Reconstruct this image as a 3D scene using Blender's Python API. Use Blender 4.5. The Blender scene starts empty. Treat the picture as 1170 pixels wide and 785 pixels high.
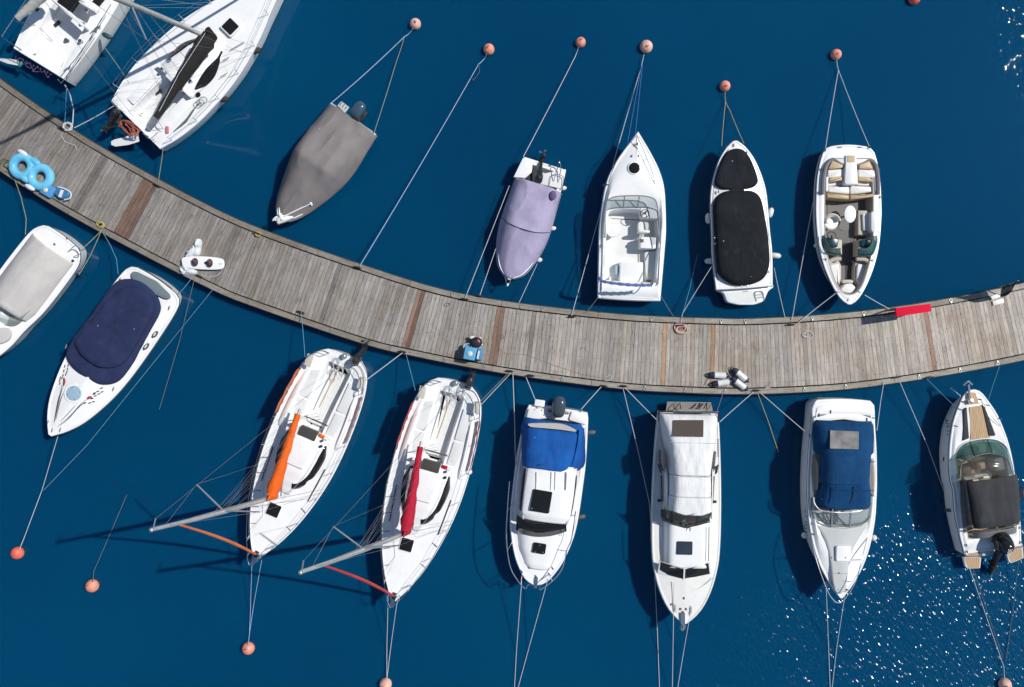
import bpy, bmesh, math, random
from mathutils import Vector, Matrix, noise
random.seed(7)
PI = math.pi
R = math.radians
SC = bpy.context.scene
COL = SC.collection

# ------------------------------------------------------------------ camera, sky, sun, exposure
H = 36.0            # drone height above the water (m)
F = 1008.0          # focal length in photo pixels
CX, CY = 585.0, 392.5
cam_d = bpy.data.cameras.new('camera')
cam = bpy.data.objects.new('camera', cam_d); COL.objects.link(cam)
cam.location = (0, 0, H); cam.rotation_euler = (0, 0, 0)
cam_d.sensor_width = 36.0; cam_d.lens = 36.0 * F / 1170.0
cam_d.clip_start = 0.5; cam_d.clip_end = 5000
SC.camera = cam

SUN_EL, SUN_DIR = R(52), Vector((0.945, 0.327, 0))       # direction towards the sun on the ground plane
world = bpy.data.worlds.new('World'); SC.world = world; world.use_nodes = True
wn = world.node_tree.nodes; wl = world.node_tree.links
sky = wn.new('ShaderNodeTexSky'); sky.sky_type = 'NISHITA'; sky.sun_disc = False
sky.sun_elevation = SUN_EL; sky.sun_rotation = math.atan2(SUN_DIR.x, SUN_DIR.y)
sky.air_density = 1.0; sky.dust_density = 0.15; sky.ozone_density = 1.0
wn['Background'].inputs['Strength'].default_value = 0.085
wl.new(sky.outputs[0], wn['Background'].inputs['Color'])
sd = bpy.data.lights.new('sun', 'SUN'); sd.energy = 4.1; sd.angle = R(0.53); sd.color = (1.0, 0.965, 0.91)
so = bpy.data.objects.new('sun', sd); COL.objects.link(so)
tos = (SUN_DIR.normalized() * math.cos(SUN_EL) + Vector((0, 0, math.sin(SUN_EL))))
so.rotation_euler = tos.to_track_quat('Z', 'Y').to_euler(); so.location = (30, 10, 60)
vs = SC.view_settings; vs.view_transform = 'Standard'; vs.look = 'None'; vs.exposure = 0.0; vs.gamma = 1.0
SC.render.engine = 'CYCLES'; SC.cycles.use_denoising = True
SC.cycles.max_bounces = 6; SC.cycles.transparent_max_bounces = 12
SC.cycles.sample_clamp_indirect = 6.0

# ------------------------------------------------------------------ helpers
def W(u, v, z=0.0):
    'photo pixel -> point of the place at height z'
    k = (H - z) / F
    return Vector(((u - CX) * k, (CY - v) * k, z))

def tag(o, label, cat, group=None, kind=None):
    if label: o['label'] = label
    if cat: o['category'] = cat
    if group: o['group'] = group
    if kind: o['kind'] = kind
    return o

def empty(name, loc, rz=0.0):
    o = bpy.data.objects.new(name, None); COL.objects.link(o)
    o.location = loc; o.rotation_euler = (0, 0, rz); o.empty_display_size = 0.2
    return o

def mk(name, v, f, mat, parent=None, ang=38, recalc=True):
    me = bpy.data.meshes.new(name)
    me.from_pydata([tuple(p) for p in v], [], f)
    if recalc:
        bm = bmesh.new(); bm.from_mesh(me)
        bmesh.ops.recalc_face_normals(bm, faces=bm.faces[:])
        bm.to_mesh(me); bm.free()
    if ang:
        me.polygons.foreach_set('use_smooth', [True] * len(me.polygons))
        me.set_sharp_from_angle(angle=R(ang))
    me.materials.append(mat)
    o = bpy.data.objects.new(name, me); COL.objects.link(o)
    if parent: o.parent = parent
    return o

def catmull(P, per=8):
    'smooth open curve through the points'
    P = [Vector(p) for p in P]
    if len(P) < 3: return P
    out = []
    for i in range(len(P) - 1):
        p0 = P[i - 1] if i else P[0] * 2 - P[1]
        p1, p2 = P[i], P[i + 1]
        p3 = P[i + 2] if i + 2 < len(P) else P[-1] * 2 - P[-2]
        for k in range(per):
            t = k / per
            out.append(0.5 * ((2 * p1) + (p2 - p0) * t + (2 * p0 - 5 * p1 + 4 * p2 - p3) * t * t + (3 * p1 - p0 - 3 * p2 + p3) * t ** 3))
    out.append(P[-1]); return out

def resample(P, n):
    P = [Vector(p) for p in P]
    d = [0.0]
    for i in range(1, len(P)): d.append(d[-1] + (P[i] - P[i - 1]).length)
    out = []; j = 0
    for k in range(n):
        s = d[-1] * k / (n - 1)
        while j < len(P) - 2 and d[j + 1] < s: j += 1
        t = (s - d[j]) / max(1e-9, d[j + 1] - d[j])
        out.append(P[j].lerp(P[j + 1], min(1, max(0, t))))
    return out

def inset2(ring, d):
    'offset a closed ring of 3D points inwards in plan by d'
    n = len(ring)
    if not d: return [Vector(p) for p in ring]
    area = sum(ring[i].x * ring[(i + 1) % n].y - ring[(i + 1) % n].x * ring[i].y for i in range(n))
    sg = 1 if area > 0 else -1
    out = []
    for i in range(n):
        a, b, c = ring[i - 1], ring[i], ring[(i + 1) % n]
        e1 = Vector((b.x - a.x, b.y - a.y)); e2 = Vector((c.x - b.x, c.y - b.y))
        if e1.length < 1e-9: e1 = e2
        if e2.length < 1e-9: e2 = e1
        if e1.length < 1e-9: out.append(b.copy()); continue
        n1 = Vector((-e1.y, e1.x)).normalized(); n2 = Vector((-e2.y, e2.x)).normalized()
        m = n1 + n2
        if m.length < 1e-6: m = n1
        m.normalize(); k = 1 / max(0.5, m.dot(n1))
        out.append(Vector((b.x + sg * m.x * d * k, b.y + sg * m.y * d * k, b.z)))
    return out

def setz(ring, z):
    return [Vector((p.x, p.y, z(p) if callable(z) else z)) for p in ring]

def roundpoly(P, r, n=4):
    P = [Vector((p[0], p[1], p[2] if len(p) > 2 else 0)) for p in P]; m = len(P); out = []
    for i in range(m):
        a, b, c = P[i - 1], P[i], P[(i + 1) % m]
        ra = min(r, (a - b).length * 0.48); rc = min(r, (c - b).length * 0.48)
        p = b + (a - b).normalized() * ra; q = b + (c - b).normalized() * rc
        for k in range(n + 1):
            t = k / n
            out.append((1 - t) ** 2 * p + 2 * t * (1 - t) * b + t * t * q)
    return out

def smoothpoly(P, per=4):
    P = [Vector((p[0], p[1], p[2] if len(p) > 2 else 0)) for p in P]; m = len(P); out = []
    for i in range(m):
        p0, p1, p2, p3 = P[i - 1], P[i], P[(i + 1) % m], P[(i + 2) % m]
        for k in range(per):
            t = k / per
            out.append(0.5 * ((2 * p1) + (p2 - p0) * t + (2 * p0 - 5 * p1 + 4 * p2 - p3) * t * t + (3 * p1 - p0 - 3 * p2 + p3) * t ** 3))
    return out

class MB:
    'collects shapes for ONE mesh'
    def __init__(s): s.v = []; s.f = []
    def loft(s, rings, closed=True, cap0=False, cap1=False):
        b = len(s.v); n = len(rings[0])
        assert all(len(r) == n for r in rings), [len(r) for r in rings]
        for r in rings: s.v += [Vector(p) for p in r]
        for i in range(len(rings) - 1):
            for j in range(n if closed else n - 1):
                k = (j + 1) % n
                s.f.append((b + i * n + j, b + i * n + k, b + (i + 1) * n + k, b + (i + 1) * n + j))
        if cap0: s.f.append(tuple(b + j for j in range(n))[::-1])
        if cap1: s.f.append(tuple(b + (len(rings) - 1) * n + j for j in range(n)))
        return s
    def tube(s, P, r, n=6, closed=False, caps=True):
        P = [Vector(p) for p in P]; m = len(P); rings = []; up = None
        for i in range(m):
            if closed: t = P[(i + 1) % m] - P[i - 1]
            else: t = P[min(i + 1, m - 1)] - P[max(i - 1, 0)]
            if t.length < 1e-9: t = Vector((1, 0, 0))
            t.normalize()
            if up is None:
                up = Vector((0, 0, 1)) if abs(t.z) < 0.9 else Vector((1, 0, 0))
            x = t.cross(up)
            if x.length < 1e-6: x = t.orthogonal()
            x.normalize(); y = x.cross(t).normalized(); up = y
            rr = r[i] if isinstance(r, (list, tuple)) else r
            rings.append([P[i] + x * math.cos(2 * PI * k / n) * rr + y * math.sin(2 * PI * k / n) * rr for k in range(n)])
        if closed: rings.append(rings[0])
        return s.loft(rings, True, caps and not closed, caps and not closed)
    def slab(s, poly, z0, z1, bev=0.0):
        P = [Vector((p[0], p[1], 0)) for p in poly]
        def zz(z, p): return z(p) if callable(z) else z
        if bev:
            rr = [(0, 0), (None, 0)]
            rings = [[Vector((p.x, p.y, zz(z0, p))) for p in P], [Vector((p.x, p.y, zz(z1, p) - bev)) for p in P]]
            for k in (1, 2, 3):
                a = k / 3 * PI / 2
                q = inset2(P, bev * (1 - math.cos(a)))
                rings.append([Vector((p.x, p.y, zz(z1, p) - bev + bev * math.sin(a))) for p in q])
        else:
            rings = [[Vector((p.x, p.y, zz(z0, p))) for p in P], [Vector((p.x, p.y, zz(z1, p))) for p in P]]
        return s.loft(rings, True, True, True)
    def rbox(s, c, sx, sy, z0, z1, rz=0.0, r=0.03, bev=0.0):
        P = roundpoly([(-sx / 2, -sy / 2), (sx / 2, -sy / 2), (sx / 2, sy / 2), (-sx / 2, sy / 2)], r, 3) if r else \
            [Vector(p) for p in ((-sx / 2, -sy / 2, 0), (sx / 2, -sy / 2, 0), (sx / 2, sy / 2, 0), (-sx / 2, sy / 2, 0))]
        ca, sa = math.cos(rz), math.sin(rz)
        return s.slab([(c[0] + p.x * ca - p.y * sa, c[1] + p.x * sa + p.y * ca) for p in P], z0, z1, bev)
    def bar(s, a, b, w, h):
        'rectangular bar between two points'
        a, b = Vector(a), Vector(b); t = (b - a).normalized()
        x = t.cross(Vector((0, 0, 1)))
        if x.length < 1e-4: x = Vector((1, 0, 0))
        x.normalize(); y = x.cross(t)
        return s.loft([[p + x * sx * w / 2 + y * sy * h / 2 for sx, sy in ((-1, -1), (1, -1), (1, 1), (-1, 1))] for p in (a, b)], True, True, True)
    def lathe(s, prof, M=None, n=16):
        M = M or Matrix()
        rings = [[M @ Vector((r * math.cos(2 * PI * k / n), r * math.sin(2 * PI * k / n), z)) for k in range(n)] for r, z in prof]
        return s.loft(rings, True, True, True)
    def ell(s, c, rx, ry, rz, n=16, m=9, rot=0.0, M=None):
        M = M or (Matrix.Translation(Vector(c)) @ Matrix.Rotation(rot, 4, 'Z'))
        rings = []
        for i in range(m + 1):
            a = -PI / 2 + PI * i / m; q = max(0.02, math.cos(a))
            rings.append([M @ Vector((rx * q * math.cos(2 * PI * k / n), ry * q * math.sin(2 * PI * k / n), rz * math.sin(a))) for k in range(n)])
        return s.loft(rings, True, True, True)
    def torus(s, c, Rr, r, n=18, m=6, M=None):
        M = M or Matrix.Translation(Vector(c))
        P = [M @ Vector((Rr * math.cos(2 * PI * k / n), Rr * math.sin(2 * PI * k / n), 0)) for k in range(n)]
        return s.tube(P, r, m, True)
    def build(s, name, mat, parent=None, ang=38):
        return mk(name, s.v, s.f, mat, parent, ang)

def text_mesh(name, body, size, mat, M, parent=None, ext=0.0):
    c = bpy.data.curves.new(name, 'FONT'); c.body = body; c.size = size; c.align_x = 'CENTER'; c.align_y = 'CENTER'; c.extrude = ext
    t = bpy.data.objects.new(name + '_tmp', c); COL.objects.link(t)
    bpy.context.view_layer.update()
    me = bpy.data.meshes.new_from_object(t.evaluated_get(bpy.context.evaluated_depsgraph_get()))
    bpy.data.objects.remove(t); bpy.data.curves.remove(c)
    me.transform(M); me.materials.clear(); me.materials.append(mat); me.name = name
    o = bpy.data.objects.new(name, me); COL.objects.link(o)
    if parent: o.parent = parent
    return o

# ------------------------------------------------------------------ materials
MATS = {}
class NT:
    def __init__(s, name):
        s.m = bpy.data.materials.new(name); s.m.use_nodes = True
        s.n = s.m.node_tree.nodes; s.l = s.m.node_tree.links; s.b = s.n['Principled BSDF']
        MATS[name] = s.m
    def new(s, t, **kw):
        n = s.n.new('ShaderNode' + t)
        for k, v in kw.items(): setattr(n, k, v)
        return n
    def link(s, a, b): s.l.new(a, b)
    def coord(s, kind='Object', scale=(1, 1, 1)):
        tc = s.new('TexCoord'); mp = s.new('Mapping'); mp.inputs['Scale'].default_value = scale
        s.link(tc.outputs[kind], mp.inputs[0]); return mp.outputs[0]
    def noise(s, vec, scale, detail=4, rough=0.55):
        n = s.new('TexNoise'); n.inputs['Scale'].default_value = scale; n.inputs['Detail'].default_value = detail
        n.inputs['Roughness'].default_value = rough; s.link(vec, n.inputs['Vector']); return n.outputs['Fac']
    def ramp(s, fac, stops):
        r = s.new('ValToRGB'); e = r.color_ramp.elements
        while len(e) < len(stops): e.new(0.5)
        for el, (p, c) in zip(e, stops):
            el.position = p; el.color = (*c, 1) if len(c) == 3 else c
        s.link(fac, r.inputs[0]); return r.outputs[0]
    def math(s, op, a, b=None):
        m = s.new('Math', operation=op)
        for i, x in enumerate((a, b)):
            if x is None: continue
            if isinstance(x, (int, float)): m.inputs[i].default_value = x
            else: s.link(x, m.inputs[i])
        return m.outputs[0]
    def mix(s, fac, a, b, blend='MIX'):
        m = s.new('MixRGB', blend_type=blend)
        for i, x in enumerate((fac, a, b)):
            if isinstance(x, (int, float)): m.inputs[i].default_value = x
            elif isinstance(x, tuple): m.inputs[i].default_value = (*x, 1)
            else: s.link(x, m.inputs[i])
        return m.outputs[0]
    def bump(s, h, strength, dist=0.02, nrm=None):
        b = s.new('Bump'); b.inputs['Strength'].default_value = strength; b.inputs['Distance'].default_value = dist
        s.link(h, b.inputs['Height'])
        if nrm is not None: s.link(nrm, b.inputs['Normal'])
        s.link(b.outputs[0], s.b.inputs['Normal']); return b.outputs[0]
    def set(s, **kw):
        for k, v in kw.items(): s.b.inputs[k.replace('_', ' ')].default_value = (*v, 1) if isinstance(v, tuple) else v

def gel(name, col, dirt=0.12, rough=0.28, dirtcol=(0.42, 0.40, 0.35)):
    t = NT(name); c = t.coord()
    n = t.noise(c, 1.6, 6, 0.65); n2 = t.noise(c, 23, 3)
    f = t.math('MULTIPLY', t.ramp(n, [(0.5, (0, 0, 0)), (0.78, (1, 1, 1))]), dirt * 1.5)
    base = t.mix(f, col, dirtcol)
    base = t.mix(0.06, base, t.ramp(n2, [(0.3, (0.3, 0.3, 0.3)), (0.7, (1, 1, 1))]), 'MULTIPLY')
    t.link(base, t.b.inputs['Base Color'])
    t.link(t.math('ADD', t.math('MULTIPLY', n, 0.2), rough - 0.08), t.b.inputs['Roughness'])
    return t.m
def plain(name, col, rough=0.5, metal=0.0, var=0.15, scale=9, **kw):
    t = NT(name); c = t.coord(); n = t.noise(c, scale, 4)
    t.link(t.mix(1.0, col, t.ramp(n, [(0.25, (1 - var,) * 3), (0.75, (1, 1, 1))]), 'MULTIPLY'), t.b.inputs['Base Color'])
    t.set(Roughness=rough, Metallic=metal, **kw); return t.m
def canvas(name, col, fade=(1.5, 1.5, 1.5), fold=0.35, rough=0.85, stain=0.2, weave=1.0):
    'woven cloth: folds and sun-bleached, dusty patches'
    t = NT(name); c = t.coord(); c2 = t.coord('Object', (1, 5, 1))
    big = t.noise(c, 1.1, 5, 0.6); fl = t.noise(c2, 1.8, 5, 0.55); wv = t.noise(c, 160, 2)
    lt = tuple(min(0.95, a * b) for a, b in zip(col, fade)); dk = tuple(a * (1 - stain) for a in col)
    base = t.ramp(big, [(0.28, dk), (0.5, col), (0.78, lt)])
    # scattered droppings and dust specks
    vo = t.new('TexVoronoi'); vo.inputs['Scale'].default_value = 2.6; t.link(c, vo.inputs['Vector'])
    sp = t.new('SeparateXYZ'); t.link(vo.outputs['Color'], sp.inputs[0])
    spot = t.math('MULTIPLY', t.math('LESS_THAN', vo.outputs['Distance'], 0.06), t.math('GREATER_THAN', sp.outputs[0], 0.72))
    dust = t.math('MULTIPLY', t.ramp(t.noise(c, 2.6, 7, 0.7), [(0.55, (0, 0, 0)), (0.8, (1, 1, 1))]), 0.13)
    gr = tuple(0.6 * x + 0.13 for x in col)
    base = t.mix(dust, base, gr); base = t.mix(t.math('MULTIPLY', spot, 0.7), base, (0.55, 0.55, 0.52))
    t.link(base, t.b.inputs['Base Color'])
    h = t.math('ADD', t.math('MULTIPLY', fl, fold), t.math('MULTIPLY', wv, 0.02 * weave))
    t.bump(h, 0.5, 0.12); t.set(Roughness=rough); t.b.inputs['Specular IOR Level'].default_value = 0.25
    return t.m
def ropem(name, col):
    t = NT(name); c = t.coord('Object', (1, 1, 1)); n = t.noise(c, 30, 3)
    t.link(t.ramp(n, [(0.3, tuple(x * 0.65 for x in col)), (0.7, col)]), t.b.inputs['Base Color']); t.set(Roughness=0.85); return t.m
def glass(name, tint, alpha, rough=0.03):
    t = NT(name)
    t.set(Base_Color=tint, Roughness=rough); t.b.inputs['IOR'].default_value = 1.45
    tr = t.new('BsdfTransparent'); tr.inputs[0].default_value = tuple(min(1, 0.55 + 0.6 * x) for x in tint) + (1,)
    mx = t.new('MixShader'); mx.inputs[0].default_value = alpha
    t.link(tr.outputs[0], mx.inputs[1]); t.link(t.b.outputs[0], mx.inputs[2])
    t.link(mx.outputs[0], t.n['Material Output'].inputs[0]); return t.m

white = gel('gelcoat_white', (0.85, 0.85, 0.84), 0.15)
white2 = gel('gelcoat_cream', (0.78, 0.77, 0.73), 0.22)
white3 = gel('gelcoat_worn', (0.76, 0.77, 0.77), 0.35, 0.38)
nonslip = gel('nonslip_grey', (0.50, 0.52, 0.52), 0.12, 0.6, (0.33, 0.33, 0.32))
nonslip_w = gel('nonslip_white', (0.70, 0.71, 0.70), 0.25, 0.6)
bluegrey = gel('pad_blue_grey', (0.14, 0.18, 0.20), 0.1, 0.6, (0.3, 0.32, 0.33))
steel = plain('stainless', (0.72, 0.73, 0.74), 0.22, 1.0, 0.1)
alu = plain('aluminium', (0.50, 0.51, 0.51), 0.42, 0.7, 0.15, 3)
alu_w = plain('mast_alloy', (0.56, 0.57, 0.55), 0.4, 0.35, 0.2, 4)
black = plain('black_plastic', (0.018, 0.019, 0.021), 0.4)
blackg = plain('black_gloss', (0.012, 0.013, 0.016), 0.12)
rubber = plain('rubber', (0.03, 0.03, 0.032), 0.75)
darkgrey = plain('dark_grey', (0.08, 0.085, 0.09), 0.55)
midgrey = plain('mid_grey', (0.24, 0.25, 0.26), 0.6)
carpet = plain('deck_carpet', (0.20, 0.195, 0.185), 0.95, 0, 0.3, 60)
carpet_d = plain('dark_carpet', (0.075, 0.08, 0.085), 0.95, 0, 0.3, 60)
vin_w = plain('vinyl_white', (0.78, 0.77, 0.75), 0.45, 0, 0.08)
vin_t = plain('vinyl_tan', (0.56, 0.40, 0.23), 0.5, 0, 0.15)
vin_g = plain('vinyl_grey', (0.19, 0.185, 0.20), 0.55, 0, 0.15)
vin_b = plain('vinyl_beige', (0.50, 0.45, 0.38), 0.55, 0, 0.12)
dglass = plain('tinted_window', (0.014, 0.015, 0.017), 0.06, 0, 0.1)
cglass = glass('clear_window', (0.50, 0.55, 0.56), 0.15)
tglass = glass('teal_window', (0.05, 0.20, 0.21), 0.5)
vinylwin = glass('clear_vinyl', (0.33, 0.31, 0.28), 0.55, 0.18)
smokewin = glass('smoke_vinyl', (0.10, 0.10, 0.11), 0.55, 0.12)
dglass.node_tree.nodes['Principled BSDF'].inputs['Specular IOR Level'].default_value = 0.22
cv_grey = canvas('canvas_grey', (0.215, 0.195, 0.188), (1.15, 1.15, 1.15), 0.14)
cv_purple = canvas('canvas_lilac', (0.37, 0.33, 0.47), (1.15, 1.15, 1.13), 0.22)
cv_black = canvas('canvas_black', (0.0085, 0.0105, 0.0145), (1.7, 1.7, 1.7), 0.35)
cv_char = canvas('canvas_charcoal', (0.042, 0.044, 0.048), (1.25, 1.25, 1.25), 0.25)
cv_navy = canvas('canvas_navy', (0.019, 0.028, 0.082), (1.5, 1.45, 1.3), 0.35)
cv_beige = canvas('canvas_beige', (0.52, 0.495, 0.47), (1.1, 1.1, 1.1), 0.3, 0.85, 0.12)
cv_blue = canvas('canvas_royal_blue', (0.006, 0.085, 0.33), (1.3, 1.3, 1.25), 0.45)
cv_dblue = canvas('canvas_deep_blue', (0.0015, 0.046, 0.138), (1.3, 1.3, 1.25), 0.35)
cv_white = canvas('canvas_white', (0.74, 0.74, 0.73), (1.05, 1.05, 1.05), 0.45, 0.8, 0.1)
cv_orange = canvas('canvas_orange', (0.78, 0.125, 0.012), (1.12, 1.25, 1.3), 0.5)
cv_red = canvas('canvas_red', (0.42, 0.012, 0.035), (1.25, 1.4, 1.3), 0.5)
cv_blk2 = canvas('canvas_black_sail', (0.022, 0.021, 0.020), (1.6, 1.5, 1.4), 0.4)
fend_w = plain('fender_white', (0.76, 0.76, 0.74), 0.4, 0, 0.2, 6)
fend_d = plain('fender_navy', (0.02, 0.03, 0.06), 0.5)
redm = plain('red_paint', (0.72, 0.008, 0.042), 0.8, 0, 0.06)
redm.node_tree.nodes['Principled BSDF'].inputs['Specular IOR Level'].default_value = 0.15
orangem = plain('orange_rope', (0.50, 0.15, 0.08), 0.7, 0, 0.5, 25)
pinkm = plain('pink_paint', (0.55, 0.16, 0.2), 0.5)
ltblue = plain('hatch_light_blue', (0.33, 0.48, 0.58), 0.25)
r_white = ropem('rope_white', (0.62, 0.64, 0.66)); r_blue = ropem('rope_pale_blue', (0.36, 0.50, 0.72))
r_dblue = ropem('rope_blue', (0.06, 0.17, 0.48)); r_green = ropem('rope_olive', (0.33, 0.36, 0.20))
r_yel = ropem('rope_yellow', (0.50, 0.42, 0.14)); r_wet = ropem('rope_wet', (0.13, 0.18, 0.18)); r_pur = ropem('rope_purple', (0.26, 0.17, 0.33))
r_sky = ropem('rope_sky_blue', (0.12, 0.32, 0.45)); r_wire = plain('rigging_wire', (0.36, 0.37, 0.37), 0.35, 0.8)
r_or = ropem('line_orange', (0.42, 0.24, 0.16)); r_brown = ropem('rope_brown', (0.22, 0.21, 0.13))

def teakm():
    t = NT('teak'); c = t.coord('Object', (1.5, 22, 1)); n = t.noise(c, 2.2, 5, 0.6)
    t.link(t.ramp(n, [(0.25, (0.33, 0.20, 0.10)), (0.5, (0.50, 0.34, 0.19)), (0.8, (0.62, 0.46, 0.29))]), t.b.inputs['Base Color'])
    t.set(Roughness=0.65); return t.m
teak = teakm()
teak_grey = plain('teak_weathered', (0.30, 0.27, 0.24), 0.8, 0, 0.35, 14)

def woodm(name, dark, mid, lite, red=0.0):
    'weathered deck plank: long grain, knots, nail rows, blotches; brightness from the object colour'
    t = NT(name); tc = t.new('TexCoord'); oi = t.new('ObjectInfo')
    off = t.new('VectorMath', operation='SCALE'); off.inputs[0].default_value = (37, 19, 11); t.link(oi.outputs['Random'], off.inputs['Scale'])
    add = t.new('VectorMath', operation='ADD'); t.link(tc.outputs['Object'], add.inputs[0]); t.link(off.outputs[0], add.inputs[1])
    def mp(sc):
        m = t.new('Mapping'); m.inputs['Scale'].default_value = sc; t.link(add.outputs[0], m.inputs[0]); return m.outputs[0]
    grain = t.noise(mp((1.4, 26, 8)), 1.6, 7, 0.68)
    blot = t.noise(mp((1.0, 2.2, 1)), 1.3, 5, 0.6)
    col = t.ramp(grain, [(0.28, dark), (0.52, mid), (0.76, lite)])
    col = t.mix(0.55, col, t.ramp(blot, [(0.25, (0.55, 0.54, 0.53)), (0.7, (1.08, 1.08, 1.08))]), 'MULTIPLY')
    vo = t.new('TexVoronoi'); vo.inputs['Scale'].default_value = 1.0; t.link(mp((2.3, 7.5, 1)), vo.inputs['Vector'])
    kn = t.ramp(vo.outputs['Distance'], [(0.05, (0.25, 0.22, 0.2)), (0.16, (1, 1, 1))])
    col = t.mix(0.75, col, kn, 'MULTIPLY')
    sx = t.new('SeparateXYZ'); t.link(tc.outputs['Object'], sx.inputs[0])
    wv = t.math('PINGPONG', t.math('ADD', sx.outputs['X'], 0.31), 0.345)     # nail / joint rows across the pier
    nail = t.math('LESS_THAN', wv, 0.012)
    yy = t.math('PINGPONG', sx.outputs['Y'], 0.05)
    nail = t.math('MULTIPLY', nail, t.math('GREATER_THAN', yy, 0.03))
    col = t.mix(t.math('MULTIPLY', nail, 0.3), col, (0.05, 0.045, 0.04))
    # broad weathering across neighbouring planks: brown damp blotches, bleached areas, dark streaky stains
    ge = t.new('NewGeometry'); wn_ = t.noise(ge.outputs['Position'], 0.55, 6, 0.62); wn2 = t.noise(ge.outputs['Position'], 1.9, 6, 0.7)
    col = t.mix(0.75, col, t.ramp(wn_, [(0.30, (0.80, 0.70, 0.60)), (0.5, (1.0, 0.985, 0.96)), (0.72, (1.14, 1.13, 1.12))]), 'MULTIPLY')
    col = t.mix(0.6, col, t.ramp(wn2, [(0.28, (0.52, 0.48, 0.44)), (0.42, (1, 1, 1))]), 'MULTIPLY')
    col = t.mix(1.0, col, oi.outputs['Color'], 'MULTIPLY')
    t.link(col, t.b.inputs['Base Color']); t.set(Roughness=0.85)
    t.b.inputs['Specular IOR Level'].default_value = 0.25
    t.bump(t.math('MULTIPLY', grain, 1.0), 0.45, 0.012); return t.m
wood_grey = woodm('plank_weathered', (0.165, 0.154, 0.144), (0.315, 0.297, 0.28), (0.45, 0.43, 0.41))
wood_new = woodm('plank_newer', (0.19, 0.128, 0.088), (0.33, 0.215, 0.145), (0.42, 0.29, 0.205))
wood_red = woodm('plank_reddish', (0.13, 0.085, 0.066), (0.245, 0.16, 0.128), (0.33, 0.225, 0.185))
# ------------------------------------------------------------------ water
def make_water():
    t = NT('sea_water'); tc = t.new('TexCoord')
    def mp(sc, rz):
        m = t.new('Mapping'); m.inputs['Scale'].default_value = sc; m.inputs['Rotation'].default_value = (0, 0, rz)
        t.link(tc.outputs['Object'], m.inputs[0]); return m.outputs[0]
    # body colour: light scattered back from below the surface, so shadows soften with depth
    big = t.noise(mp((1, 1, 1), 0.3), 0.05, 3, 0.5)
    t.link(t.ramp(big, [(0.25, (0.0003, 0.045, 0.114)), (0.55, (0.0003, 0.057, 0.138)), (0.8, (0.0004, 0.068, 0.148))]), t.b.inputs['Base Color'])
    t.set(Roughness=0.6, Subsurface_Weight=1.0, Subsurface_Scale=1.1); t.b.inputs['Subsurface Radius'].default_value = (0.25, 0.7, 1.0)
    t.b.inputs['Specular IOR Level'].default_value = 0.0
    # wind ripple: a breezy patch reaches in from the lower right of the basin; the pier shelters the rest
    sx = t.new('SeparateXYZ'); t.link(tc.outputs['Object'], sx.inputs[0])
    wob = t.math('MULTIPLY', t.math('SUBTRACT', t.noise(mp((1, 1, 1), 0.0), 0.22, 4, 0.6), 0.5), 10.0)
    d = t.math('ADD', t.math('ADD', t.math('MULTIPLY', sx.outputs['X'], 0.75), t.math('MULTIPLY', sx.outputs['Y'], -0.66)), wob)
    patch = t.ramp(t.math('DIVIDE', t.math('SUBTRACT', d, 11.0), 14.0), [(0.0, (0, 0, 0)), (0.25, (0.38, 0.38, 0.38)), (0.6, (0.75, 0.75, 0.75)), (1.0, (1, 1, 1))])
    lee = t.ramp(t.math('DIVIDE', t.math('MULTIPLY', sx.outputs['Y'], -1.0), 9.0), [(0.3, (0, 0, 0)), (0.9, (1, 1, 1))])
    # a second small cat's-paw far up on the right
    vd = t.new('VectorMath', operation='DISTANCE'); t.link(tc.outputs['Object'], vd.inputs[0]); vd.inputs[1].default_value = (21.2, 13.2, 0)
    paw = t.ramp(t.math('DIVIDE', t.math('ADD', vd.outputs['Value'], t.math('MULTIPLY', wob, 0.25)), 3.2), [(0.3, (1, 1, 1)), (1.0, (0, 0, 0))])
    amp = t.math('ADD', t.math('ADD', t.math('MULTIPLY', t.math('MULTIPLY', patch, lee), GLINT), t.math('MULTIPLY', paw, 0.045)), 0.0022)
    mt = t.new('Mapping'); mt.vector_type = 'TEXTURE'; mt.inputs['Rotation'].default_value = (0, 0, R(30)); mt.inputs['Scale'].default_value = (1 / 2.1, 1 / 0.75, 1)
    t.link(tc.outputs['Object'], mt.inputs[0]); w1 = t.noise(mt.outputs[0], 3.9, 1.0, 0.5)
    w2 = t.noise(mp((1.0, 1.0, 1), R(10)), 0.7, 2, 0.5)
    h = t.math('ADD', t.math('MULTIPLY', w1, amp), t.math('MULTIPLY', w2, 0.005))
    b = t.new('Bump'); b.inputs['Strength'].default_value = 1.0; b.inputs['Distance'].default_value = 1.0; t.link(h, b.inputs['Height'])
    g = t.new('BsdfGlossy'); t.link(t.math('ADD', t.math('MULTIPLY', t.math('MULTIPLY', patch, lee), 0.15), 0.03), g.inputs['Roughness']); t.link(b.outputs[0], g.inputs['Normal'])
    fr = t.new('Fresnel'); fr.inputs['IOR'].default_value = 1.333; t.link(b.outputs[0], fr.inputs['Normal'])
    mx = t.new('MixShader'); t.link(fr.outputs[0], mx.inputs[0]); t.link(t.b.outputs[0], mx.inputs[1]); t.link(g.outputs[0], mx.inputs[2])
    t.link(mx.outputs[0], t.n['Material Output'].inputs[0])
    n = 24; S = 900.0
    v = [(-S + 2 * S * i / n, -S + 2 * S * j / n, 0) for j in range(n + 1) for i in range(n + 1)]
    f = [(j * (n + 1) + i, j * (n + 1) + i + 1, (j + 1) * (n + 1) + i + 1, (j + 1) * (n + 1) + i) for j in range(n) for i in range(n)]
    o = mk('water', v, f, t.m, None, 0); o['kind'] = 'structure'
GLINT = 0.125
make_water()

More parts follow.
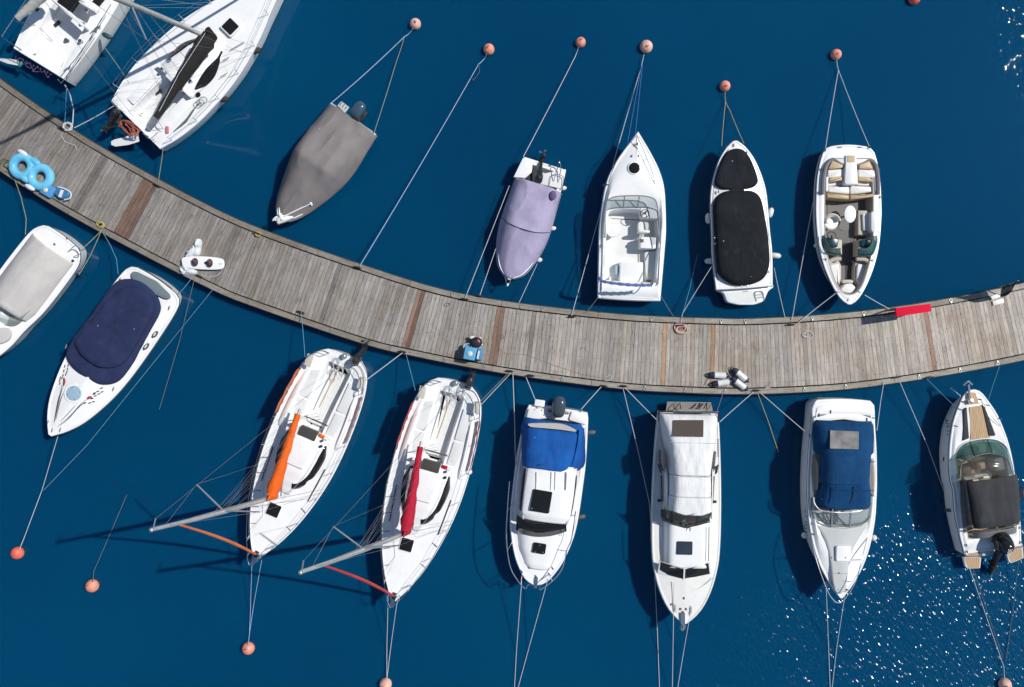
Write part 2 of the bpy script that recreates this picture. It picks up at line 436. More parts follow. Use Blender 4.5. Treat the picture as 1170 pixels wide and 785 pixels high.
# ------------------------------------------------------------------ pier
ZD = 0.50
TOP = [(-60, 46), (0, 90), (48, 124), (113, 166.5), (213, 222), (290, 258.5), (400, 298), (502, 330), (588, 346), (700, 358.5), (760, 362.2), (816, 364), (854, 364.5), (926, 361), (1000, 354), (1085, 341), (1170, 323.5), (1240, 306)]
BOT = [(-70, 145), (0, 195), (70, 240), (158, 288), (243, 331), (290, 350), (410, 391), (470, 406), (574, 426), (700, 443), (785, 448.5), (859, 450), (940, 446.5), (1000, 440.5), (1085, 427.5), (1170, 411), (1250, 392)]
top_c = resample(catmull([W(u, v, ZD) for u, v in TOP], 10), 400)
bot_c = catmull([W(u, v, ZD) for u, v in BOT], 16)
def hit(p, d, C):
    best = None
    for a, b in zip(C, C[1:]):
        e = b - a; den = d.x * e.y - d.y * e.x
        if abs(den) < 1e-9: continue
        s = ((a.x - p.x) * e.y - (a.y - p.y) * e.x) / den
        t = ((a.x - p.x) * d.y - (a.y - p.y) * d.x) / den
        if 0 <= t <= 1 and s > 0 and (best is None or s < best): best = s
    return p + d * best if best else None
PR = []     # matching points of the two edges
for i in range(4, 396):
    tn = (top_c[i + 3 if i < 396 else 399] - top_c[i - 3]).normalized()
    q = hit(top_c[i], Vector((tn.y, -tn.x, 0)), bot_c)
    if q: PR.append((top_c[i], q))
def pier_at(s):
    'arc position in metres along the pier -> both edge points'
    k = min(max(s, 0), PLEN - 1e-4); j = 0
    lo, hi = 0, len(PD) - 2
    while lo < hi:
        m = (lo + hi + 1) // 2
        if PD[m] <= k: lo = m
        else: hi = m - 1
    t = (k - PD[lo]) / max(1e-9, PD[lo + 1] - PD[lo])
    return PR[lo][0].lerp(PR[lo + 1][0], t), PR[lo][1].lerp(PR[lo + 1][1], t)
PD = [0.0]
for (a, b), (c, d) in zip(PR, PR[1:]): PD.append(PD[-1] + ((a + b) / 2 - (c + d) / 2).length)
PLEN = PD[-1]
def pix(p):
    return (p.x * F / (H - p.z) + CX, CY - p.y * F / (H - p.z))

pier = empty('pier', W(585, 400, 0)); tag(pier, 'long curved grey wooden plank pier running between the two rows of boats', 'pier')
PO = Vector(pier.location)
def on_pier(o, loc, rz=0.0):
    o.parent = pier; o.location = Vector(loc) - PO; o.rotation_euler = (0, 0, rz); return o
BEAM = 0.235
pitch = PLEN / 292; 
NEWP = [(473, 2, 1), (569, 2, 1), (632, 1, 0), (757, 1, 0), (812, 1, 0), (1064, 1, 2)]
rng = random.Random(3)
def quad_prism(a, b, c, d, z0, z1, bev=0.006):
    return [(p.x, p.y, z0) for p in (a, b, c, d)] + [(p.x, p.y, z1) for p in (a, b, c, d)]
PF = [(3, 2, 1, 0), (4, 5, 6, 7), (0, 1, 5, 4), (1, 2, 6, 5), (2, 3, 7, 6), (3, 0, 4, 7)]
for i in range(292):
    g = 0.008 + rng.random() * 0.007
    a0, b0 = pier_at(i * pitch + g / 2); a1, b1 = pier_at((i + 1) * pitch - g / 2)
    def ins(a, b, e):
        d = (b - a).normalized(); return a + d * e, b - d * e
    e1 = BEAM + 0.012 + rng.random() * 0.012; e2 = BEAM + 0.012 + rng.random() * 0.012
    a0, b0 = ins(a0, b0, e1); a1, b1 = ins(a1, b1, e2)
    ce = (a0 + a1 + b0 + b1) / 4; ax = ((b0 + b1) - (a0 + a1)).normalized(); rz = math.atan2(ax.y, ax.x)
    M = Matrix.Rotation(-rz, 3, 'Z'); loc = [M @ (p - ce) for p in (a0, b0, b1, a1)]
    zt = rng.uniform(-0.004, 0.004); tw = rng.uniform(-0.003, 0.003)
    z1s = [zt + tw, zt - tw, zt - tw + 0.002, zt + tw]
    v = [(p.x, p.y, -0.045) for p in loc] + [(p.x, p.y, z) for p, z in zip(loc, z1s)]
    u, w = pix(ce)
    mat = wood_grey
    # patched-in newer planks
    if abs(u - 473) < 3 : mat = wood_red
    for cx_, n_, kind in NEWP:
        if abs(u - cx_) < 2.15 * n_: mat = (wood_new, wood_red, wood_red)[kind]
    if 147 < u < 157.5 or 160.3 < u < 164.5: mat = wood_red
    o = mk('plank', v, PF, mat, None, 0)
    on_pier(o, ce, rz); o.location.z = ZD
    k = rng.uniform(0.80, 1.10) * (0.86 + 0.66 * min(1, max(0, (u - 60) / 1050)))  # painted brightness gradient: planks lighter and, below, warmer towards the right end
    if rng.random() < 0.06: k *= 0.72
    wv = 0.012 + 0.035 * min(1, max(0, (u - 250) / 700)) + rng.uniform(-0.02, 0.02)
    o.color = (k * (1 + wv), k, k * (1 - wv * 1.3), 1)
# long edge beams in lengths, both sides
def strip_mesh(name, side, s0, s1, w0, w1, z0, z1, mat, n=8):
    rows = []
    for k in range(n + 1):
        a, b = pier_at(s0 + (s1 - s0) * k / n)
        if side: a, b = b, a
        d = (b - a).normalized(); rows.append((a + d * w0, a + d * w1))
    ce = (rows[n // 2][0] + rows[n // 2][1]) / 2; tn = (rows[-1][0] - rows[0][0]); rz = math.atan2(tn.y, tn.x)
    M = Matrix.Rotation(-rz, 3, 'Z')
    rings = [[M @ (Vector((p.x, p.y, 0)) - Vector((ce.x, ce.y, 0))) + Vector((0, 0, z)) for p, z in ((p0, z0), (p1, z0), (p1, z1), (p0, z1))] for p0, p1 in rows]
    o = MB().loft(rings, True, True, True).build(name, mat, None, 30)
    on_pier(o, (ce.x, ce.y, 0), rz); o.color = (rng.uniform(0.75, 1.0),) * 3 + (1,); return o
nb = 12
for side in (0, 1):
    for k in range(nb):
        s0 = PLEN * k / nb + 0.008; s1 = PLEN * (k + 1) / nb - 0.008
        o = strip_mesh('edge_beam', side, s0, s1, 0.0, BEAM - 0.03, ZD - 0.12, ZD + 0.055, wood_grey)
        u = pix(o.location + PO)[0]; g = 0.80 + 0.55 * min(1, max(0, (u - 60) / 1050)); c = o.color[0] * g  # edge beams painted lighter towards the right end as well
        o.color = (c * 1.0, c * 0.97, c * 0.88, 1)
        strip_mesh('rubbing_strip', side, s0, s1, -0.035, -0.002, ZD - 0.20, ZD - 0.01, rubber)
# joists and floats under the deck
for k in range(5):
    w = 0.5 + 0.45 * k
    strip_mesh('joist', 0, 0.05, PLEN - 0.05, w, w + 0.1, ZD - 0.20, ZD - 0.05, darkgrey, 90)
for k in range(14):
    strip_mesh('float', 0, PLEN * (k + 0.15) / 14, PLEN * (k + 0.85) / 14, 0.25, 2.6, -0.35, ZD - 0.205, darkgrey)
# mooring rings on the beams
def nearest_s(u, v):
    p = W(u, v, ZD); best = (1e9, 0, 0)
    for i, (a, b) in enumerate(PR):
        for sd_, q in ((0, a), (1, b)):
            d = (q - p).length
            if d < best[0]: best = (d, PD[i], sd_)
    return best[1], best[2]
ring_me = None
RINGS = [(36, 117), (92, 152), (150, 187), (224, 231), (258, 246), (352, 284), (517, 336), (594, 348.5), (621, 352.5), (745, 364), (822, 366), (850, 366.5), (926, 363), (985, 357), (1085, 343),
         (40, 220), (73, 241), (158, 287), (203, 311), (285, 347), (378, 380), (506, 412), (553, 420), (643, 434), (736, 445), (784, 447), (828, 448), (918, 446.5), (966, 443), (1050, 433), (1098, 425), (1140, 417)]
for u, v in RINGS:
    s, sd_ = nearest_s(u, v); a, b = pier_at(s)
    if sd_: a, b = b, a
    d = (b - a).normalized(); p = a + d * 0.07
    if ring_me is None:
        ring_me = MB().torus((0, 0, 0.02), 0.055, 0.011, 16, 6).rbox((0, 0.085, 0), 0.05, 0.07, 0, 0.05, 0, 0.01).build('mooring_ring', alu); o = ring_me
    else:
        o = bpy.data.objects.new('mooring_ring', ring_me.data); COL.objects.link(o)
    on_pier(o, (p.x, p.y, 0), math.atan2(d.y, d.x) - PI / 2); o.location.z = ZD + 0.058
# iron cleats on the planks
cleat_me = None
CLEATS = [(72, 147, 0.5), (180, 212, 0.5), (20, 199, 0.6), (116, 257, 0.5), (228, 316, 0.45), (409, 306, 0.3), (295, 267, 0.4), (531, 342, 0.15), (547, 338, 0.2), (653, 362, 0.05), (776, 372, 0), (903, 371, 0.0),
          (582, 424, 0.1), (460, 402, 0.2), (344, 357, 0.35), (863, 446, 0), (712, 441, 0.1), (689, 441, 0.1), (1023, 431, -0.15), (1060, 431, -0.15), (606, 429, 0.1), (1020, 353, -0.15)]
for u, v, ang in CLEATS:
    p = W(u, v, ZD)
    if cleat_me is None:
        m = MB().tube([(-0.17, 0, 0.085), (-0.08, 0, 0.1), (0.08, 0, 0.1), (0.17, 0, 0.085)], [0.018, 0.026, 0.026, 0.018], 8)
        m.tube([(-0.06, 0, 0), (-0.05, 0, 0.1)], 0.024, 8).tube([(0.06, 0, 0), (0.05, 0, 0.1)], 0.024, 8).rbox((0, 0), 0.24, 0.09, 0, 0.015, 0, 0.02)
        cleat_me = m.build('cleat', black); o = cleat_me
    else:
        o = bpy.data.objects.new('cleat', cleat_me.data); COL.objects.link(o)
    s_, sd_ = nearest_s(u, v); ea, eb = pier_at(s_); ee = (eb if sd_ else ea)
    on_pier(o, (p.x, p.y, 0), -ang); o.location.z = ZD + (0.058 if (ee - p).length < BEAM else 0.006)
# ------------------------------------------------------------------ boat kit
class Outline:
    'symmetric plan outline: side points (x fore-aft, half breadth) from bow to stern corner, plus transom'
    def __init__(s, side, bulge=0.0, ns=30, ntr=5, cy=0.0):
        s.side = side; ns = 34
        c = resample(catmull([(a, h, 0) for a, h in side], 8), ns)
        xs, hs = c[-1].x, c[-1].y
        tr = []
        for k in range(1, ntr + 1):
            t = k / (ntr + 1); y = hs * (1 - 2 * t)
            tr.append(Vector((xs - bulge * (1 - (y / max(hs, 1e-6)) ** 2), y, 0)))
        if c[0].y < 0.004: c[0].y = 0.004
        s.pts = c + tr + [Vector((p.x, -p.y, 0)) for p in reversed(c)]
        for p in s.pts: p.y += cy
        s.n = len(s.pts); s.xmax = max(p.x for p in s.pts); s.xmin = min(p.x for p in s.pts)
    def ring(s, inset=0.0, z=0.0, sh=1.0, bowpull=0.0, dx=0.0):
        P = inset2(s.pts, inset); L = s.xmax - s.xmin; out = []
        for p in P:
            f = (p.x - s.xmin) / L
            q = Vector((p.x - bowpull * max(0, f) ** 3 + dx, p.y * sh, 0)); q.z = z(p) if callable(z) else z
            out.append(q)
        return out
    def half(s, x):
        'half breadth at x'
        best = 0
        n = s.n
        for i in range(n):
            a, b = s.pts[i], s.pts[(i + 1) % n]
            if (a.x - x) * (b.x - x) <= 0 and abs(a.x - b.x) > 1e-9:
                best = max(best, a.y + (b.y - a.y) * (x - a.x) / (b.x - a.x))
        return best

class Boat:
    def __init__(s, name, label, cat, stern, bow, z0=0.95, group=None):
        a, b = W(*stern, z0), W(*bow, z0); d = b - a
        s.z0 = z0; s.L = d.length; s.rz = math.atan2(d.y, d.x)
        s.e = empty(name, (a.x, a.y, 0), s.rz); tag(s.e, label, cat, group)
        s.M = (Matrix.Translation((a.x, a.y, 0)) @ Matrix.Rotation(s.rz, 4, 'Z')); s.Mi = s.M.inverted()
        s.cr = (0, 0, 1)
    def crop(s, ox, oy, sc): s.cr = (ox, oy, sc)
    def im(s, u, v, z): return s.Mi @ W(u, v, z)
    def q(s, x, y, z=None):
        ox, oy, sc = s.cr; return s.im(ox + x / sc, oy + y / sc, s.z0 if z is None else z)
    def qs(s, P, z=None): return [s.q(p[0], p[1], p[2] if len(p) > 2 else z) for p in P]
    def side(s, P, z=None):
        out = []
        for p in P:
            c = s.q(p[0], p[1], z); out.append((c.x, abs(c.y)))
        return sorted(out, key=lambda t: -t[0])
    def wpt(s, p): return s.M @ Vector(p)

def hull(b, out, zs, zb, mat=None, wl=0.90, bowpull=0.55, strake=steel, boot=None, sr=0.022):
    'topsides and bottom; returns the sheer function'
    L = out.xmax - out.xmin
    def sheer(p): return zs + (zb - zs) * max(0, (p.x - out.xmin) / L) ** 2
    m = MB()
    rings = [out.ring(0, -0.45, wl * 0.55, bowpull * 1.5), out.ring(0, -0.12, wl * 0.93, bowpull * 1.08), out.ring(0, 0.10, wl, bowpull * 0.9)]
    for k in (0.4, 0.7, 0.92):
        rings.append(out.ring(0, lambda p, k=k: 0.10 + (sheer(p) - 0.10) * k, wl + (1 - wl) * (k ** 0.8), bowpull * 0.9 * (1 - k)))
    rings.append(out.ring(0, sheer))
    m.loft(rings, True, True, False)
    m.build('hull', mat or white, b.e, 50)
    if strake:
        MB().tube(out.ring(-0.004, lambda p: sheer(p) - 0.045), sr, 6, True).build('rub_rail', strake, b.e)
    return sheer

def deck(b, out, sheer, mat=None, cockpit=None, zfloor=0.3, coam=0.05, camber=0.10, floor_mat=None, wall_mat=None, rail=0.09, name='deck'):
    m = MB()
    rings = [out.ring(0, sheer), out.ring(0.018, lambda p: sheer(p) + 0.03), out.ring(rail * 0.75, lambda p: sheer(p) + 0.034), out.ring(rail, lambda p: sheer(p) + 0.012)]
    base = rings[-1]
    if cockpit:
        ck = cockpit.ring(0, lambda p: sheer(p) + coam)
        for t in (0.25, 0.5, 0.75):
            rings.append([Vector((p.x + (q.x - p.x) * t, p.y + (q.y - p.y) * t, p.z + (q.z - p.z) * t + camber * math.sin(PI * t) * min(1, (p - q).length / 0.9))) for p, q in zip(base, ck)])
        rings += [ck]
        m.loft(rings, True); m.build(name, mat or white, b.e, 40)
        w = MB(); inn = cockpit.ring(0.03, lambda p: sheer(p) + coam + 0.012)
        w.loft([ck, inn, cockpit.ring(0.055, lambda p: sheer(p) + coam - 0.01), cockpit.ring(0.09, zfloor + 0.05), cockpit.ring(0.13, zfloor)], True)
        w.build('cockpit_liner', wall_mat or white, b.e, 40)
        MB().loft([cockpit.ring(0.10, zfloor + 0.004), cockpit.ring(0.3, zfloor + 0.008)], True, False, True).build('cockpit_floor', floor_mat or nonslip_w, b.e)
    else:
        cx = (out.xmax + out.xmin) / 2
        for k in (0.8, 0.55, 0.3, 0.05):
            rings.append([Vector((cx + (p.x - cx) * k, p.y * k, p.z + camber * (1 - k * k))) for p in base])
        m.loft(rings, True, False, True); m.build(name, mat or white, b.e, 40)

def crease(x, y, ws, seed):
    'soft sag plus a few sharper folds'
    a = noise.noise(Vector((x * ws + seed, y * ws, seed)))
    r = 1 - abs(noise.noise(Vector((x * ws * 0.9 + 7.3, y * ws * 0.9 - seed, seed + 3.1))))
    return a * 0.7 + 0.75 * max(0, r - 0.72) / 0.28

def surf(name, secs, mat, parent, nt=16, na=40, wr=0.0, ws=1.6, seed=0, thick=0.012, smooth=True, skirt=0.0, ang=55):
    'sheet over fore-aft sections (x, half breadth, edge z, mid z, flatness power, centre y)'
    S = [tuple(x) + ((2.0, 0.0) if len(x) == 4 else (0.0,) if len(x) == 5 else ()) for x in secs]
    xs = [x[0] for x in S]; rows = []
    for i in range(na + 1):
        x = xs[0] + (xs[-1] - xs[0]) * i / na; j = 0
        while j < len(S) - 2 and (x - xs[j + 1]) * (1 if xs[-1] > xs[0] else -1) > 0: j += 1
        t = (x - xs[j]) / (xs[j + 1] - xs[j]) if xs[j + 1] != xs[j] else 0
        if smooth: t = t * t * (3 - 2 * t) * 0.5 + t * 0.5
        h, ze, zc, pw, cy = [S[j][k] + (S[j + 1][k] - S[j][k]) * t for k in range(1, 6)]
        row = []
        for k in range(nt + 1):
            s = -1 + 2 * k / nt; s = math.copysign(abs(s) ** 0.85, s)
            z = ze + (zc - ze) * (1 - abs(s) ** pw)
            if wr:
                z += wr * crease(x * 0.6, s * h * 1.4, ws, seed) * (1 - 0.4 * abs(s))
            row.append(Vector((x, cy + s * h, z)))
        if skirt:
            row = [row[0] + Vector((0, -0.01, -skirt))] + row + [row[-1] + Vector((0, 0.01, -skirt))]
        rows.append(row)
    o = MB().loft(rows, False).build(name, mat, parent, ang)
    if thick:
        md = o.modifiers.new('thickness', 'SOLIDIFY'); md.thickness = thick; md.offset = -1
    return o

def dome(name, ring, steps, mat, parent, wr=0.0, ws=2.0, seed=0, centre=None):
    'closed cover: copies of a plan ring shrunk towards the centre, (scale, z)'
    c = centre or sum((Vector(p) for p in ring), Vector()) / len(ring)
    rings = []
    for k, z in steps:
        rr = []
        for p in ring:
            q = Vector((c.x + (p.x - c.x) * k, c.y + (p.y - c.y) * k, 0)); zz = z(q) if callable(z) else z
            if wr: zz += wr * crease(q.x, q.y, ws, seed)
            q.z = zz; rr.append(q)
        rings.append(rr)
    return MB().loft(rings, True, False, True).build(name, mat, parent, 50)

def slabs(b, name, polys, z0, z1, mat, bev=0.03, r=0.06, parent=None):
    'each polygon (local points) a part of its own'
    out = []
    for P in polys:
        out.append(MB().slab(roundpoly([(p.x, p.y) for p in P], r, 4) if r else P, z0, z1, bev).build(name, mat, parent or b.e, 45))
    return out

def strip(b, name, base, top, mat, parent=None, per=5, thick=0.012):
    'ruled sheet between two polylines (window glass)'
    A = catmull(base, per); B = resample(catmull(top, per), len(A)); A = resample(A, len(A))
    o = MB().loft([A, [p.lerp(q, 0.5) for p, q in zip(A, B)], B], False).build(name, mat, parent or b.e, 60)
    md = o.modifiers.new('thickness', 'SOLIDIFY'); md.thickness = thick
    return o

def rail(b, name, P, r=0.016, mat=None, posts=(), parent=None, per=6):
    m = MB().tube(catmull(P, per), r, 6)
    for a, c in posts: m.tube([a, c], r * 0.85, 6)
    return m.build(name, mat or steel, parent or b.e)

def cleats(b, pts, rz=0.0, mat=None, size=0.11):
    for p in pts:
        p = Vector(p); dx, dy = math.cos(rz) * size, math.sin(rz) * size
        m = MB().tube([p + Vector((-dx, -dy, 0.045)), p + Vector((-dx * .4, -dy * .4, 0.055)), p + Vector((dx * .4, dy * .4, 0.055)), p + Vector((dx, dy, 0.045))], [0.012, 0.018, 0.018, 0.012], 6)
        m.tube([p + Vector((-dx * .35, -dy * .35, -0.02)), p + Vector((-dx * .35, -dy * .35, 0.05))], 0.016, 6)
        m.tube([p + Vector((dx * .35, dy * .35, -0.02)), p + Vector((dx * .35, dy * .35, 0.05))], 0.016, 6)
        m.build('deck_cleat', mat or steel, b.e)

def outboard(b, p, rz, tilt, cowl_mat, L=0.62, Wd=0.36, Ht=0.42, leg=0.9):
    'outboard motor; p = top of the transom, pointing astern along rz, tilted up by tilt'
    M = Matrix.Translation(Vector(p)) @ Matrix.Rotation(rz, 4, 'Z') @ Matrix.Rotation(-tilt, 4, 'Y')
    def loc(x, y, z): return M @ Vector((x, y, z))
    rings = []
    for f, sx, sy in ((0.0, 0.72, 0.7), (0.12, 0.92, 0.9), (0.4, 1.0, 1.0), (0.7, 0.96, 0.95), (0.88, 0.82, 0.8), (0.97, 0.55, 0.52), (1.0, 0.2, 0.2)):
        rings.append([loc(0.22 + 0.5 * L * sx * math.copysign(abs(math.cos(a)) ** 0.75, math.cos(a)) + 0.05 * f, 0.5 * Wd * sy * math.copysign(abs(math.sin(a)) ** 0.75, math.sin(a)), 0.12 + Ht * f) for a in [2 * PI * k / 20 for k in range(20)]])
    o = MB().loft(rings, True, True, True).build('outboard_motor', cowl_mat, b.e, 40)
    m = MB()
    m.loft([[loc(x, y, z) for x, y in ((c - w, -t), (c + w, -t), (c + w * 1.25, 0), (c + w, t), (c - w, t), (c - w * 1.1, 0))] for z, c, w, t in ((0.16, 0.22, 0.18, 0.11), (-0.1, 0.24, 0.14, 0.07), (-leg * 0.6, 0.26, 0.12, 0.045), (-leg * 0.62, 0.26, 0.22, 0.12), (-leg * 0.65, 0.26, 0.12, 0.045), (-leg, 0.25, 0.10, 0.03))], True, True, True)
    m.ell((0, 0, 0), 0.24, 0.06, 0.06, 12, 6, 0, M @ Matrix.Translation((0.26, 0, -leg * 0.82)))
    m.build('leg', black, o)
    pr = MB()
    for k in range(3):
        a = 2 * PI * k / 3
        pr.loft([[loc(0.5 + 0.02 * s, math.cos(a + d) * r, -leg * 0.82 + math.sin(a + d) * r) for d in (-0.35, 0.0, 0.35)] for r, s in ((0.04, 0), (0.15, 1), (0.17, 1.5))], False)
    pr.build('propeller', darkgrey, o)
    MB().loft([[loc(x, y, z) for y, z in ((-0.12, -0.25), (0.12, -0.25), (0.12, 0.12), (-0.12, 0.12))] for x in (-0.06, 0.1)], True, True, True).build('mounting_bracket', darkgrey, o)
    return o

def fender(u, v, ang, label, mat=None, l=0.42, r=0.11, z=0.5, group='fenders hung over the boats\' sides'):
    p = W(u, v, z)
    M = Matrix.Rotation(PI / 2, 4, 'Y')
    e = empty('fender', p, ang); tag(e, label, 'fender', group)
    MB().lathe([(0.02, -l / 2), (r * 0.6, -l / 2 + 0.03), (r * 0.95, -l / 2 + 0.09), (r, 0), (r * 0.95, l / 2 - 0.09), (r * 0.6, l / 2 - 0.03), (0.02, l / 2)], M, 14).build('body', mat or fend_w, e)
    MB().lathe([(0.035, l / 2 - 0.02), (0.035, l / 2 + 0.05), (0.02, l / 2 + 0.06)], M, 8).build('eye', black, e)
    return e

def line(label, pts, mat, r=0.013, sag=0.15, group='mooring lines', name='mooring_line', n=14):
    'rope through world points with a little sag between them'
    P = []
    for a, c in zip(pts, pts[1:]):
        for k in range(n):
            t = k / n; p = a.lerp(c, t); p.z -= sag * 4 * t * (1 - t); p.z = max(p.z, 0.02); P.append(p)
    P.append(pts[-1])
    base = Vector((pts[0].x, pts[0].y, 0))
    o = MB().tube([p - base for p in P], r, 6).build(name, mat)
    o.location = base; tag(o, label, 'rope', group); return o
# ================================================================== boats above the pier
def boat_grey_tarp():
    b = Boat('tarped_motorboat', 'small motorboat under a grey tarp with a dark blue outboard, bow at the pier', 'boat', (401.5, 135.7), (317.5, 255.5), 0.8)
    b.crop(290, 100, 4.619)
    out = Outline(b.side([(640, 240), (590, 320), (530, 420), (450, 520), (330, 620), (215, 690)]) [:-0 or None], ns=28)
    sd = [(b.L, 0.03)] + b.side([(640, 240), (590, 320), (530, 420), (450, 520), (330, 620), (240, 680)])
    out = Outline(sd)
    sh = hull(b, out, 0.62, 0.85, alu, 0.86, 0.5, alu)
    deck(b, out, sh, white3, None, camber=0.03)
    L = b.L
    secs = []
    for i in range(41):
        f = i / 40; x = 0.02 + f * (L * 0.94)
        h = out.half(x) + 0.05 + 0.02 * f
        ze = 0.50 + (0.78 - 0.50) * (x / L) ** 2
        if f < 0.49: zc, pw = 1.30 + 0.50 * f / 0.49, 4.6
        else: zc, pw = 1.80 - 0.95 * ((f - 0.49) / 0.51) ** 0.92, 4.4 - 2.2 * (f - .49) / .51
        if f < 0.11:
            pass
        secs.append((x, h, ze, zc, pw))
    secs = [(-0.07, secs[0][1], 0.45, 0.62, 4.6), (-0.05, secs[0][1], 0.48, 1.05, 4.6)] + secs
    surf('tarp', secs, cv_grey, b.e, 30, 80, 0.075, 1.3, 3.0, 0.01, False, 0.06, 24)
    outboard(b, b.q(540, 158, 0.92), PI, 0.0, plain('cowl_blue_grey', (0.045, 0.085, 0.13), 0.16, 0, 0.1), 0.72, 0.48, 0.45)
    MB().slab([(p.x, p.y) for p in b.qs([(440, 95), (462, 72), (503, 103), (480, 135)], 0.7)], 0.62, 0.70, 0.01).build('swim_step', nonslip, b.e)
    m = MB()
    for k in range(3):
        a, c = b.q(452 + 14 * k, 93 + 10 * k, 0.71), b.q(466 + 14 * k, 78 + 10 * k, 0.71); m.bar(a, c, 0.03, 0.012)
    m.build('step_tread', darkgrey, b.e)
    MB().slab([(p.x, p.y) for p in b.qs([(133, 632), (130, 712), (215, 688), (185, 665)], 0.85)], 0.84, 0.915, 0.02).build('bow_plate', white, b.e)
    m = MB().tube([b.q(112, 702, 0.95), b.q(200, 660, 1.0), b.q(300, 612, 1.02)], 0.025, 8)
    m.build('bow_light_pole', white, b.e)
    MB().ell((0, 0, 0), 0.13, 0.06, 0.05, 12, 8, 0, Matrix.Translation(b.q(299, 610, 1.02)) @ Matrix.Rotation(R(70), 4, 'Z')).build('pole_head', fend_w, b.e)
    MB().ell((0, 0, 0), 0.14, 0.05, 0.05, 12, 8, 0, Matrix.Translation(b.q(110, 692, 0.96)) @ Matrix.Rotation(R(-70 + 60), 4, 'Z')).build('pole_foot', fend_w, b.e)
    MB().rbox(b.q(150, 685), 0.3, 0.12, 0.90, 0.98, R(60), 0.03, 0.02).build('pole_mount', white, b.e)
    cleats(b, [b.q(398, 100, 0.68), b.q(622, 250, 0.68)])
    return b

def boat_lilac():
    b = Boat('covered_skiff', 'small white boat under a lilac cover with its black outboard tilted up', 'boat', (622.5, 187.5), (581, 320), 0.75)
    b.crop(550, 160, 4.486)
    sd = [(b.L, 0.02)] + b.side([(435, 150), (418, 230), (400, 290), (350, 470), (320, 545), (275, 620), (215, 690)])
    out = Outline(sd)
    sh = hull(b, out, 0.62, 0.85, white, 0.86, 0.45, black)
    ck = Outline([(b.L * 0.42, 0.0), (b.L * 0.41, 0.3), (b.L * .36, out.half(b.L * .36) - 0.16), (0.10, out.half(0.12) - 0.16)])
    deck(b, out, sh, white, ck, 0.38, 0.02, 0.02, nonslip_w)
    L = b.L
    secs = []
    xs0 = b.q(262, 222).x
    for i in range(41):
        f = i / 40; x = xs0 + f * (L * 0.985 - xs0); h = out.half(x) + 0.045 + 0.05 * max(0, f - .5)
        ze = sh(Vector((x, 0, 0))) - 0.12
        if f < 0.50: zc, pw = 1.08 + 0.36 * f / .5, 4.6
        else: zc, pw = 1.44 - 0.54 * ((f - .5) / .5) ** .92, 4.4 - 2.2 * (f - .5) / .5
        secs.append((x, h, ze, zc, pw))
    surf('cover', secs, cv_purple, b.e, 24, 60, 0.06, 1.4, 8.0, 0.01, False, 0.05, 24)
    xe = xs0 + 0.50 * (L * 0.985 - xs0)
    pts = []
    for k in range(17):
        s = -1 + k / 8; h = out.half(xe) ; pts.append(Vector((xe + 0.0 - 0.30 * abs(s) ** 3, s * (h + 0.03), 0.60 + 0.84 * (1 - abs(s) ** 4.4) + 0.04)))
    MB().tube(pts, 0.014, 6).build('cover_seam', black, b.e)
    MB().ell(b.q(365, 285, 1.12), 0.2, 0.15, 0.12, 14, 8).build('cover_bump', canvas('canvas_lilac_dark', (0.14, 0.105, 0.22)), b.e)
    # stern: open well, motor, ladder
    o = outboard(b, b.q(295, 190, 0.72), R(187), R(58), black, 0.46, 0.34, 0.36, 1.05)
    MB().slab([(p.x, p.y) for p in b.qs([(213, 92), (265, 100), (258, 165), (225, 195), (165, 190)], 0.74)], 0.64, 0.76, 0.02).build('stern_locker', white, b.e)
    MB().slab([(p.x, p.y) for p in b.qs([(320, 170), (432, 148), (415, 250), (300, 225)], 0.74)], 0.55, 0.70, 0.02).build('stern_bench', white3, b.e)
    rail(b, 'tiller_line', [b.q(235, 200, 0.8), b.q(250, 212, 0.85), b.q(280, 222, 0.8)], 0.018, black)
    rail(b, 'stern_bracket', [b.q(372, 210, 0.74), b.q(385, 160, 0.95), b.q(400, 115, 1.05), b.q(408, 140, 0.9), b.q(395, 215, 0.74)], 0.016, steel)
    rail(b, 'ladder', [b.q(345, 240, 0.72), b.q(365, 180, 0.8), b.q(420, 190, 0.8), b.q(412, 255, 0.74)], 0.014, steel)
    MB().ell(b.q(395, 105, 1.08), 0.05, 0.05, 0.06, 10, 6).build('stern_light', black, b.e)
    rail(b, 'bow_roller', [b.q(120, 698, 0.9), b.q(135, 745, 0.92), b.q(150, 720, 0.9)], 0.022, steel)
    MB().ell(b.q(135, 742, 0.9), 0.07, 0.05, 0.05, 10, 6).build('bow_fitting', white, b.e)
    fender(644, 215, R(10), 'small white fender at the open stern of the lilac-covered boat', l=0.26, r=0.09)
    fender(632, 261, R(10), 'white fender amidships on the lilac-covered boat', l=0.26, r=0.09)
    fender(616, 297, R(10), 'white fender near the bow of the lilac-covered boat', l=0.27, r=0.1)
    return b

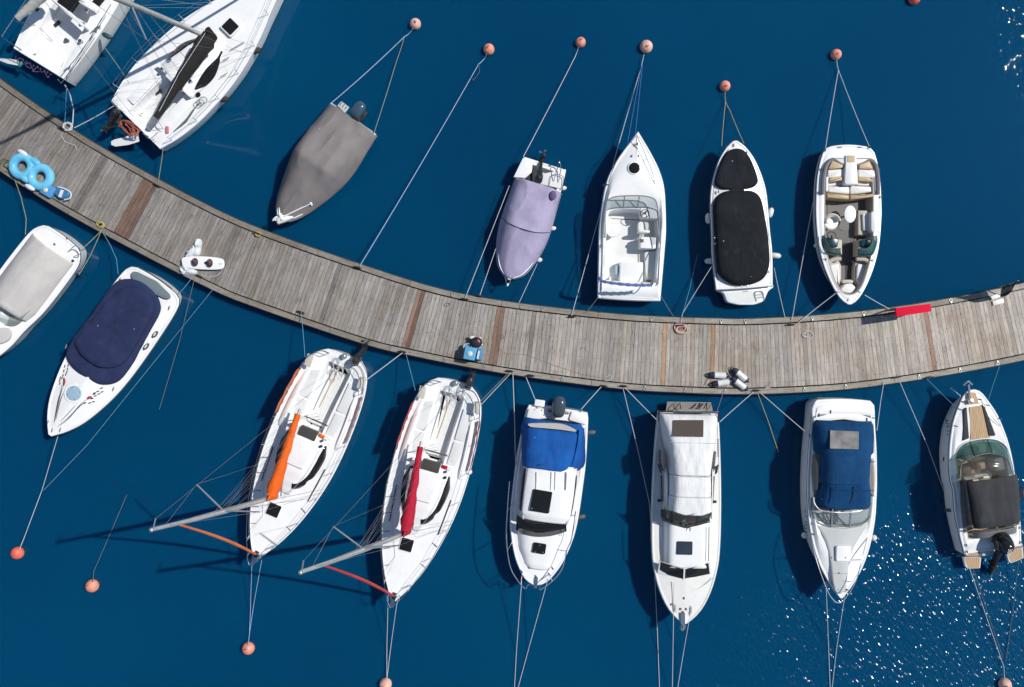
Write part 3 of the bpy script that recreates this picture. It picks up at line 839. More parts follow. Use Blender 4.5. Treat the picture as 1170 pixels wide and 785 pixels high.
def boat_walkaround():
    b = Boat('open_cruiser', 'white open motor cruiser with empty white cockpit and rolled blue sunshade', 'boat', (719, 344), (728.3, 151.8), 0.95)
    b.crop(670, 140, 3.568)
    out = Outline([(b.L, 0.0)] + b.side([(303, 727), (310, 640), (320, 520), (325, 430), (318, 280), (297, 200), (262, 130), (232, 80)]), bulge=0.03)
    sh = hull(b, out, 0.85, 1.15, white, 0.86, 0.75, steel)
    cf = b.q(185, 348).x; cr = b.q(180, 655).x
    ck = Outline([(cf, 0.0), (cf - 0.02, 0.5), (cf - 0.15, 0.98), (cf - 0.5, 1.07), (b.q(180, 500).x, 1.1), (cr, 1.06)])
    deck(b, out, sh, white, ck, 0.30, 0.10, 0.16, nonslip_w, white)
    # raised foredeck hatch with black lid
    c = b.q(195, 186, 1.25)
    MB().lathe([(0.27, 0.0), (0.27, 0.05), (0.25, 0.075), (0.0, 0.08)], Matrix.Translation((c.x, c.y, 1.20)), 28).build('hatch_rim', white, b.e)
    MB().lathe([(0.215, 0.0), (0.21, 0.02), (0.15, 0.035), (0.0, 0.04)], Matrix.Translation((c.x, c.y, 1.28)), 28).build('deck_hatch', dglass, b.e)
    # windscreen
    base = b.qs([(76, 470, 1.05), (80, 380, 1.08), (95, 352, 1.10), (185, 344, 1.12), (275, 352, 1.10), (292, 385, 1.08), (298, 490, 1.05)])
    top = b.qs([(66, 470, 1.3), (78, 350, 1.5), (100, 308, 1.52), (185, 298, 1.54), (265, 306, 1.52), (290, 345, 1.5), (300, 490, 1.3)])
    strip(b, 'windscreen', base, top, cglass)
    rail(b, 'windscreen_frame', top, 0.024, midgrey)
    rail(b, 'windscreen_base', base, 0.018, midgrey)
    for x0, x1 in ((150, 156), (208, 216)):
        rail(b, 'windscreen_strut', [b.q(x0, 347, 1.1), b.q(x1, 302, 1.53)], 0.02, midgrey)
    # helm
    hb = b.qs([(215, 350), (290, 352), (292, 395), (225, 392)], 0.9)
    slabs(b, 'dashboard', [hb], 0.32, 1.08, white, 0.04, 0.08)
    MB().torus((0, 0, 0), 0.17, 0.016, 20, 6, Matrix.Translation(b.q(238, 372, 1.2)) @ Matrix.Rotation(R(-30), 4, 'Y')).tube([b.q(238, 372, 1.2), b.q(245, 362, 1.08)], 0.03).build('steering_wheel', black, b.e)
    c = b.q(232, 425, 0.8)
    MB().lathe([(0.05, 0.0), (0.05, 0.35)], Matrix.Translation((c.x, c.y, 0.3)), 10).build('seat_pedestal', steel, b.e)
    MB().rbox((c.x, c.y), 0.42, 0.44, 0.64, 0.80, 0, 0.12, 0.05).build('helm_seat', vin_w, b.e)
    MB().rbox((c.x - 0.22, c.y), 0.12, 0.46, 0.72, 1.1, 0, 0.05, 0.04).build('seat_back', vin_w, b.e)
    MB().rbox(b.q(252, 490), 0.46, 0.62, 0.31, 0.95, 0, 0.06, 0.03).build('wet_bar', white, b.e)
    MB().rbox(b.q(225, 482), 0.13, 0.16, 0.952, 0.97, 0, 0.03).build('sink_lid', darkgrey, b.e)
    c = b.q(108, 440, 0.6)
    MB().lathe([(0.06, 0.0), (0.06, 0.3), (0.27, 0.32), (0.29, 0.38), (0.27, 0.43), (0.0, 0.45)], Matrix.Translation((c.x, c.y, 0.31)), 24).build('stool', vin_w, b.e)
    slabs(b, 'engine_box', [b.qs([(135, 568), (230, 570), (228, 652), (133, 650)], 0.6)], 0.31, 0.74, white, 0.05, 0.08)
    slabs(b, 'side_bench', [b.qs([(236, 530), (288, 520), (288, 640), (240, 640)], 0.5)], 0.31, 0.55, nonslip_w, 0.03, 0.05)
    slabs(b, 'cooler_lid', [b.qs([(118, 580), (132, 580), (132, 620), (118, 620)], 0.6)], 0.31, 0.6, plain('pale_blue_plastic', (0.35, 0.5, 0.58)), 0.02, 0.03)
    # grab rails and rolled sunshade on its hoop
    rail(b, 'grab_rail', b.qs([(292, 660, 1.0), (297, 560, 1.22), (300, 490, 1.3), (290, 400, 1.4)]), 0.02, steel)
    rail(b, 'grab_rail', b.qs([(60, 650, 1.0), (64, 560, 1.22), (66, 470, 1.3), (76, 380, 1.42)]), 0.02, steel)
    hp = b.qs([(52, 500, 1.0), (50, 625, 1.75), (62, 645, 1.95), (165, 662, 2.0), (260, 664, 1.95), (288, 650, 1.78), (298, 510, 1.0)])
    rail(b, 'shade_hoop', hp, 0.02, steel)
    rl = catmull(b.qs([(53, 632, 1.86), (70, 648, 1.97), (165, 661, 2.02), (250, 663, 1.97), (270, 660, 1.9)]), 10)
    MB().tube(rl, [0.06 + 0.014 * math.sin(i * 1.9) for i in range(len(rl))], 8).build('rolled_sunshade', cv_navy if 0 else canvas('canvas_faded_blue', (0.10, 0.15, 0.34), (1.4, 1.3, 1.2)), b.e)
    # transom step
    slabs(b, 'transom_door', [b.qs([(85, 660), (262, 672), (262, 690), (85, 680)], 0.9)], 0.6, 1.0, white, 0.02, 0.03)
    slabs(b, 'swim_platform', [b.qs([(60, 690), (275, 700), (272, 722), (60, 716)], 0.6)], 0.80, 0.905, white3, 0.02, 0.04)
    rail(b, 'bow_rail', b.qs([(90, 245, 1.15), (120, 165, 1.35), (160, 105, 1.42), (206, 52, 1.45)]), 0.015, steel, [(b.q(112, 170, 1.1), b.q(118, 168, 1.34)), (b.q(155, 108, 1.15), b.q(158, 108, 1.41))])
    rail(b, 'bow_rail', b.qs([(282, 275, 1.12), (272, 215, 1.3), (248, 150, 1.38), (206, 52, 1.45)]), 0.015, steel, [(b.q(278, 240, 1.1), b.q(278, 235, 1.25)), (b.q(246, 148, 1.15), b.q(247, 147, 1.37))])
    cleats(b, [b.q(185, 137, 1.2), b.q(212, 137, 1.2), b.q(198, 92, 1.17), b.q(208, 88, 1.17)], 0, black, 0.05)
    cleats(b, [b.q(290, 655, 0.92), b.q(65, 500, 0.95), b.q(308, 350, 0.95), b.q(308, 378, 0.95)], 0, black, 0.08)
    fender(692.5, 211.5, R(10), 'dark blue fender on the left side of the open white cruiser', fend_d, 0.34, 0.08, 0.95)
    return b

def boat_black_covers():
    b = Boat('covered_runabout', 'white motorboat with two black covers, rounded swim platform towards the pier', 'boat', (851, 327), (839.5, 161.5), 0.95)
    b.crop(790, 150, 3.738)
    out = Outline([(b.L, 0.07)] + b.side([(350, 660), (348, 520), (337, 420), (322, 270), (300, 190), (268, 120), (232, 72), (205, 50)]), bulge=0.02)
    sh = hull(b, out, 0.85, 1.05, white, 0.88, 0.55, darkgrey, sr=0.02)
    deck(b, out, sh, white, None, camber=0.12)
    def cov(name, P, z, hgt, seed):
        ring = smoothpoly(b.qs(P, 1.1), 5)
        return dome(name, ring, [(1.015, z - 0.10), (1.0, z), (0.97, z + hgt * 0.5), (0.9, z + hgt * 0.8), (0.7, z + hgt * 0.95), (0.4, z + hgt), (0.1, z + hgt)], cv_black, b.e, 0.035, 2.2, seed)
    cov('bow_cover', [(190, 74), (230, 86), (262, 140), (283, 200), (278, 228), (245, 245), (190, 250), (135, 246), (107, 230), (104, 200), (122, 145), (150, 90)], 1.10, 0.09, 2)
    cov('cockpit_cover', [(205, 252), (265, 256), (298, 290), (318, 380), (332, 480), (334, 570), (310, 625), (250, 652), (180, 652), (125, 615), (110, 560), (103, 450), (98, 350), (105, 290), (140, 258)], 1.06, 0.20, 5)
    MB().bar(b.q(172, 251, 1.19), b.q(225, 250, 1.19), 0.12, 0.02).build('centre_flap', cv_black, b.e)
    # platform
    P = roundpoly([(p.x, p.y) for p in b.qs([(103, 655), (110, 683), (136, 690), (150, 730), (200, 742), (265, 742), (308, 727), (328, 680), (350, 668), (350, 655)], 0.55)], 0.12, 4)
    MB().slab(P, 0.30, 0.62, 0.05).build('swim_platform', white, b.e)
    P = roundpoly([(p.x, p.y) for p in b.qs([(150, 690), (310, 678), (296, 718), (262, 732), (200, 733), (160, 722)], 0.62)], 0.1, 4)
    MB().slab(P, 0.615, 0.628).build('platform_tread', nonslip_w, b.e)
    rail(b, 'boarding_ladder', [b.q(278, 728, 0.64), b.q(272, 690, 0.67), b.q(302, 685, 0.67), b.q(312, 722, 0.64)], 0.018, steel, [(b.q(275, 700, 0.66), b.q(304, 696, 0.66)), (b.q(276, 712, 0.66), b.q(308, 708, 0.66))])
    MB().bar(b.q(220, 684, 0.635), b.q(243, 682, 0.635), 0.03, 0.01).build('grab_plate', midgrey, b.e)
    m = MB()
    for x, y in ((98, 455), (100, 480), (322, 430), (316, 372), (128, 325), (330, 500), (215, 660), (240, 658), (260, 655)):
        m.ell(b.q(x, y, 1.12), 0.02, 0.02, 0.012, 8, 4)
    m.build('snap_fasteners', steel, b.e)
    rail(b, 'rub_line', [Vector((p.x, p.y, p.z)) for p in out.ring(0.10, lambda p: sh(p) + 0.03)[2:32]], 0.012, midgrey, per=1)
    cleats(b, [b.q(180, 60, 1.06), b.q(235, 92, 1.06), b.q(115, 258, 1.06), b.q(330, 600, 0.92), b.q(105, 600, 0.92)], 0, darkgrey, 0.07)
    fender(809, 249.5, R(90), 'white fender on the left side of the black-covered boat, nearer its bow')
    fender(880.5, 243, R(75), 'white fender on the right side of the black-covered boat, nearer its bow')
    fender(811, 298.5, R(0), 'grey-white fender on the left side of the black-covered boat by its mooring rope')
    fender(886.5, 292, R(-8), 'white fender on the right side of the black-covered boat, nearer the pier')
    return b

def boat_bowrider():
    b = Boat('bowrider', 'white bowrider with open tan and white seats and an oval table, bow at the pier', 'boat', (971, 166), (969.7, 348), 0.9)
    b.crop(920, 155, 7.85)
    s1 = b.side([(560, 92), (618, 122), (645, 190), (665, 270), (684, 400), (691, 600)])
    b.crop(920, 250, 7.85)
    s2 = b.side([(688, 20), (665, 240), (620, 420), (560, 570), (500, 680), (450, 740)])
    b.crop(920, 155, 7.85)
    out = Outline([(b.L, 0.06)] + sorted(s1 + s2, key=lambda t: -t[0]), bulge=0.07)
    sh = hull(b, out, 0.78, 0.98, white, 0.90, 0.6, darkgrey, sr=0.02)
    G1 = (920, 155, 7.85); G2 = (920, 250, 7.85)
    b.crop(*G2); bowx = b.q(390, 690).x; b.crop(*G1); aft = b.q(400, 235).x
    def hx(y, g, x): b.crop(*g); return abs(b.q(x, y).y)
    b.crop(*G2)
    side = [(bowx, 0.0), (b.q(390, 672).x, 0.27), (b.q(390, 600).x, 0.52), (b.q(390, 480).x, 0.72), (b.q(390, 330).x, 0.90), (b.q(390, 200).x, 0.98)]
    b.crop(*G1)
    side += [(b.q(400, 620).x, 1.0), (b.q(400, 420).x, 0.98), (b.q(400, 300).x, 0.9), (aft, 0.66)]
    ck = Outline(side)
    deck(b, out, sh, white, ck, 0.30, 0.05, 0.04, carpet, vin_b)
    def pol(P, z): return [b.q(x, y, z) for x, y in P]
    # sun deck + engine hatch
    slabs(b, 'aft_seat_base', [pol([(190, 240), (400, 215), (610, 240), (645, 330), (650, 520), (400, 560), (160, 520), (165, 330)], 0.6)], 0.31, 0.58, vin_b, 0.02, 0.1)
    slabs(b, 'sun_pad_base', [pol([(250, 205), (300, 190), (400, 182), (500, 190), (580, 205), (530, 245), (460, 262), (350, 262), (300, 248)], 0.9)], 0.7, 0.98, vin_w, 0.05, 0.1)
    slabs(b, 'walkway', [pol([(360, 172), (455, 172), (470, 430), (455, 442), (360, 442), (348, 430)], 1.0)], 0.5, 1.06, vin_w, 0.04, 0.06)
    slabs(b, 'walkway_step', [pol([(376, 180), (446, 180), (446, 240), (376, 240)], 1.05)], 1.05, 1.075, vin_t, 0.015, 0.03)
    for P in ([(352, 272), (300, 240), (252, 215), (205, 245), (180, 300), (165, 380), (160, 460), (158, 525)], [(468, 272), (520, 240), (575, 218), (622, 248), (640, 300), (652, 380), (655, 460), (655, 525)]):
        MB().tube(catmull(pol(P, 0.90), 4), 0.085, 8).build('aft_coaming', vin_g, b.e)
    slabs(b, 'tan_cushion', [pol([(245, 222), (342, 262), (335, 290), (207, 300)], 1.0), pol([(578, 225), (485, 262), (488, 295), (612, 300)], 1.0)], 0.9, 1.0, vin_t, 0.03, 0.05)
    slabs(b, 'seat_cushion', [pol([(195, 310), (352, 300), (352, 372), (192, 385)], 0.8), pol([(470, 300), (622, 312), (630, 385), (470, 375)], 0.8), pol([(175, 370), (205, 370), (200, 505), (172, 505)], 0.8), pol([(612, 370), (640, 370), (648, 505), (615, 505)], 0.8)], 0.5, 0.90, vin_w, 0.05, 0.06)
    slabs(b, 'tan_bolster', [pol([(215, 388), (250, 372), (350, 366), (345, 402), (205, 418)], 0.9), pol([(472, 370), (575, 375), (605, 402), (605, 418), (475, 404)], 0.9)], 0.6, 0.94, vin_t, 0.04, 0.05)
    slabs(b, 'bench_seat', [pol([(200, 418), (345, 406), (352, 440), (215, 450)], 0.8), pol([(475, 406), (605, 420), (600, 448), (470, 440)], 0.8)], 0.31, 0.72, vin_w, 0.04, 0.05)
    slabs(b, 'lounge_cushion', [pol([(208, 455), (396, 450), (396, 525), (210, 505)], 0.8), pol([(404, 450), (592, 455), (600, 505), (404, 525)], 0.8)], 0.31, 0.80, vin_w, 0.05, 0.06)
    slabs(b, 'lounge_backrest', [pol([(192, 515), (395, 532), (393, 575), (195, 555)], 0.9), pol([(402, 532), (530, 528), (610, 520), (608, 550), (402, 575)], 0.9)], 0.31, 0.92, vin_t, 0.05, 0.05)
    # oval table
    c = b.q(400, 705, 0.85)
    ov = [(c.x + 0.275 * math.cos(2 * PI * k / 28) * 1.0, c.y + 0.19 * math.sin(2 * PI * k / 28)) for k in range(28)]
    ov = [(c.x + 0.345 * math.cos(2 * PI * k / 28), c.y + 0.23 * math.sin(2 * PI * k / 28)) for k in range(28)]
    MB().slab(ov, 0.86, 0.90, 0.012).build('table_top', white, b.e)
    MB().tube([(c.x, c.y, 0.31), (c.x, c.y, 0.86)], 0.035, 10).build('table_leg', steel, b.e)
    # captain's chair (left) and facing lounger (right)
    c = b.q(240, 775, 0.8)
    MB().tube([(c.x, c.y, 0.31), (c.x, c.y, 0.6)], 0.04, 10).build('chair_pedestal', steel, b.e)
    MB().lathe([(0.2, 0.0), (0.28, 0.04), (0.30, 0.1), (0.26, 0.15), (0.0, 0.16)], Matrix.Translation((c.x, c.y, 0.58)), 24).build('captain_chair', vin_w, b.e)
    arc = [Vector((c.x + 0.27 * math.cos(a), c.y + 0.27 * math.sin(a), 0.86)) for a in [R(95 + 190 * k / 12) for k in range(13)]]
    MB().tube(arc, 0.075, 8).build('chair_back', vin_w, b.e)
    MB().tube([p + Vector((0, 0, 0.055)) for p in arc], 0.045, 8).build('chair_trim', vin_b, b.e)
    b.crop(*G1)
    slabs(b, 'side_lounger', [pol([(475, 668), (560, 668), (630, 690), (640, 785), (640, 880), (600, 895), (475, 890)], 0.7)], 0.31, 0.66, vin_b, 0.05, 0.06)
    slabs(b, 'lounger_cushion', [pol([(512, 700), (570, 700), (575, 850), (520, 852)], 0.75)], 0.6, 0.76, vin_w, 0.04, 0.04)
    slabs(b, 'lounger_back', [pol([(578, 690), (625, 668), (645, 720), (640, 860), (600, 880), (580, 850)], 0.9)], 0.5, 1.0, vin_w, 0.06, 0.08)
    # split windscreen and consoles
    b.crop(*G2)
    slabs(b, 'console', [pol([(165, 165), (325, 190), (325, 325), (230, 312), (170, 250)], 0.9)], 0.31, 0.99, vin_b, 0.04, 0.05)
    slabs(b, 'console', [pol([(470, 190), (600, 175), (638, 215), (600, 318), (470, 335)], 0.9)], 0.31, 0.99, vin_b, 0.04, 0.05)
    L1 = pol([(150, 150), (152, 230), (185, 300), (250, 322), (322, 328)], 1.0); L0 = pol([(178, 150), (190, 210), (230, 262), (285, 268), (318, 265)], 1.36)
    strip(b, 'windscreen', L1, [Vector((p.x, p.y, 1.36)) for p in L0], tglass)
    rail(b, 'windscreen_frame', [Vector((p.x, p.y, 1.36)) for p in L0], 0.017, black); rail(b, 'windscreen_base', L1, 0.016, black)
    R1 = pol([(640, 150), (640, 220), (605, 318), (540, 335), (468, 335)], 1.0); R0 = pol([(612, 150), (605, 205), (572, 258), (520, 275), (475, 268)], 1.36)
    strip(b, 'windscreen', R1, [Vector((p.x, p.y, 1.36)) for p in R0], tglass)
    rail(b, 'windscreen_frame', [Vector((p.x, p.y, 1.36)) for p in R0], 0.017, black); rail(b, 'windscreen_base', R1, 0.016, black)
    slabs(b, 'instrument_hood', [pol([(185, 165), (300, 175), (290, 255), (240, 262), (195, 225)], 1.05), pol([(488, 190), (598, 178), (600, 230), (560, 262), (500, 250)], 1.05)], 0.95, 1.10, plain('teal_dash', (0.008, 0.05, 0.062), 0.25), 0.05, 0.06)
    MB().torus((0, 0, 0), 0.17, 0.015, 20, 6, Matrix.Translation(b.q(238, 150, 1.05)) @ Matrix.Rotation(R(-25), 4, 'Y')).tube([b.q(238, 150, 1.05), b.q(238, 175, 0.98)], 0.03).build('steering_wheel', black, b.e)
    slabs(b, 'walk_through_door', [pol([(335, 215), (430, 210), (455, 235), (430, 395), (340, 395)], 0.5)], 0.312, 0.40, carpet_d, 0.03, 0.06)
    rail(b, 'door_stay', pol([(405, 210), (420, 175), (455, 212)], 1.1), 0.014, black)
    # bow seats
    slabs(b, 'bow_seat_base', [pol([(205, 390), (300, 372), (325, 420), (325, 540), (300, 615), (240, 520)], 0.6), pol([(450, 380), (560, 385), (582, 430), (540, 540), (480, 615), (435, 560), (440, 440)], 0.6)], 0.31, 0.60, vin_b, 0.04, 0.06)
    slabs(b, 'bow_cushion', [pol([(225, 412), (300, 398), (308, 430), (312, 535), (292, 598), (245, 520)], 0.7), pol([(475, 402), (550, 412), (556, 470), (540, 520), (490, 600), (462, 545), (466, 440)], 0.7)], 0.55, 0.70, vin_w, 0.04, 0.05)
    for P in ([(320, 358), (260, 364), (218, 385), (208, 425), (222, 480)], [(458, 360), (530, 366), (572, 392), (580, 430), (566, 480)]): MB().tube(catmull(pol(P, .82), 4), .085, 8).build('bow_backrest', vin_b, b.e)
    slabs(b, 'bow_locker', [pol([(330, 610), (350, 585), (390, 578), (425, 588), (455, 625), (440, 662), (390, 672), (335, 655), (310, 640)], 0.7)], 0.31, 0.78, vin_w, 0.05, 0.08)
    slabs(b, 'bow_footwell_trim', [pol([(322, 560), (345, 545), (420, 545), (440, 560), (425, 585), (390, 572), (345, 582)], 0.6)], 0.31, 0.58, vin_b, 0.03, 0.04)
    slabs(b, 'centre_mat', [pol([(362, 400), (430, 400), (425, 540), (365, 540)], 0.32)], 0.312, 0.325, carpet_d, 0, 0.03)
    b.crop(*G1)
    slabs(b, 'floor_mat', [pol([(200, 600), (490, 600), (480, 800), (345, 860), (200, 760)], 0.32)], 0.312, 0.325, plain('mat_grey', (0.23, 0.22, 0.21), 0.9, 0, 0.3, 50), 0, 0.05)
    slabs(b, 'transom_vent', [pol([(290, 97), (338, 95), (332, 107), (295, 108)], 0.85), pol([(472, 95), (518, 100), (512, 108), (478, 107)], 0.85)], 0.80, 0.83, midgrey, 0.006, 0.02)
    cleats(b, [b.q(150, 300, 0.86), b.q(125, 510, 0.86), b.q(660, 305, 0.86), b.q(682, 548, 0.86), b.q(180, 130, 0.83), b.q(575, 105, 0.83)], 0, darkgrey, 0.06)
    b.crop(*G2)
    cleats(b, [b.q(190, 362, 0.95), b.q(606, 372, 0.95), b.q(285, 655, 0.98), b.q(485, 655, 0.98)], R(60), steel, 0.07)
    MB().tube([b.q(385, 712, 1.0), b.q(382, 742, 1.02)], 0.022, 8).build('bow_light', steel, b.e)
    m = MB()
    for k in range(14):
        a, c = b.q(168 + 4.5 * k, 435 + 9.5 * k, 0.93), b.q(170 + 4.5 * k, 440 + 9.5 * k, 0.93)
        m.bar(a + Vector((0, 0, 0.012)), c + Vector((0, 0, 0.012)), 0.02, 0.01)
    m.build('side_lettering', black, b.e)
    fender(932.5, 280, R(60), 'small white fender on the left side of the bowrider', l=0.22, r=0.09)
    return b
# ================================================================== sailing boats
def stanchion_line(b, out, sheer, x0, x1, side, n, h=0.6, inset=0.07):
    'guard wires and their stanchions along one side'
    top = []; m = MB()
    for k in range(n):
        x = x0 + (x1 - x0) * k / (n - 1); y = side * (out.half(x) - inset); z = sheer(Vector((x, 0, 0)))
        m.tube([(x, y, z), (x, y + side * 0.03, z + h)], 0.012, 5); top.append(Vector((x, y + side * 0.03, z + h)))
    m.build('stanchions', steel, b.e)
    m = MB().tube(top, 0.006, 4); m.tube([p - Vector((0, 0, h * 0.45)) for p in top], 0.006, 4); m.build('guard_wire', r_wire, b.e)
    return top

def roof_window(b, secs, zb, pw, P, width):
    'dark glass strip lying on the curved flank of a coachroof'
    C = catmull([Vector((x, y, 0)) for x, y in P], 6); rows = []; n = len(C)
    def rz_(x, y):
        j = 0
        while j < len(secs) - 2 and x > secs[j + 1][0]: j += 1
        t = min(1, max(0, (x - secs[j][0]) / (secs[j + 1][0] - secs[j][0]))); t = t * t * (3 - 2 * t) * .5 + t * .5
        h = secs[j][1] + (secs[j + 1][1] - secs[j][1]) * t; zc = secs[j][3] + (secs[j + 1][3] - secs[j][3]) * t
        return zb + (zc - zb) * (1 - min(1, abs(y) / h) ** pw)
    for i, p in enumerate(C):
        tn = (C[min(i + 1, n - 1)] - C[max(i - 1, 0)]).normalized(); nn = Vector((-tn.y, tn.x, 0)); w = width(i / (n - 1)); row = []
        for k in (-1, -.33, .33, 1):
            q = p + nn * w * k; row.append(Vector((q.x, q.y, rz_(q.x, q.y) + .014)))
        rows.append(row)
    MB().loft(rows, False).build('cabin_window', dglass, b.e, 60).modifiers.new('thickness', 'SOLIDIFY').thickness = .01

def sail_bag(b, name, a, c, mat, r0=0.2, r1=0.08, drop=0.55):
    'stowed sail along the boom: a = mast end, c = aft end'
    a, c = Vector(a), Vector(c); rings = []; ax = (c - a).normalized(); sx = ax.cross(Vector((0, 0, 1))).normalized()
    n = 26
    for i in range(n + 1):
        t = i / n; p = a.lerp(c, t); r = r0 + (r1 - r0) * t ** 0.8
        if t < 0.04: r *= 0.75
        ring = []
        for k in range(14):
            g = 2 * PI * k / 14; w = 1 + 0.24 * noise.noise(Vector((t * 9, k * 1.3, r0 * 9)))
            ring.append(p + sx * math.cos(g) * r * w + Vector((0, 0, 1)) * (math.sin(g) * r * (1.25 if math.sin(g) > 0 else drop) * w))
        rings.append(ring)
    return MB().loft(rings, True, True, True).build(name, mat, b.e, 60)

def rigged(b, foot, tip, mat_sail, boom_aft, boom_fore, bow_pt, sp_t=0.52, spl=1.15, furl=True, chain=(3.9, 1.45), stern=None, r=0.085):
    foot, tip = Vector(foot), Vector(tip)
    rr = [r, r, r * 0.95, r * 0.85, r * 0.7]
    bend = Vector((-0.06, 0, 0))
    P = [foot.lerp(tip, t) + bend * 4 * t * (1 - t) * -1 for t in (0, 0.25, 0.5, 0.75, 1)]
    mast = MB().tube(P, rr, 10).build('mast', alu_w, b.e)
    MB().bar(P[0].lerp(P[1], .1) + Vector((-r * 0.9, 0, 0)), P[3] + Vector((-r * 0.8, 0, 0)), 0.03, 0.04).build('sail_track', midgrey, mast)
    MB().tube([tip + Vector((0, 0, -0.05)), tip + Vector((-0.35, 0, 0.12))], 0.025, 6).ell(tip + Vector((0, 0, 0.06)), 0.07, 0.07, 0.06, 10, 6).build('masthead', alu, mast)
    ends = []
    mid = foot.lerp(tip, sp_t)
    for s in (1, -1):
        e = mid + Vector((-0.45, s * spl, 0.03)); ends.append(e)
        MB().tube([mid, e], [0.035, 0.022], 6).build('spreader', alu, mast)
    m = MB(); hound = foot.lerp(tip, 0.93)
    for s, e in zip((1, -1), ends):
        ch = Vector((chain[0], s * chain[1], 1.1))
        m.tube([hound, e, ch], 0.006, 4, caps=False); m.tube([foot.lerp(tip, sp_t - 0.02), ch + Vector((-0.15, 0, 0))], 0.005, 4, caps=False)
        m.tube([mid, ch + Vector((0.25, -s * 0.1, 0))], 0.005, 4, caps=False)
    if stern is not None:
        m.tube([tip + Vector((-0.35, 0, 0.12)), Vector(stern)], 0.006, 4, caps=False)
    m.build('shrouds', r_wire, b.e)
    m = MB()
    for t, k in ((0.3, 0.35), (0.38, 0.5), (0.44, 0.62), (0.48, 0.8)):
        for s in (1, -1):
            m.tube([foot.lerp(tip, t + 0.12), Vector(boom_fore).lerp(Vector(boom_aft), k) + Vector((0, s * 0.12, 0))], 0.0045, 4, caps=False)
    m.build('lazy_jacks', r_wire, b.e)
    if furl:
        top = foot.lerp(tip, 0.86); bw = Vector(bow_pt)
        n = 14
        FP = [bw.lerp(top, 0.02 + 0.94 * i / n) - Vector((0, 0, 0.25 * math.sin(PI * i / n))) for i in range(n + 1)]
        MB().tube(FP, [0.038 + 0.02 * math.sin(PI * min(1, (i + 1.5) / n)) for i in range(n + 1)], 8).build('furled_foresail', mat_sail, b.e)
        MB().tube([bw, bw.lerp(top, 0.03)], 0.03, 8).tube([FP[-1], top], 0.02, 6).build('forestay', steel, b.e)
        MB().lathe([(0.05, 0), (0.1, 0.02), (0.1, 0.05), (0.06, 0.07), (0.1, 0.09), (0.1, 0.12), (0.05, 0.14)], Matrix.Translation(bw), 12).build('furling_drum', black, b.e)
    MB().tube([boom_fore, boom_aft], 0.06, 8).build('boom', alu_w, b.e)
    return mast

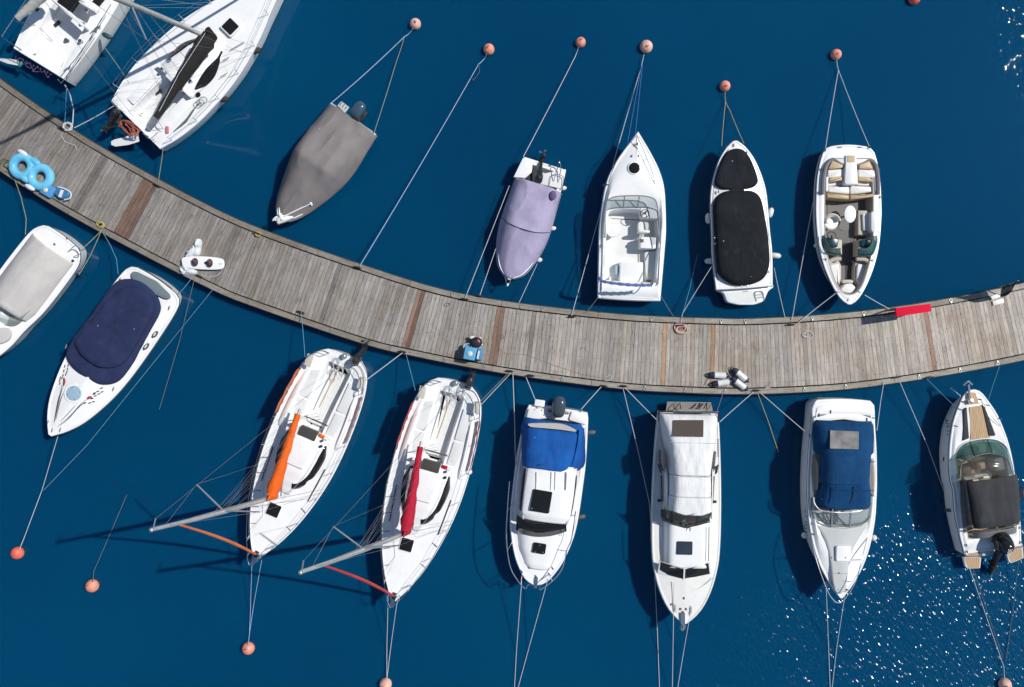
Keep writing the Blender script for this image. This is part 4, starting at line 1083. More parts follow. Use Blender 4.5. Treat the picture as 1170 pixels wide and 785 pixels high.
cv_red2 = canvas('canvas_red_faded', (0.46, 0.055, 0.055), (1.15, 1.3, 1.3), 0.5)
JREF = None
def boat_keel(label, stern, bow, tip_px, canvas_mat, lite_mat, name, tipz=11.6, motor_dark=False):
    'two sister yachts; local shapes measured on the first one'
    global JREF
    b = Boat(name, label, 'sailboat', stern, bow, 1.05, 'sister yachts with stowed sails')
    if JREF is None: JREF = b
    q0 = JREF
    J1 = (270, 385, 5.607); J2 = (160, 500, 4.875)
    def q(x, y, z, c=J1):
        q0.crop(*c); return q0.q(x, y, z)
    def qs(P, z, c=J1): return [q(p[0], p[1], p[2] if len(p) > 2 else z, c) for p in P]
    L = b.L
    prof = [(L, 0.02), (L * .985, 0.10), (L * .93, 0.42), (L * .85, 0.78), (L * .74, 1.12), (L * .6, 1.40), (L * .46, 1.53), (L * .3, 1.53), (L * .15, 1.42), (L * .06, 1.22), (L * 0.02, 0.95), (0.0, 0.7)]
    out = Outline(prof, bulge=0.06, ns=36)
    sh = hull(b, out, 1.0, 1.22, white, 0.88, 0.55, None)
    # cockpit well between the benches
    ck = Outline([(L * .38, 0.0), (L * .375, 0.42), (L * .34, 0.47), (L * .22, 0.50), (L * .08, 0.56), (L * .045, 0.52)])
    deck(b, out, sh, white, ck, 0.52, -0.06, 0.05, nonslip_w, white, rail=0.06)
    # benches' raised coamings
    for s in (1, -1):
        m = MB(); rows = []
        for i in range(13):
            x = L * (.10 + .30 * i / 12); w0 = out.half(x) - 0.30; z = sh(Vector((x, 0, 0))); k = min(1, i / 4) * min(1.0, (12 - i) / 2 + 0.35)
            rows.append([Vector((x, s * (w0 + 0.12), z - 0.01)), Vector((x, s * (w0 + 0.04), z + 0.16 * k + 0.02)), Vector((x, s * (w0 - 0.08), z + 0.18 * k + 0.02)), Vector((x, s * (w0 - 0.16), z + 0.0))])
        m.loft(rows, False).build('coaming', white, b.e, 60)
        slabs(b, 'bench_locker', [[Vector((L * .10, s * 0.62, 0)), Vector((L * .24, s * 0.60, 0)), Vector((L * .24, s * 1.05, 0)), Vector((L * .12, s * 1.0, 0))],
                                  [Vector((L * .25, s * 0.60, 0)), Vector((L * .355, s * 0.56, 0)), Vector((L * .355, s * 1.05, 0)), Vector((L * .25, s * 1.06, 0))]], 0.95, 1.045, nonslip_w, 0.012, 0.05)
    # coachroof
    secs = []
    for f, h, zc in ((.365, .82, 1.50), (.43, .92, 1.56), (.49, .90, 1.56), (.55, .80, 1.50), (.60, .62, 1.40), (.645, .42, 1.26), (.67, .3, 1.16)):
        secs.append((L * f, h, 1.08, zc, 4.0))
    surf('coachroof', secs, white, b.e, 24, 40, 0, thick=0.02)
    slabs(b, 'aft_bulkhead', [[Vector((L * .363, -0.8, 0)), Vector((L * .370, -0.8, 0)), Vector((L * .370, 0.8, 0)), Vector((L * .363, 0.8, 0))]], 0.55, 1.44, white, 0, 0)
    # dark wrap-round window on each flank, a raised strip on the coachroof's slope
    for s in (1, -1):
        P = []
        for f, hh in ((.40, .80), (.46, .84), (.52, .79), (.565, .70), (.602, .52), (.618, .34), (.622, .2)):
            P.append(Vector((L * f, s * hh, 0)))
        C = catmull(P, 6); top = []; low = []
        def roofz(x, y):
            S = secs; j = 0
            while j < len(S) - 2 and x > S[j + 1][0]: j += 1
            t = (x - S[j][0]) / (S[j + 1][0] - S[j][0]); t2 = min(1, max(0, t)); t2 = t2 * t2 * (3 - 2 * t2) * .5 + t2 * .5
            h = S[j][1] + (S[j + 1][1] - S[j][1]) * t2; zc = S[j][2 + 1] + (S[j + 1][3] - S[j][3]) * t2
            return 1.08 + (zc - 1.08) * (1 - min(1, abs(y) / h) ** 4.0)
        rows = []
        for i, p in enumerate(C):
            t = i / (len(C) - 1); tn = (C[min(i + 1, len(C) - 1)] - C[max(i - 1, 0)]).normalized(); nn = Vector((-tn.y, tn.x, 0)) * s
            w = 0.11 * min(1, t * 5 + 0.25)
            row = []
            for k in (-1, -0.33, 0.33, 1):
                qx = p - nn * w * k * 1.0; row.append(Vector((qx.x, qx.y, roofz(qx.x, qx.y) + 0.012)))
            rows.append(row)
        MB().loft(rows, False).build('cabin_window', dglass, b.e, 60).modifiers.new('thickness', 'SOLIDIFY').thickness = 0.01
    # companionway hatch, sliding garage, instruments
    slabs(b, 'companionway', [[Vector((L * .35, -0.36, 0)), Vector((L * .395, -0.36, 0)), Vector((L * .395, 0.36, 0)), Vector((L * .35, 0.36, 0))]], 1.35, 1.58, plain('smoked_board', (0.07, 0.068, 0.06), 0.3), 0.02, 0.03)
    slabs(b, 'hatch_garage', [[Vector((L * .40, -0.44, 0)), Vector((L * .53, -0.40, 0)), Vector((L * .53, 0.40, 0)), Vector((L * .40, 0.44, 0))]], 1.45, 1.60, white, 0.04, 0.1)
    for x, y in ((L * .385, -.62), (L * .40, -.70), (L * .38, .62), (L * .405, .66)):
        MB().lathe([(0.06, 0), (0.05, 0.03), (0.035, 0.08), (0.055, 0.1), (0.055, 0.13), (0.0, 0.135)], Matrix.Translation((x, y, 1.42)), 12).build('winch', steel if x < L * .39 else black, b.e)
    slabs(b, 'stowed_cloth', [[Vector((L * .355, .40, 0)), Vector((L * .37, .40, 0)), Vector((L * .37, .64, 0)), Vector((L * .355, .64, 0))]], 1.44, 1.52, canvas_mat, 0.03, 0.03)
    # foredeck hatch
    c = q(745, 403, 1.18, J2)
    MB().rbox(c, 0.56, 0.56, 1.12, 1.20, 0, 0.05, 0.01).build('hatch_frame', white, b.e)
    MB().rbox(c, 0.49, 0.49, 1.19, 1.215, 0, 0.04, 0.006).build('deck_hatch', dglass, b.e)
    # boom with its bag, mast
    tipv = b.im(tip_px[0], tip_px[1], tipz); p2 = q(722, 336, 2.0, J2); foot = p2 + (p2 - tipv) * (0.85 / (tipz - 2.0))
    bf = q(742, 308, 2.05, J2); ba = q(407, 462, 1.95, J1)
    sail_bag(b, 'sail_cover', bf + Vector((0.05, 0, 0.12)), ba.lerp(bf, .06) + Vector((0, 0, 0.06)), canvas_mat, 0.28, 0.10, 0.6)
    m = MB().tube([bf + Vector((.12, .1, -.15)), bf + Vector((.15, 0, .5)), bf + Vector((.12, -.1, -.15))], 0.12, 8); m.build('mast_boot', canvas_mat, b.e)
    rigged(b, foot, tipv, lite_mat, ba, bf, (L * .965, 0, 1.3), stern=(L * .02, 0.3, 1.3), chain=(L * .60, 1.40))
    MB().tube([bf.lerp(ba, .45), Vector((foot.x - 0.15, 0, 1.5))], 0.03, 8).build('kicker', alu, b.e)
    m = MB(); t0 = bf.lerp(ba, .9); 
    for s in (-.1, 0, .1): m.tube([t0, (L * .30 + s, s, 0.6)], 0.009, 4)
    m.build('mainsheet', r_white, b.e)
    MB().bar((L * .32, -0.5, 0.95), (L * .32, 0.5, 0.95), 0.06, 0.05).build('traveller', darkgrey, b.e)
    MB().tube([(L * .06, 0.0, 0.98), (L * .14, -.04, 1.02), (L * .26, -0.1, 0.98)], [0.03, 0.025, 0.02], 8).build('tiller', teak, b.e)
    # side cloths on the guard wires by the cockpit
    for s in (1, -1):
        rows = []
        for i in range(15):
            x = L * (.13 + .22 * i / 14); y = s * (out.half(x) - 0.04); z = sh(Vector((x, 0, 0)))
            rows.append([Vector((x, y + s * 0.015 * math.sin(i * 2.2), z + 0.10)), Vector((x, y + s * 0.02, z + 0.3)), Vector((x, y + s * (0.03 + 0.012 * math.sin(i * 1.3)), z + (0.52 if s < 0 else 0.36)))])
        MB().loft(rows, False).build('side_cloth', lite_mat, b.e, 60).modifiers.new('thickness', 'SOLIDIFY').thickness = 0.012
        stanchion_line(b, out, sh, L * .10, L * .90, s, 7)
        # pushpit with seat
        x0, y0 = L * .075, s * 1.12
        m = MB()
        for zz in (1.36, 1.62):
            m.tube(catmull([(L * .12, s * (out.half(L * .12) - .06), zz), (L * .06, s * (out.half(L * .06) - .04), zz), (L * .018, s * .86, zz), (L * .012, s * .5, zz)], 6), 0.014, 6)
        for px_, py_ in ((L * .12, out.half(L * .12) - .06), (L * .05, out.half(L * .05) - .05), (L * .014, .55)):
            m.tube([(px_, s * py_, 1.0), (px_, s * py_, 1.62)], 0.013, 6)
        m.build('pushpit', steel, b.e)
        slabs(b, 'pushpit_seat', [[Vector((x0 - .22, y0 - .16, 0)), Vector((x0 + .26, y0 - .12, 0)), Vector((x0 + .26, y0 + .14, 0)), Vector((x0 - .22, y0 + .10, 0))]], 1.38, 1.42, plain('seat_board', (0.55, 0.52, 0.45), 0.6), 0.01, 0.04)
        m = MB().tube(catmull([(L * .955, s * .20, 1.2), (L * .97, s * .22, 1.75), (L * 1.0, 0, 1.85)], 6), 0.014, 6)
        m.tube([(L * .90, s * .50, 1.2), (L * .91, s * .5, 1.72)], 0.013, 6).tube([(L * .91, s * .5, 1.72), (L * .97, s * .22, 1.75)], 0.014, 6)
        m.build('pulpit', steel, b.e)
        # jib track
        MB().bar((L * .50, s * 1.12, 1.11), (L * .66, s * 1.0, 1.14), 0.04, 0.03).build('genoa_track', black, b.e)
    # bow roller and anchor
    MB().bar((L * .95, 0, 1.26), (L * 1.015, 0, 1.27), 0.16, 0.06).build('bow_roller', steel, b.e)
    # coiled lines on the stern deck
    for x, y in ((L * .045, -.15), (L * .075, .12), (L * .03, .35)):
        m = MB()
        for k in range(3):
            P = [(x + (0.17 + .02 * k) * math.cos(a) * 1.2 + 0.02 * k, y + (.11 + .02 * k) * math.sin(a + .3 * k), 1.06 + 0.012 * k) for a in [2 * PI * j / 16 for j in range(16)]]
            m.tube(P, 0.009, 4, True)
        m.build('coiled_line', r_white, b.e)
    outboard(b, (0.02, 0.55, 1.02), R(178), R(8 if motor_dark else 38), plain('cowl_dark_' + name, (0.03, 0.033, 0.036), 0.35) , 0.42, 0.27, 0.33, 0.95)
    MB().ell((0.0, 0.05, 1.2), 0.13, 0.1, 0.13, 12, 8).build('stern_lamp_box', alu, b.e)
    m = MB()
    for f, s in ((.55, -1), (.62, -1), (.70, -1), (.77, -1), (.84, -1), (.7, 1), (.8, 1)):
        y = s * (out.half(L * f) - .35); m.tube([(L * f, y, 1.16), (L * f + .1, y + s * .25, 1.2)], 0.014, 5)
    m.build('deck_fittings', darkgrey, b.e)
    m = MB()
    for s in (1, -1):
        m.tube(catmull([(L * .42, s * .7, 1.58), (L * .55, s * .55, 1.5), (L * .69, s * .1, 1.3)], 5), 0.007, 4)
    m.tube([(L * .90, -.5, 1.72), (L * .8, -.4, 1.2), (L * .6, -1.1, 1.14), (L * .40, -.7, 1.5)], 0.009, 4)
    m.build('running_lines', r_white, b.e)
    return b

def boat_black_boom():
    b = Boat('daysailer', 'white sailing yacht with a black boom cover and white rudder blade, stern at the pier', 'sailboat', (156, 141), (331, -37), 1.0)
    b.crop(125, 0, 4.361)
    L = b.L
    sd = b.side([(250, 742), (340, 690), (440, 612), (530, 520), (600, 440), (665, 350), (720, 255), (770, 155), (805, 70)])
    sd = [(L, 0.02), (L * .965, 0.22)] + [x for x in sd if x[0] < L * .93]
    out = Outline(sd, ns=34)
    sh = hull(b, out, 0.95, 1.15, white, 0.9, 0.5, None)
    ck = Outline([(L * .285, 0.0), (L * .28, 0.45), (L * .25, 0.58), (L * .15, 0.62), (0.10, 0.62)])
    deck(b, out, sh, white, ck, 0.45, -0.02, 0.05, nonslip_w, white, rail=0.06)
    for s in (1, -1):
        slabs(b, 'cockpit_bench', [[Vector((L * .05, s * .60, 0)), Vector((L * .255, s * .60, 0)), Vector((L * .255, s * 1.0, 0)), Vector((L * .05, s * .95, 0))]], 0.85, 1.03, white, 0.03, 0.06)
    secs = [(L * f, h, 1.02, zc, 3.2) for f, h, zc in ((.262, .92, 1.40), (.32, .95, 1.43), (.40, .86, 1.40), (.47, .68, 1.31), (.53, .46, 1.19), (.565, .3, 1.08))]
    surf('coachroof', secs, white, b.e, 24, 36, 0, thick=0.02)
    slabs(b, 'aft_bulkhead', [[Vector((L * .258, -.9, 0)), Vector((L * .266, -.9, 0)), Vector((L * .266, .9, 0)), Vector((L * .258, .9, 0))]], 0.5, 1.34, white, 0, 0)
    # windows: leaf shape on the right flank, same on the other
    w = [b.q(x, y, 1.3) for x, y in ((440, 445), (500, 425), (545, 360), (578, 270), (520, 335), (465, 400))]
    for s in (1, -1):
        roof_window(b, secs, 1.02, 3.2, [(L * f, s * hh) for f, hh in ((.30, .80), (.35, .81), (.41, .75), (.46, .63), (.51, .46))], lambda t: .02 + .15 * math.sin(PI * min(1, t * 1.15 + .0)) if t < .87 else .03)
    slabs(b, 'companionway', [[Vector((L * .25, -.3, 0)), Vector((L * .34, -.3, 0)), Vector((L * .34, .3, 0)), Vector((L * .25, .3, 0))]], 1.3, 1.47, white, 0.02, 0.04)
    h = b.q(603, 133, 1.2)
    MB().rbox(h, 0.60, 0.60, 1.08, 1.22, 0, 0.06, 0.01).build('hatch_frame', white, b.e)
    MB().rbox(h, 0.50, 0.50, 1.20, 1.235, 0, 0.05, 0.006).build('deck_hatch', dglass, b.e)
    c = b.q(440, 470, 1.1); MB().lathe([(0.1, 0), (0.1, 0.03), (0.0, 0.035)], Matrix.Translation((c.x, c.y, 1.05)), 16).build('round_port', dglass, b.e)
    for x, y in ((410, 408), (308, 302), (365, 448), (268, 348)):
        c = b.q(x, y, 1.3); MB().lathe([(0.07, 0), (0.06, 0.03), (0.04, 0.08), (0.06, 0.1), (0.06, 0.14), (0, 0.145)], Matrix.Translation((c.x, c.y, 1.32)), 12).build('winch', steel, b.e)
    bf = b.q(500, 178, 2.0); ba = b.q(232, 588, 1.9)
    foot = b.q(478, 180, 1.15); tip = b.im(40, -38, 11.5)
    sail_bag(b, 'boom_cover', bf, ba, cv_blk2, 0.36, 0.12, 0.7)
    MB().tube([bf + Vector((0.06, 0.1, -.2)), bf + Vector((.1, 0, .5)), bf + Vector((.06, -.1, -.2))], 0.13, 8).build('mast_boot', cv_blk2, b.e)
    rigged(b, foot, tip, cv_white, ba, bf, (L * .96, 0, 1.25), stern=(0.1, 0.2, 1.1), chain=(L * .6, 1.35), furl=True)
    m = MB().tube([bf + Vector((0, 0, .42)), bf.lerp(ba, .5) + Vector((0, .02, .36)), ba + Vector((0.3, 0, .2))], 0.012, 5); m.build('cover_zip', r_white, b.e)
    m = MB().tube([ba, b.q(275, 650, 0.9)], 0.012, 5); m.build('mainsheet', r_white, b.e)
    MB().rbox(b.q(288, 648), 0.30, 0.14, 0.95, 1.05, R(45), 0.04, 0.03).build('sheet_block', pinkm, b.e)
    MB().bar(b.q(230, 468, 0.5), b.q(258, 450, 0.5), 0.12, 0.06).build('floor_drain', black, b.e)
    # rudder hung on the transom, blade kicked up
    m = MB().loft([[b.q(x, y, z) for x, y, z in P] for P in ([(140, 655, .75), (150, 705, .75), (150, 705, .65), (140, 655, .65)], [(80, 682, .6), (95, 722, .6), (95, 722, .5), (80, 682, .5)], [(25, 695, .48), (30, 730, .48), (30, 730, .40), (25, 695, .40)], [(8, 705, .44), (10, 722, .44), (10, 722, .40), (8, 705, .40)])], True, True, True)
    m.build('rudder_blade', white, b.e)
    outboard(b, b.q(45, 580, 0.9), PI, R(55), black, 0.36, 0.25, 0.3, 0.7)
    m = MB(); rg = random.Random(5)
    for k in range(7):
        P = [b.q(rg.uniform(-9, 9) + 80 + 42 * math.cos(a) * (0.7 + .07 * k) + 4 * k, 638 + 30 * math.sin(a) * (0.75 + .05 * k) + 24 * math.cos(a), 0.95 + 0.02 * k) for a in [2 * PI * j / 14 for j in range(14)]]
        m.tube(P, 0.02, 5, True)
    m.build('life_line_coil', orangem, b.e)
    for s in (1, -1):
        stanchion_line(b, out, sh, L * .06, L * .92, s, 7)
        m = MB().tube(catmull([(L * .05, s * 1.1, 1.55), (0.0, s * 1.05, 1.55), (-.04, s * .7, 1.55)], 5), 0.014, 6)
        m.tube([(0.02, s * 1.05, .95), (0.0, s * 1.05, 1.55)], 0.013, 6).tube([(-.02, s * .7, .95), (-.04, s * .7, 1.55)], 0.013, 6); m.build('pushpit', steel, b.e)
        MB().tube(catmull([(L * .92, s * .42, 1.72), (L * .97, s * .2, 1.75), (L * 1.0, 0, 1.78)], 5), 0.014, 6).build('pulpit', steel, b.e)
    # coiled mooring lines on the side deck
    m = MB()
    for k in range(4):
        m.tube(catmull([b.q(320 + 3 * k, 655 - 3 * k, 1.05 + .01 * k), b.q(380, 610 - 5 * k, 1.07), b.q(415, 560 - 4 * k, 1.07), b.q(440 + 4 * k, 515, 1.07)], 5), 0.012, 4)
    for k in range(3):
        P = [b.q(440 + 20 * math.cos(a) + 14 * k, 522 + 16 * math.sin(a) - 12 * k, 1.08) for a in [2 * PI * j / 12 for j in range(12)]]
        m.tube(P, 0.01, 4, True)
    m.build('coiled_line', r_wet, b.e)
    fender(293, 58, R(20), 'black fender on the right side of the black-boom yacht, nearer its bow', rubber, 0.4, 0.12, 0.8)
    fender(256, 113.5, R(10), 'black fender on the right side of the black-boom yacht, nearer its stern', rubber, 0.4, 0.11, 0.8)
    m = MB()
    for x, y in ((655, 215), (580, 290), (570, 370), (500, 312), (620, 235), (440, 430)):
        m.tube([b.q(x - 18, y + 14, 1.2), b.q(x + 18, y - 6, 1.2)], 0.014, 5)
    m.build('deck_fittings', darkgrey, b.e)
    return b

def boat_corner():
    b = Boat('open_stern_yacht', 'white sailing yacht cut off by the top left corner, open stern facing the pier', 'sailboat', (44, 73), (174, -138), 1.0)
    b.crop(0, 0, 6.0)
    L = b.L
    prof = [(L, .02), (L * .93, .42), (L * .82, .9), (L * .68, 1.25), (L * .5, 1.43), (L * .3, 1.45), (L * .12, 1.34), (0, 1.2)]
    out = Outline(prof, ns=30)
    sh = hull(b, out, 0.95, 1.15, white2, 0.98, 0.4, None)
    ck = Outline([(L * .36, 0.0), (L * .355, .55), (L * .30, .80), (L * .12, .84), (0.06, .86)])
    deck(b, out, sh, white, ck, 0.55, 0.0, 0.04, white, white, rail=0.05)
    secs = [(L * f, h, 1.0, zc, 3.4) for f, h, zc in ((.345, .98, 1.45), (.45, 1.0, 1.48), (.6, .85, 1.4), (.72, .5, 1.2), (.75, .4, 1.1))]
    surf('coachroof', secs, white, b.e, 22, 30, 0, thick=0.02)
    slabs(b, 'aft_bulkhead', [[Vector((L * .338, -.95, 0)), Vector((L * .347, -.95, 0)), Vector((L * .347, .95, 0)), Vector((L * .338, .95, 0))]], 0.56, 1.40, white, 0, 0)
    slabs(b, 'companionway', [b.qs([(390, 15), (480, 78), (570, -50), (470, -110)], 1.5)], 1.3, 1.52, dglass, 0.02, 0.04)
    slabs(b, 'hatch_coaming', [b.qs([(360, 5), (390, 10), (485, 85), (585, 180), (575, 190), (470, 105)], 1.42)], 1.0, 1.50, white, 0.02, 0.02)
    for s in (1, -1): roof_window(b, secs, 1.0, 3.4, [(L * f, s * hh) for f, hh in ((.37, .82), (.43, .85), (.5, .80), (.58, .70), (.64, .58))], lambda t: .11)
    for x, y, mt in ((630, 98, steel), (555, 285, steel), (420, 252, darkgrey), (250, 62, black), (512, 92, steel)):
        c = b.q(x, y, 1.05); MB().lathe([(0.085, 0), (0.07, 0.03), (0.045, 0.09), (0.075, 0.11), (0.075, 0.15), (0, 0.155)], Matrix.Translation((c.x, c.y, 1.36 if x in (630, 512) else 1.0 if x != 420 else .55)), 14).build('winch', mt, b.e)
    MB().bar(b.q(375, 178, 0.6), b.q(410, 145, 0.6), 0.13, 0.06).build('mainsheet_foot', black, b.e)
    # boom with grey cover lying over the left side
    sail_bag(b, 'boom_cover', b.q(330, -60, 2.2), b.q(118, 128, 2.1), plain('cover_pale_grey', (0.42, 0.41, 0.39), 0.8), 0.24, 0.12, .8)
    m = MB()
    for s in (1,):
        m.tube(b.qs([(10, 250, 1.6), (90, 130, 1.65), (170, 10, 1.7), (230, -80, 1.7)]), 0.018, 6)
        m.tube(b.qs([(10, 250, 1.6), (65, 290, 1.6), (150, 345, 1.6)]), 0.018, 6)
        for x, y, x2, y2 in ((10, 250, 40, 262), (42, 190, 60, 205), (100, 115, 108, 140), (150, 345, 130, 340)):
            m.tube([b.q(x, y, 1.6), b.q(x2, y2, 1.0)], 0.015, 6)
    m.build('pushpit', steel, b.e)
    m = MB().tube(b.qs([(395, 545, 1.6), (420, 570, 1.6), (470, 500, 1.6), (640, 225, 1.65), (760, 30, 1.7)]), 0.014, 6)
    for x, y in ((420, 570), (470, 500), (640, 225)): m.tube([b.q(x, y, 1.6), b.q(x, y, 1.0)], 0.014, 6)
    m.build('guard_rail', steel, b.e)
    m = MB()
    for x, y in ((460, 470), (640, 215), (665, 190)):
        for k in range(3):
            m.tube([b.q(x - 24 + 8 * k, y + 14 - 10 * k, 1.05), b.q(x + 25, y - 18 + 12 * k, 1.05)], 0.012, 4)
    m.tube(b.qs([(410, 530, 1.06), (520, 400, 1.06), (620, 260, 1.06), (700, 120, 1.06)]), 0.012, 4).tube(b.qs([(440, 540, 1.06), (560, 390, 1.06), (650, 255, 1.06)]), 0.012, 4)
    m.build('deck_lines', r_wet, b.e)
    # stern ropes and gear
    m = MB()
    rg = random.Random(4)
    for k in range(9):
        x = 110 + 24 * k; y = 385 + 12 * k
        m.tube(catmull([b.q(x, y, .9), b.q(x + rg.uniform(-20, 30), y + rg.uniform(20, 55), .6), b.q(x + rg.uniform(20, 60), y + rg.uniform(10, 50), .7), b.q(x + 50, y + 30, .9)], 4), 0.014, 4)
    m.build('tangled_line', r_pur, b.e)
    m = MB().loft([[b.q(x, y, z) for x, y, z in P] for P in ([(130, 415, .7), (125, 450, .7), (125, 450, .62), (130, 415, .62)], [(60, 402, .6), (50, 435, .6), (50, 435, .5), (60, 402, .5)], [(0, 400, .45), (-10, 412, .45), (-10, 412, .4), (0, 400, .4)])], True, True, True)
    m.build('rudder_blade', white3, b.e)
    MB().ell(b.q(140, 440, .75), 0.14, 0.08, 0.06, 10, 6).build('rudder_head', plain('green_plastic', (0.03, 0.2, 0.17), 0.5), b.e)
    m = MB().tube(b.qs([(105, 145, 1.9), (200, 165, 1.2), (260, 175, .9), (360, 280, .65)]), 0.012, 4); m.build('mainsheet', r_or, b.e)
    e = fender(122, 41, R(-28), 'dark green fender lying on the side deck of the corner yacht', plain('fender_green', (0.015, 0.07, 0.07), 0.5), 0.42, 0.1, 1.2)
    m = MB()
    for k in range(3): m.rbox(b.q(190 + 170 * (k == 2) , 350 + 130 * (k == 2), 1), .02, .02, 1, 1.01)
    return b
# ================================================================== motorboats below the pier
def boat_beige():
    b = Boat('covered_cruiser', 'white motorboat with a beige cover, cut off by the left edge, stern at the pier', 'boat', (69.3, 273.6), (-46, 427), 0.9)
    b.crop(0, 240, 4.618)
    L = b.L
    sd = b.side([(428, 250), (410, 292), (340, 398), (230, 540), (130, 640)])
    out = Outline([(L, 0.03), (L * .93, .38), (L * .8, .8), (L * .68, 1.0)] + [x for x in sd if x[0] < L * .64][:4] + [(-0.02, 0.92), (-0.12, 0.72)], bulge=0.05, ns=28)
    hm = gel('gelcoat_stripe', (0.74, 0.74, 0.74), 0.2)
    sh = hull(b, out, 0.85, 1.05, hm, 0.84, 0.6, darkgrey)
    deck(b, out, sh, white, None, camber=0.08)
    # side stripes below the rail
    for z, mt, inn in ((0.70, redm, 0.0), (0.55, plain('stripe_dark', (0.04, 0.05, 0.08)), 0.0)):
        P = [Vector((p.x, p.y * 0.995, z)) for p in out.ring(-0.012, 0)]
        MB().tube([p for p in P[44:76]], 0.013, 5).build('side_stripe', mt, b.e)
    x0, x1 = b.q(195, 118).x, b.q(95, 555).x
    secs = []
    xa = b.q(180, 125).x
    for i in range(21):
        f = i / 20; x = xa + f * (x1 - xa)
        h = min(out.half(x) - 0.06, 1.0) * (1 - 0.12 * max(0, (f - .85) / .15))
        zc = 1.35 + .25 * math.sin(PI * min(1, f * .8)) if f < .93 else 1.58 - .12 * (f - .93) / .07
        secs.append((x, h, 0.98, zc, 2.6))
    surf('cockpit_cover', secs, cv_beige, b.e, 24, 40, 0.05, 0.9, 4, 0.01, False, 0.04)
    # windscreen peeking out ahead of the cover
    base = b.qs([(150, 540, 1.0), (110, 590, 1.02), (60, 612, 1.03), (-10, 590, 1.03), (-80, 530, 1.02)]); top = b.qs([(165, 525, 1.4), (110, 562, 1.5), (75, 566, 1.52), (-10, 545, 1.52), (-70, 500, 1.45)])
    strip(b, 'windscreen', base, top, cglass); rail(b, 'windscreen_frame', base, 0.02, midgrey)
    MB().slab(smoothpoly([(p.x, p.y) for p in b.qs([(150, 540), (110, 590), (55, 608), (0, 590), (20, 545), (95, 560)], 1.0)], 3), 0.9, 1.03).build('dashboard', vin_b, b.e)
    MB().slab(smoothpoly([(p.x, p.y) for p in b.qs([(20, 620), (55, 640), (50, 680), (0, 705), (-90, 690), (-80, 640)], 1.1)], 4), 1.02, 1.16, 0.03).build('bow_cover', cv_beige, b.e)
    rail(b, 'stern_rail', b.qs([(360, 218, .95), (395, 190, 1.25), (420, 205, 1.25), (425, 230, 1.25), (390, 245, .95)]), 0.02, steel)
    MB().lathe([(0.05, 0), (0.05, .04), (0, .045)], Matrix.Translation(b.q(386, 268, .9)), 12).build('filler_cap', black, b.e)
    cleats(b, b.qs([(290, 180, .9), (355, 150, .85)], None), R(60), darkgrey, .05)
    fender(87, 311.5, R(0), 'blue fender at the stern corner of the beige-covered boat', plain('fender_blue', (0.01, .06, .15), .4), 0.38, 0.1)
    fender(13, 394, R(0), 'small blue fender near the bow of the beige-covered boat', plain('fender_blue_small', (0.01, .06, .15), .4), 0.26, 0.08)
    return b

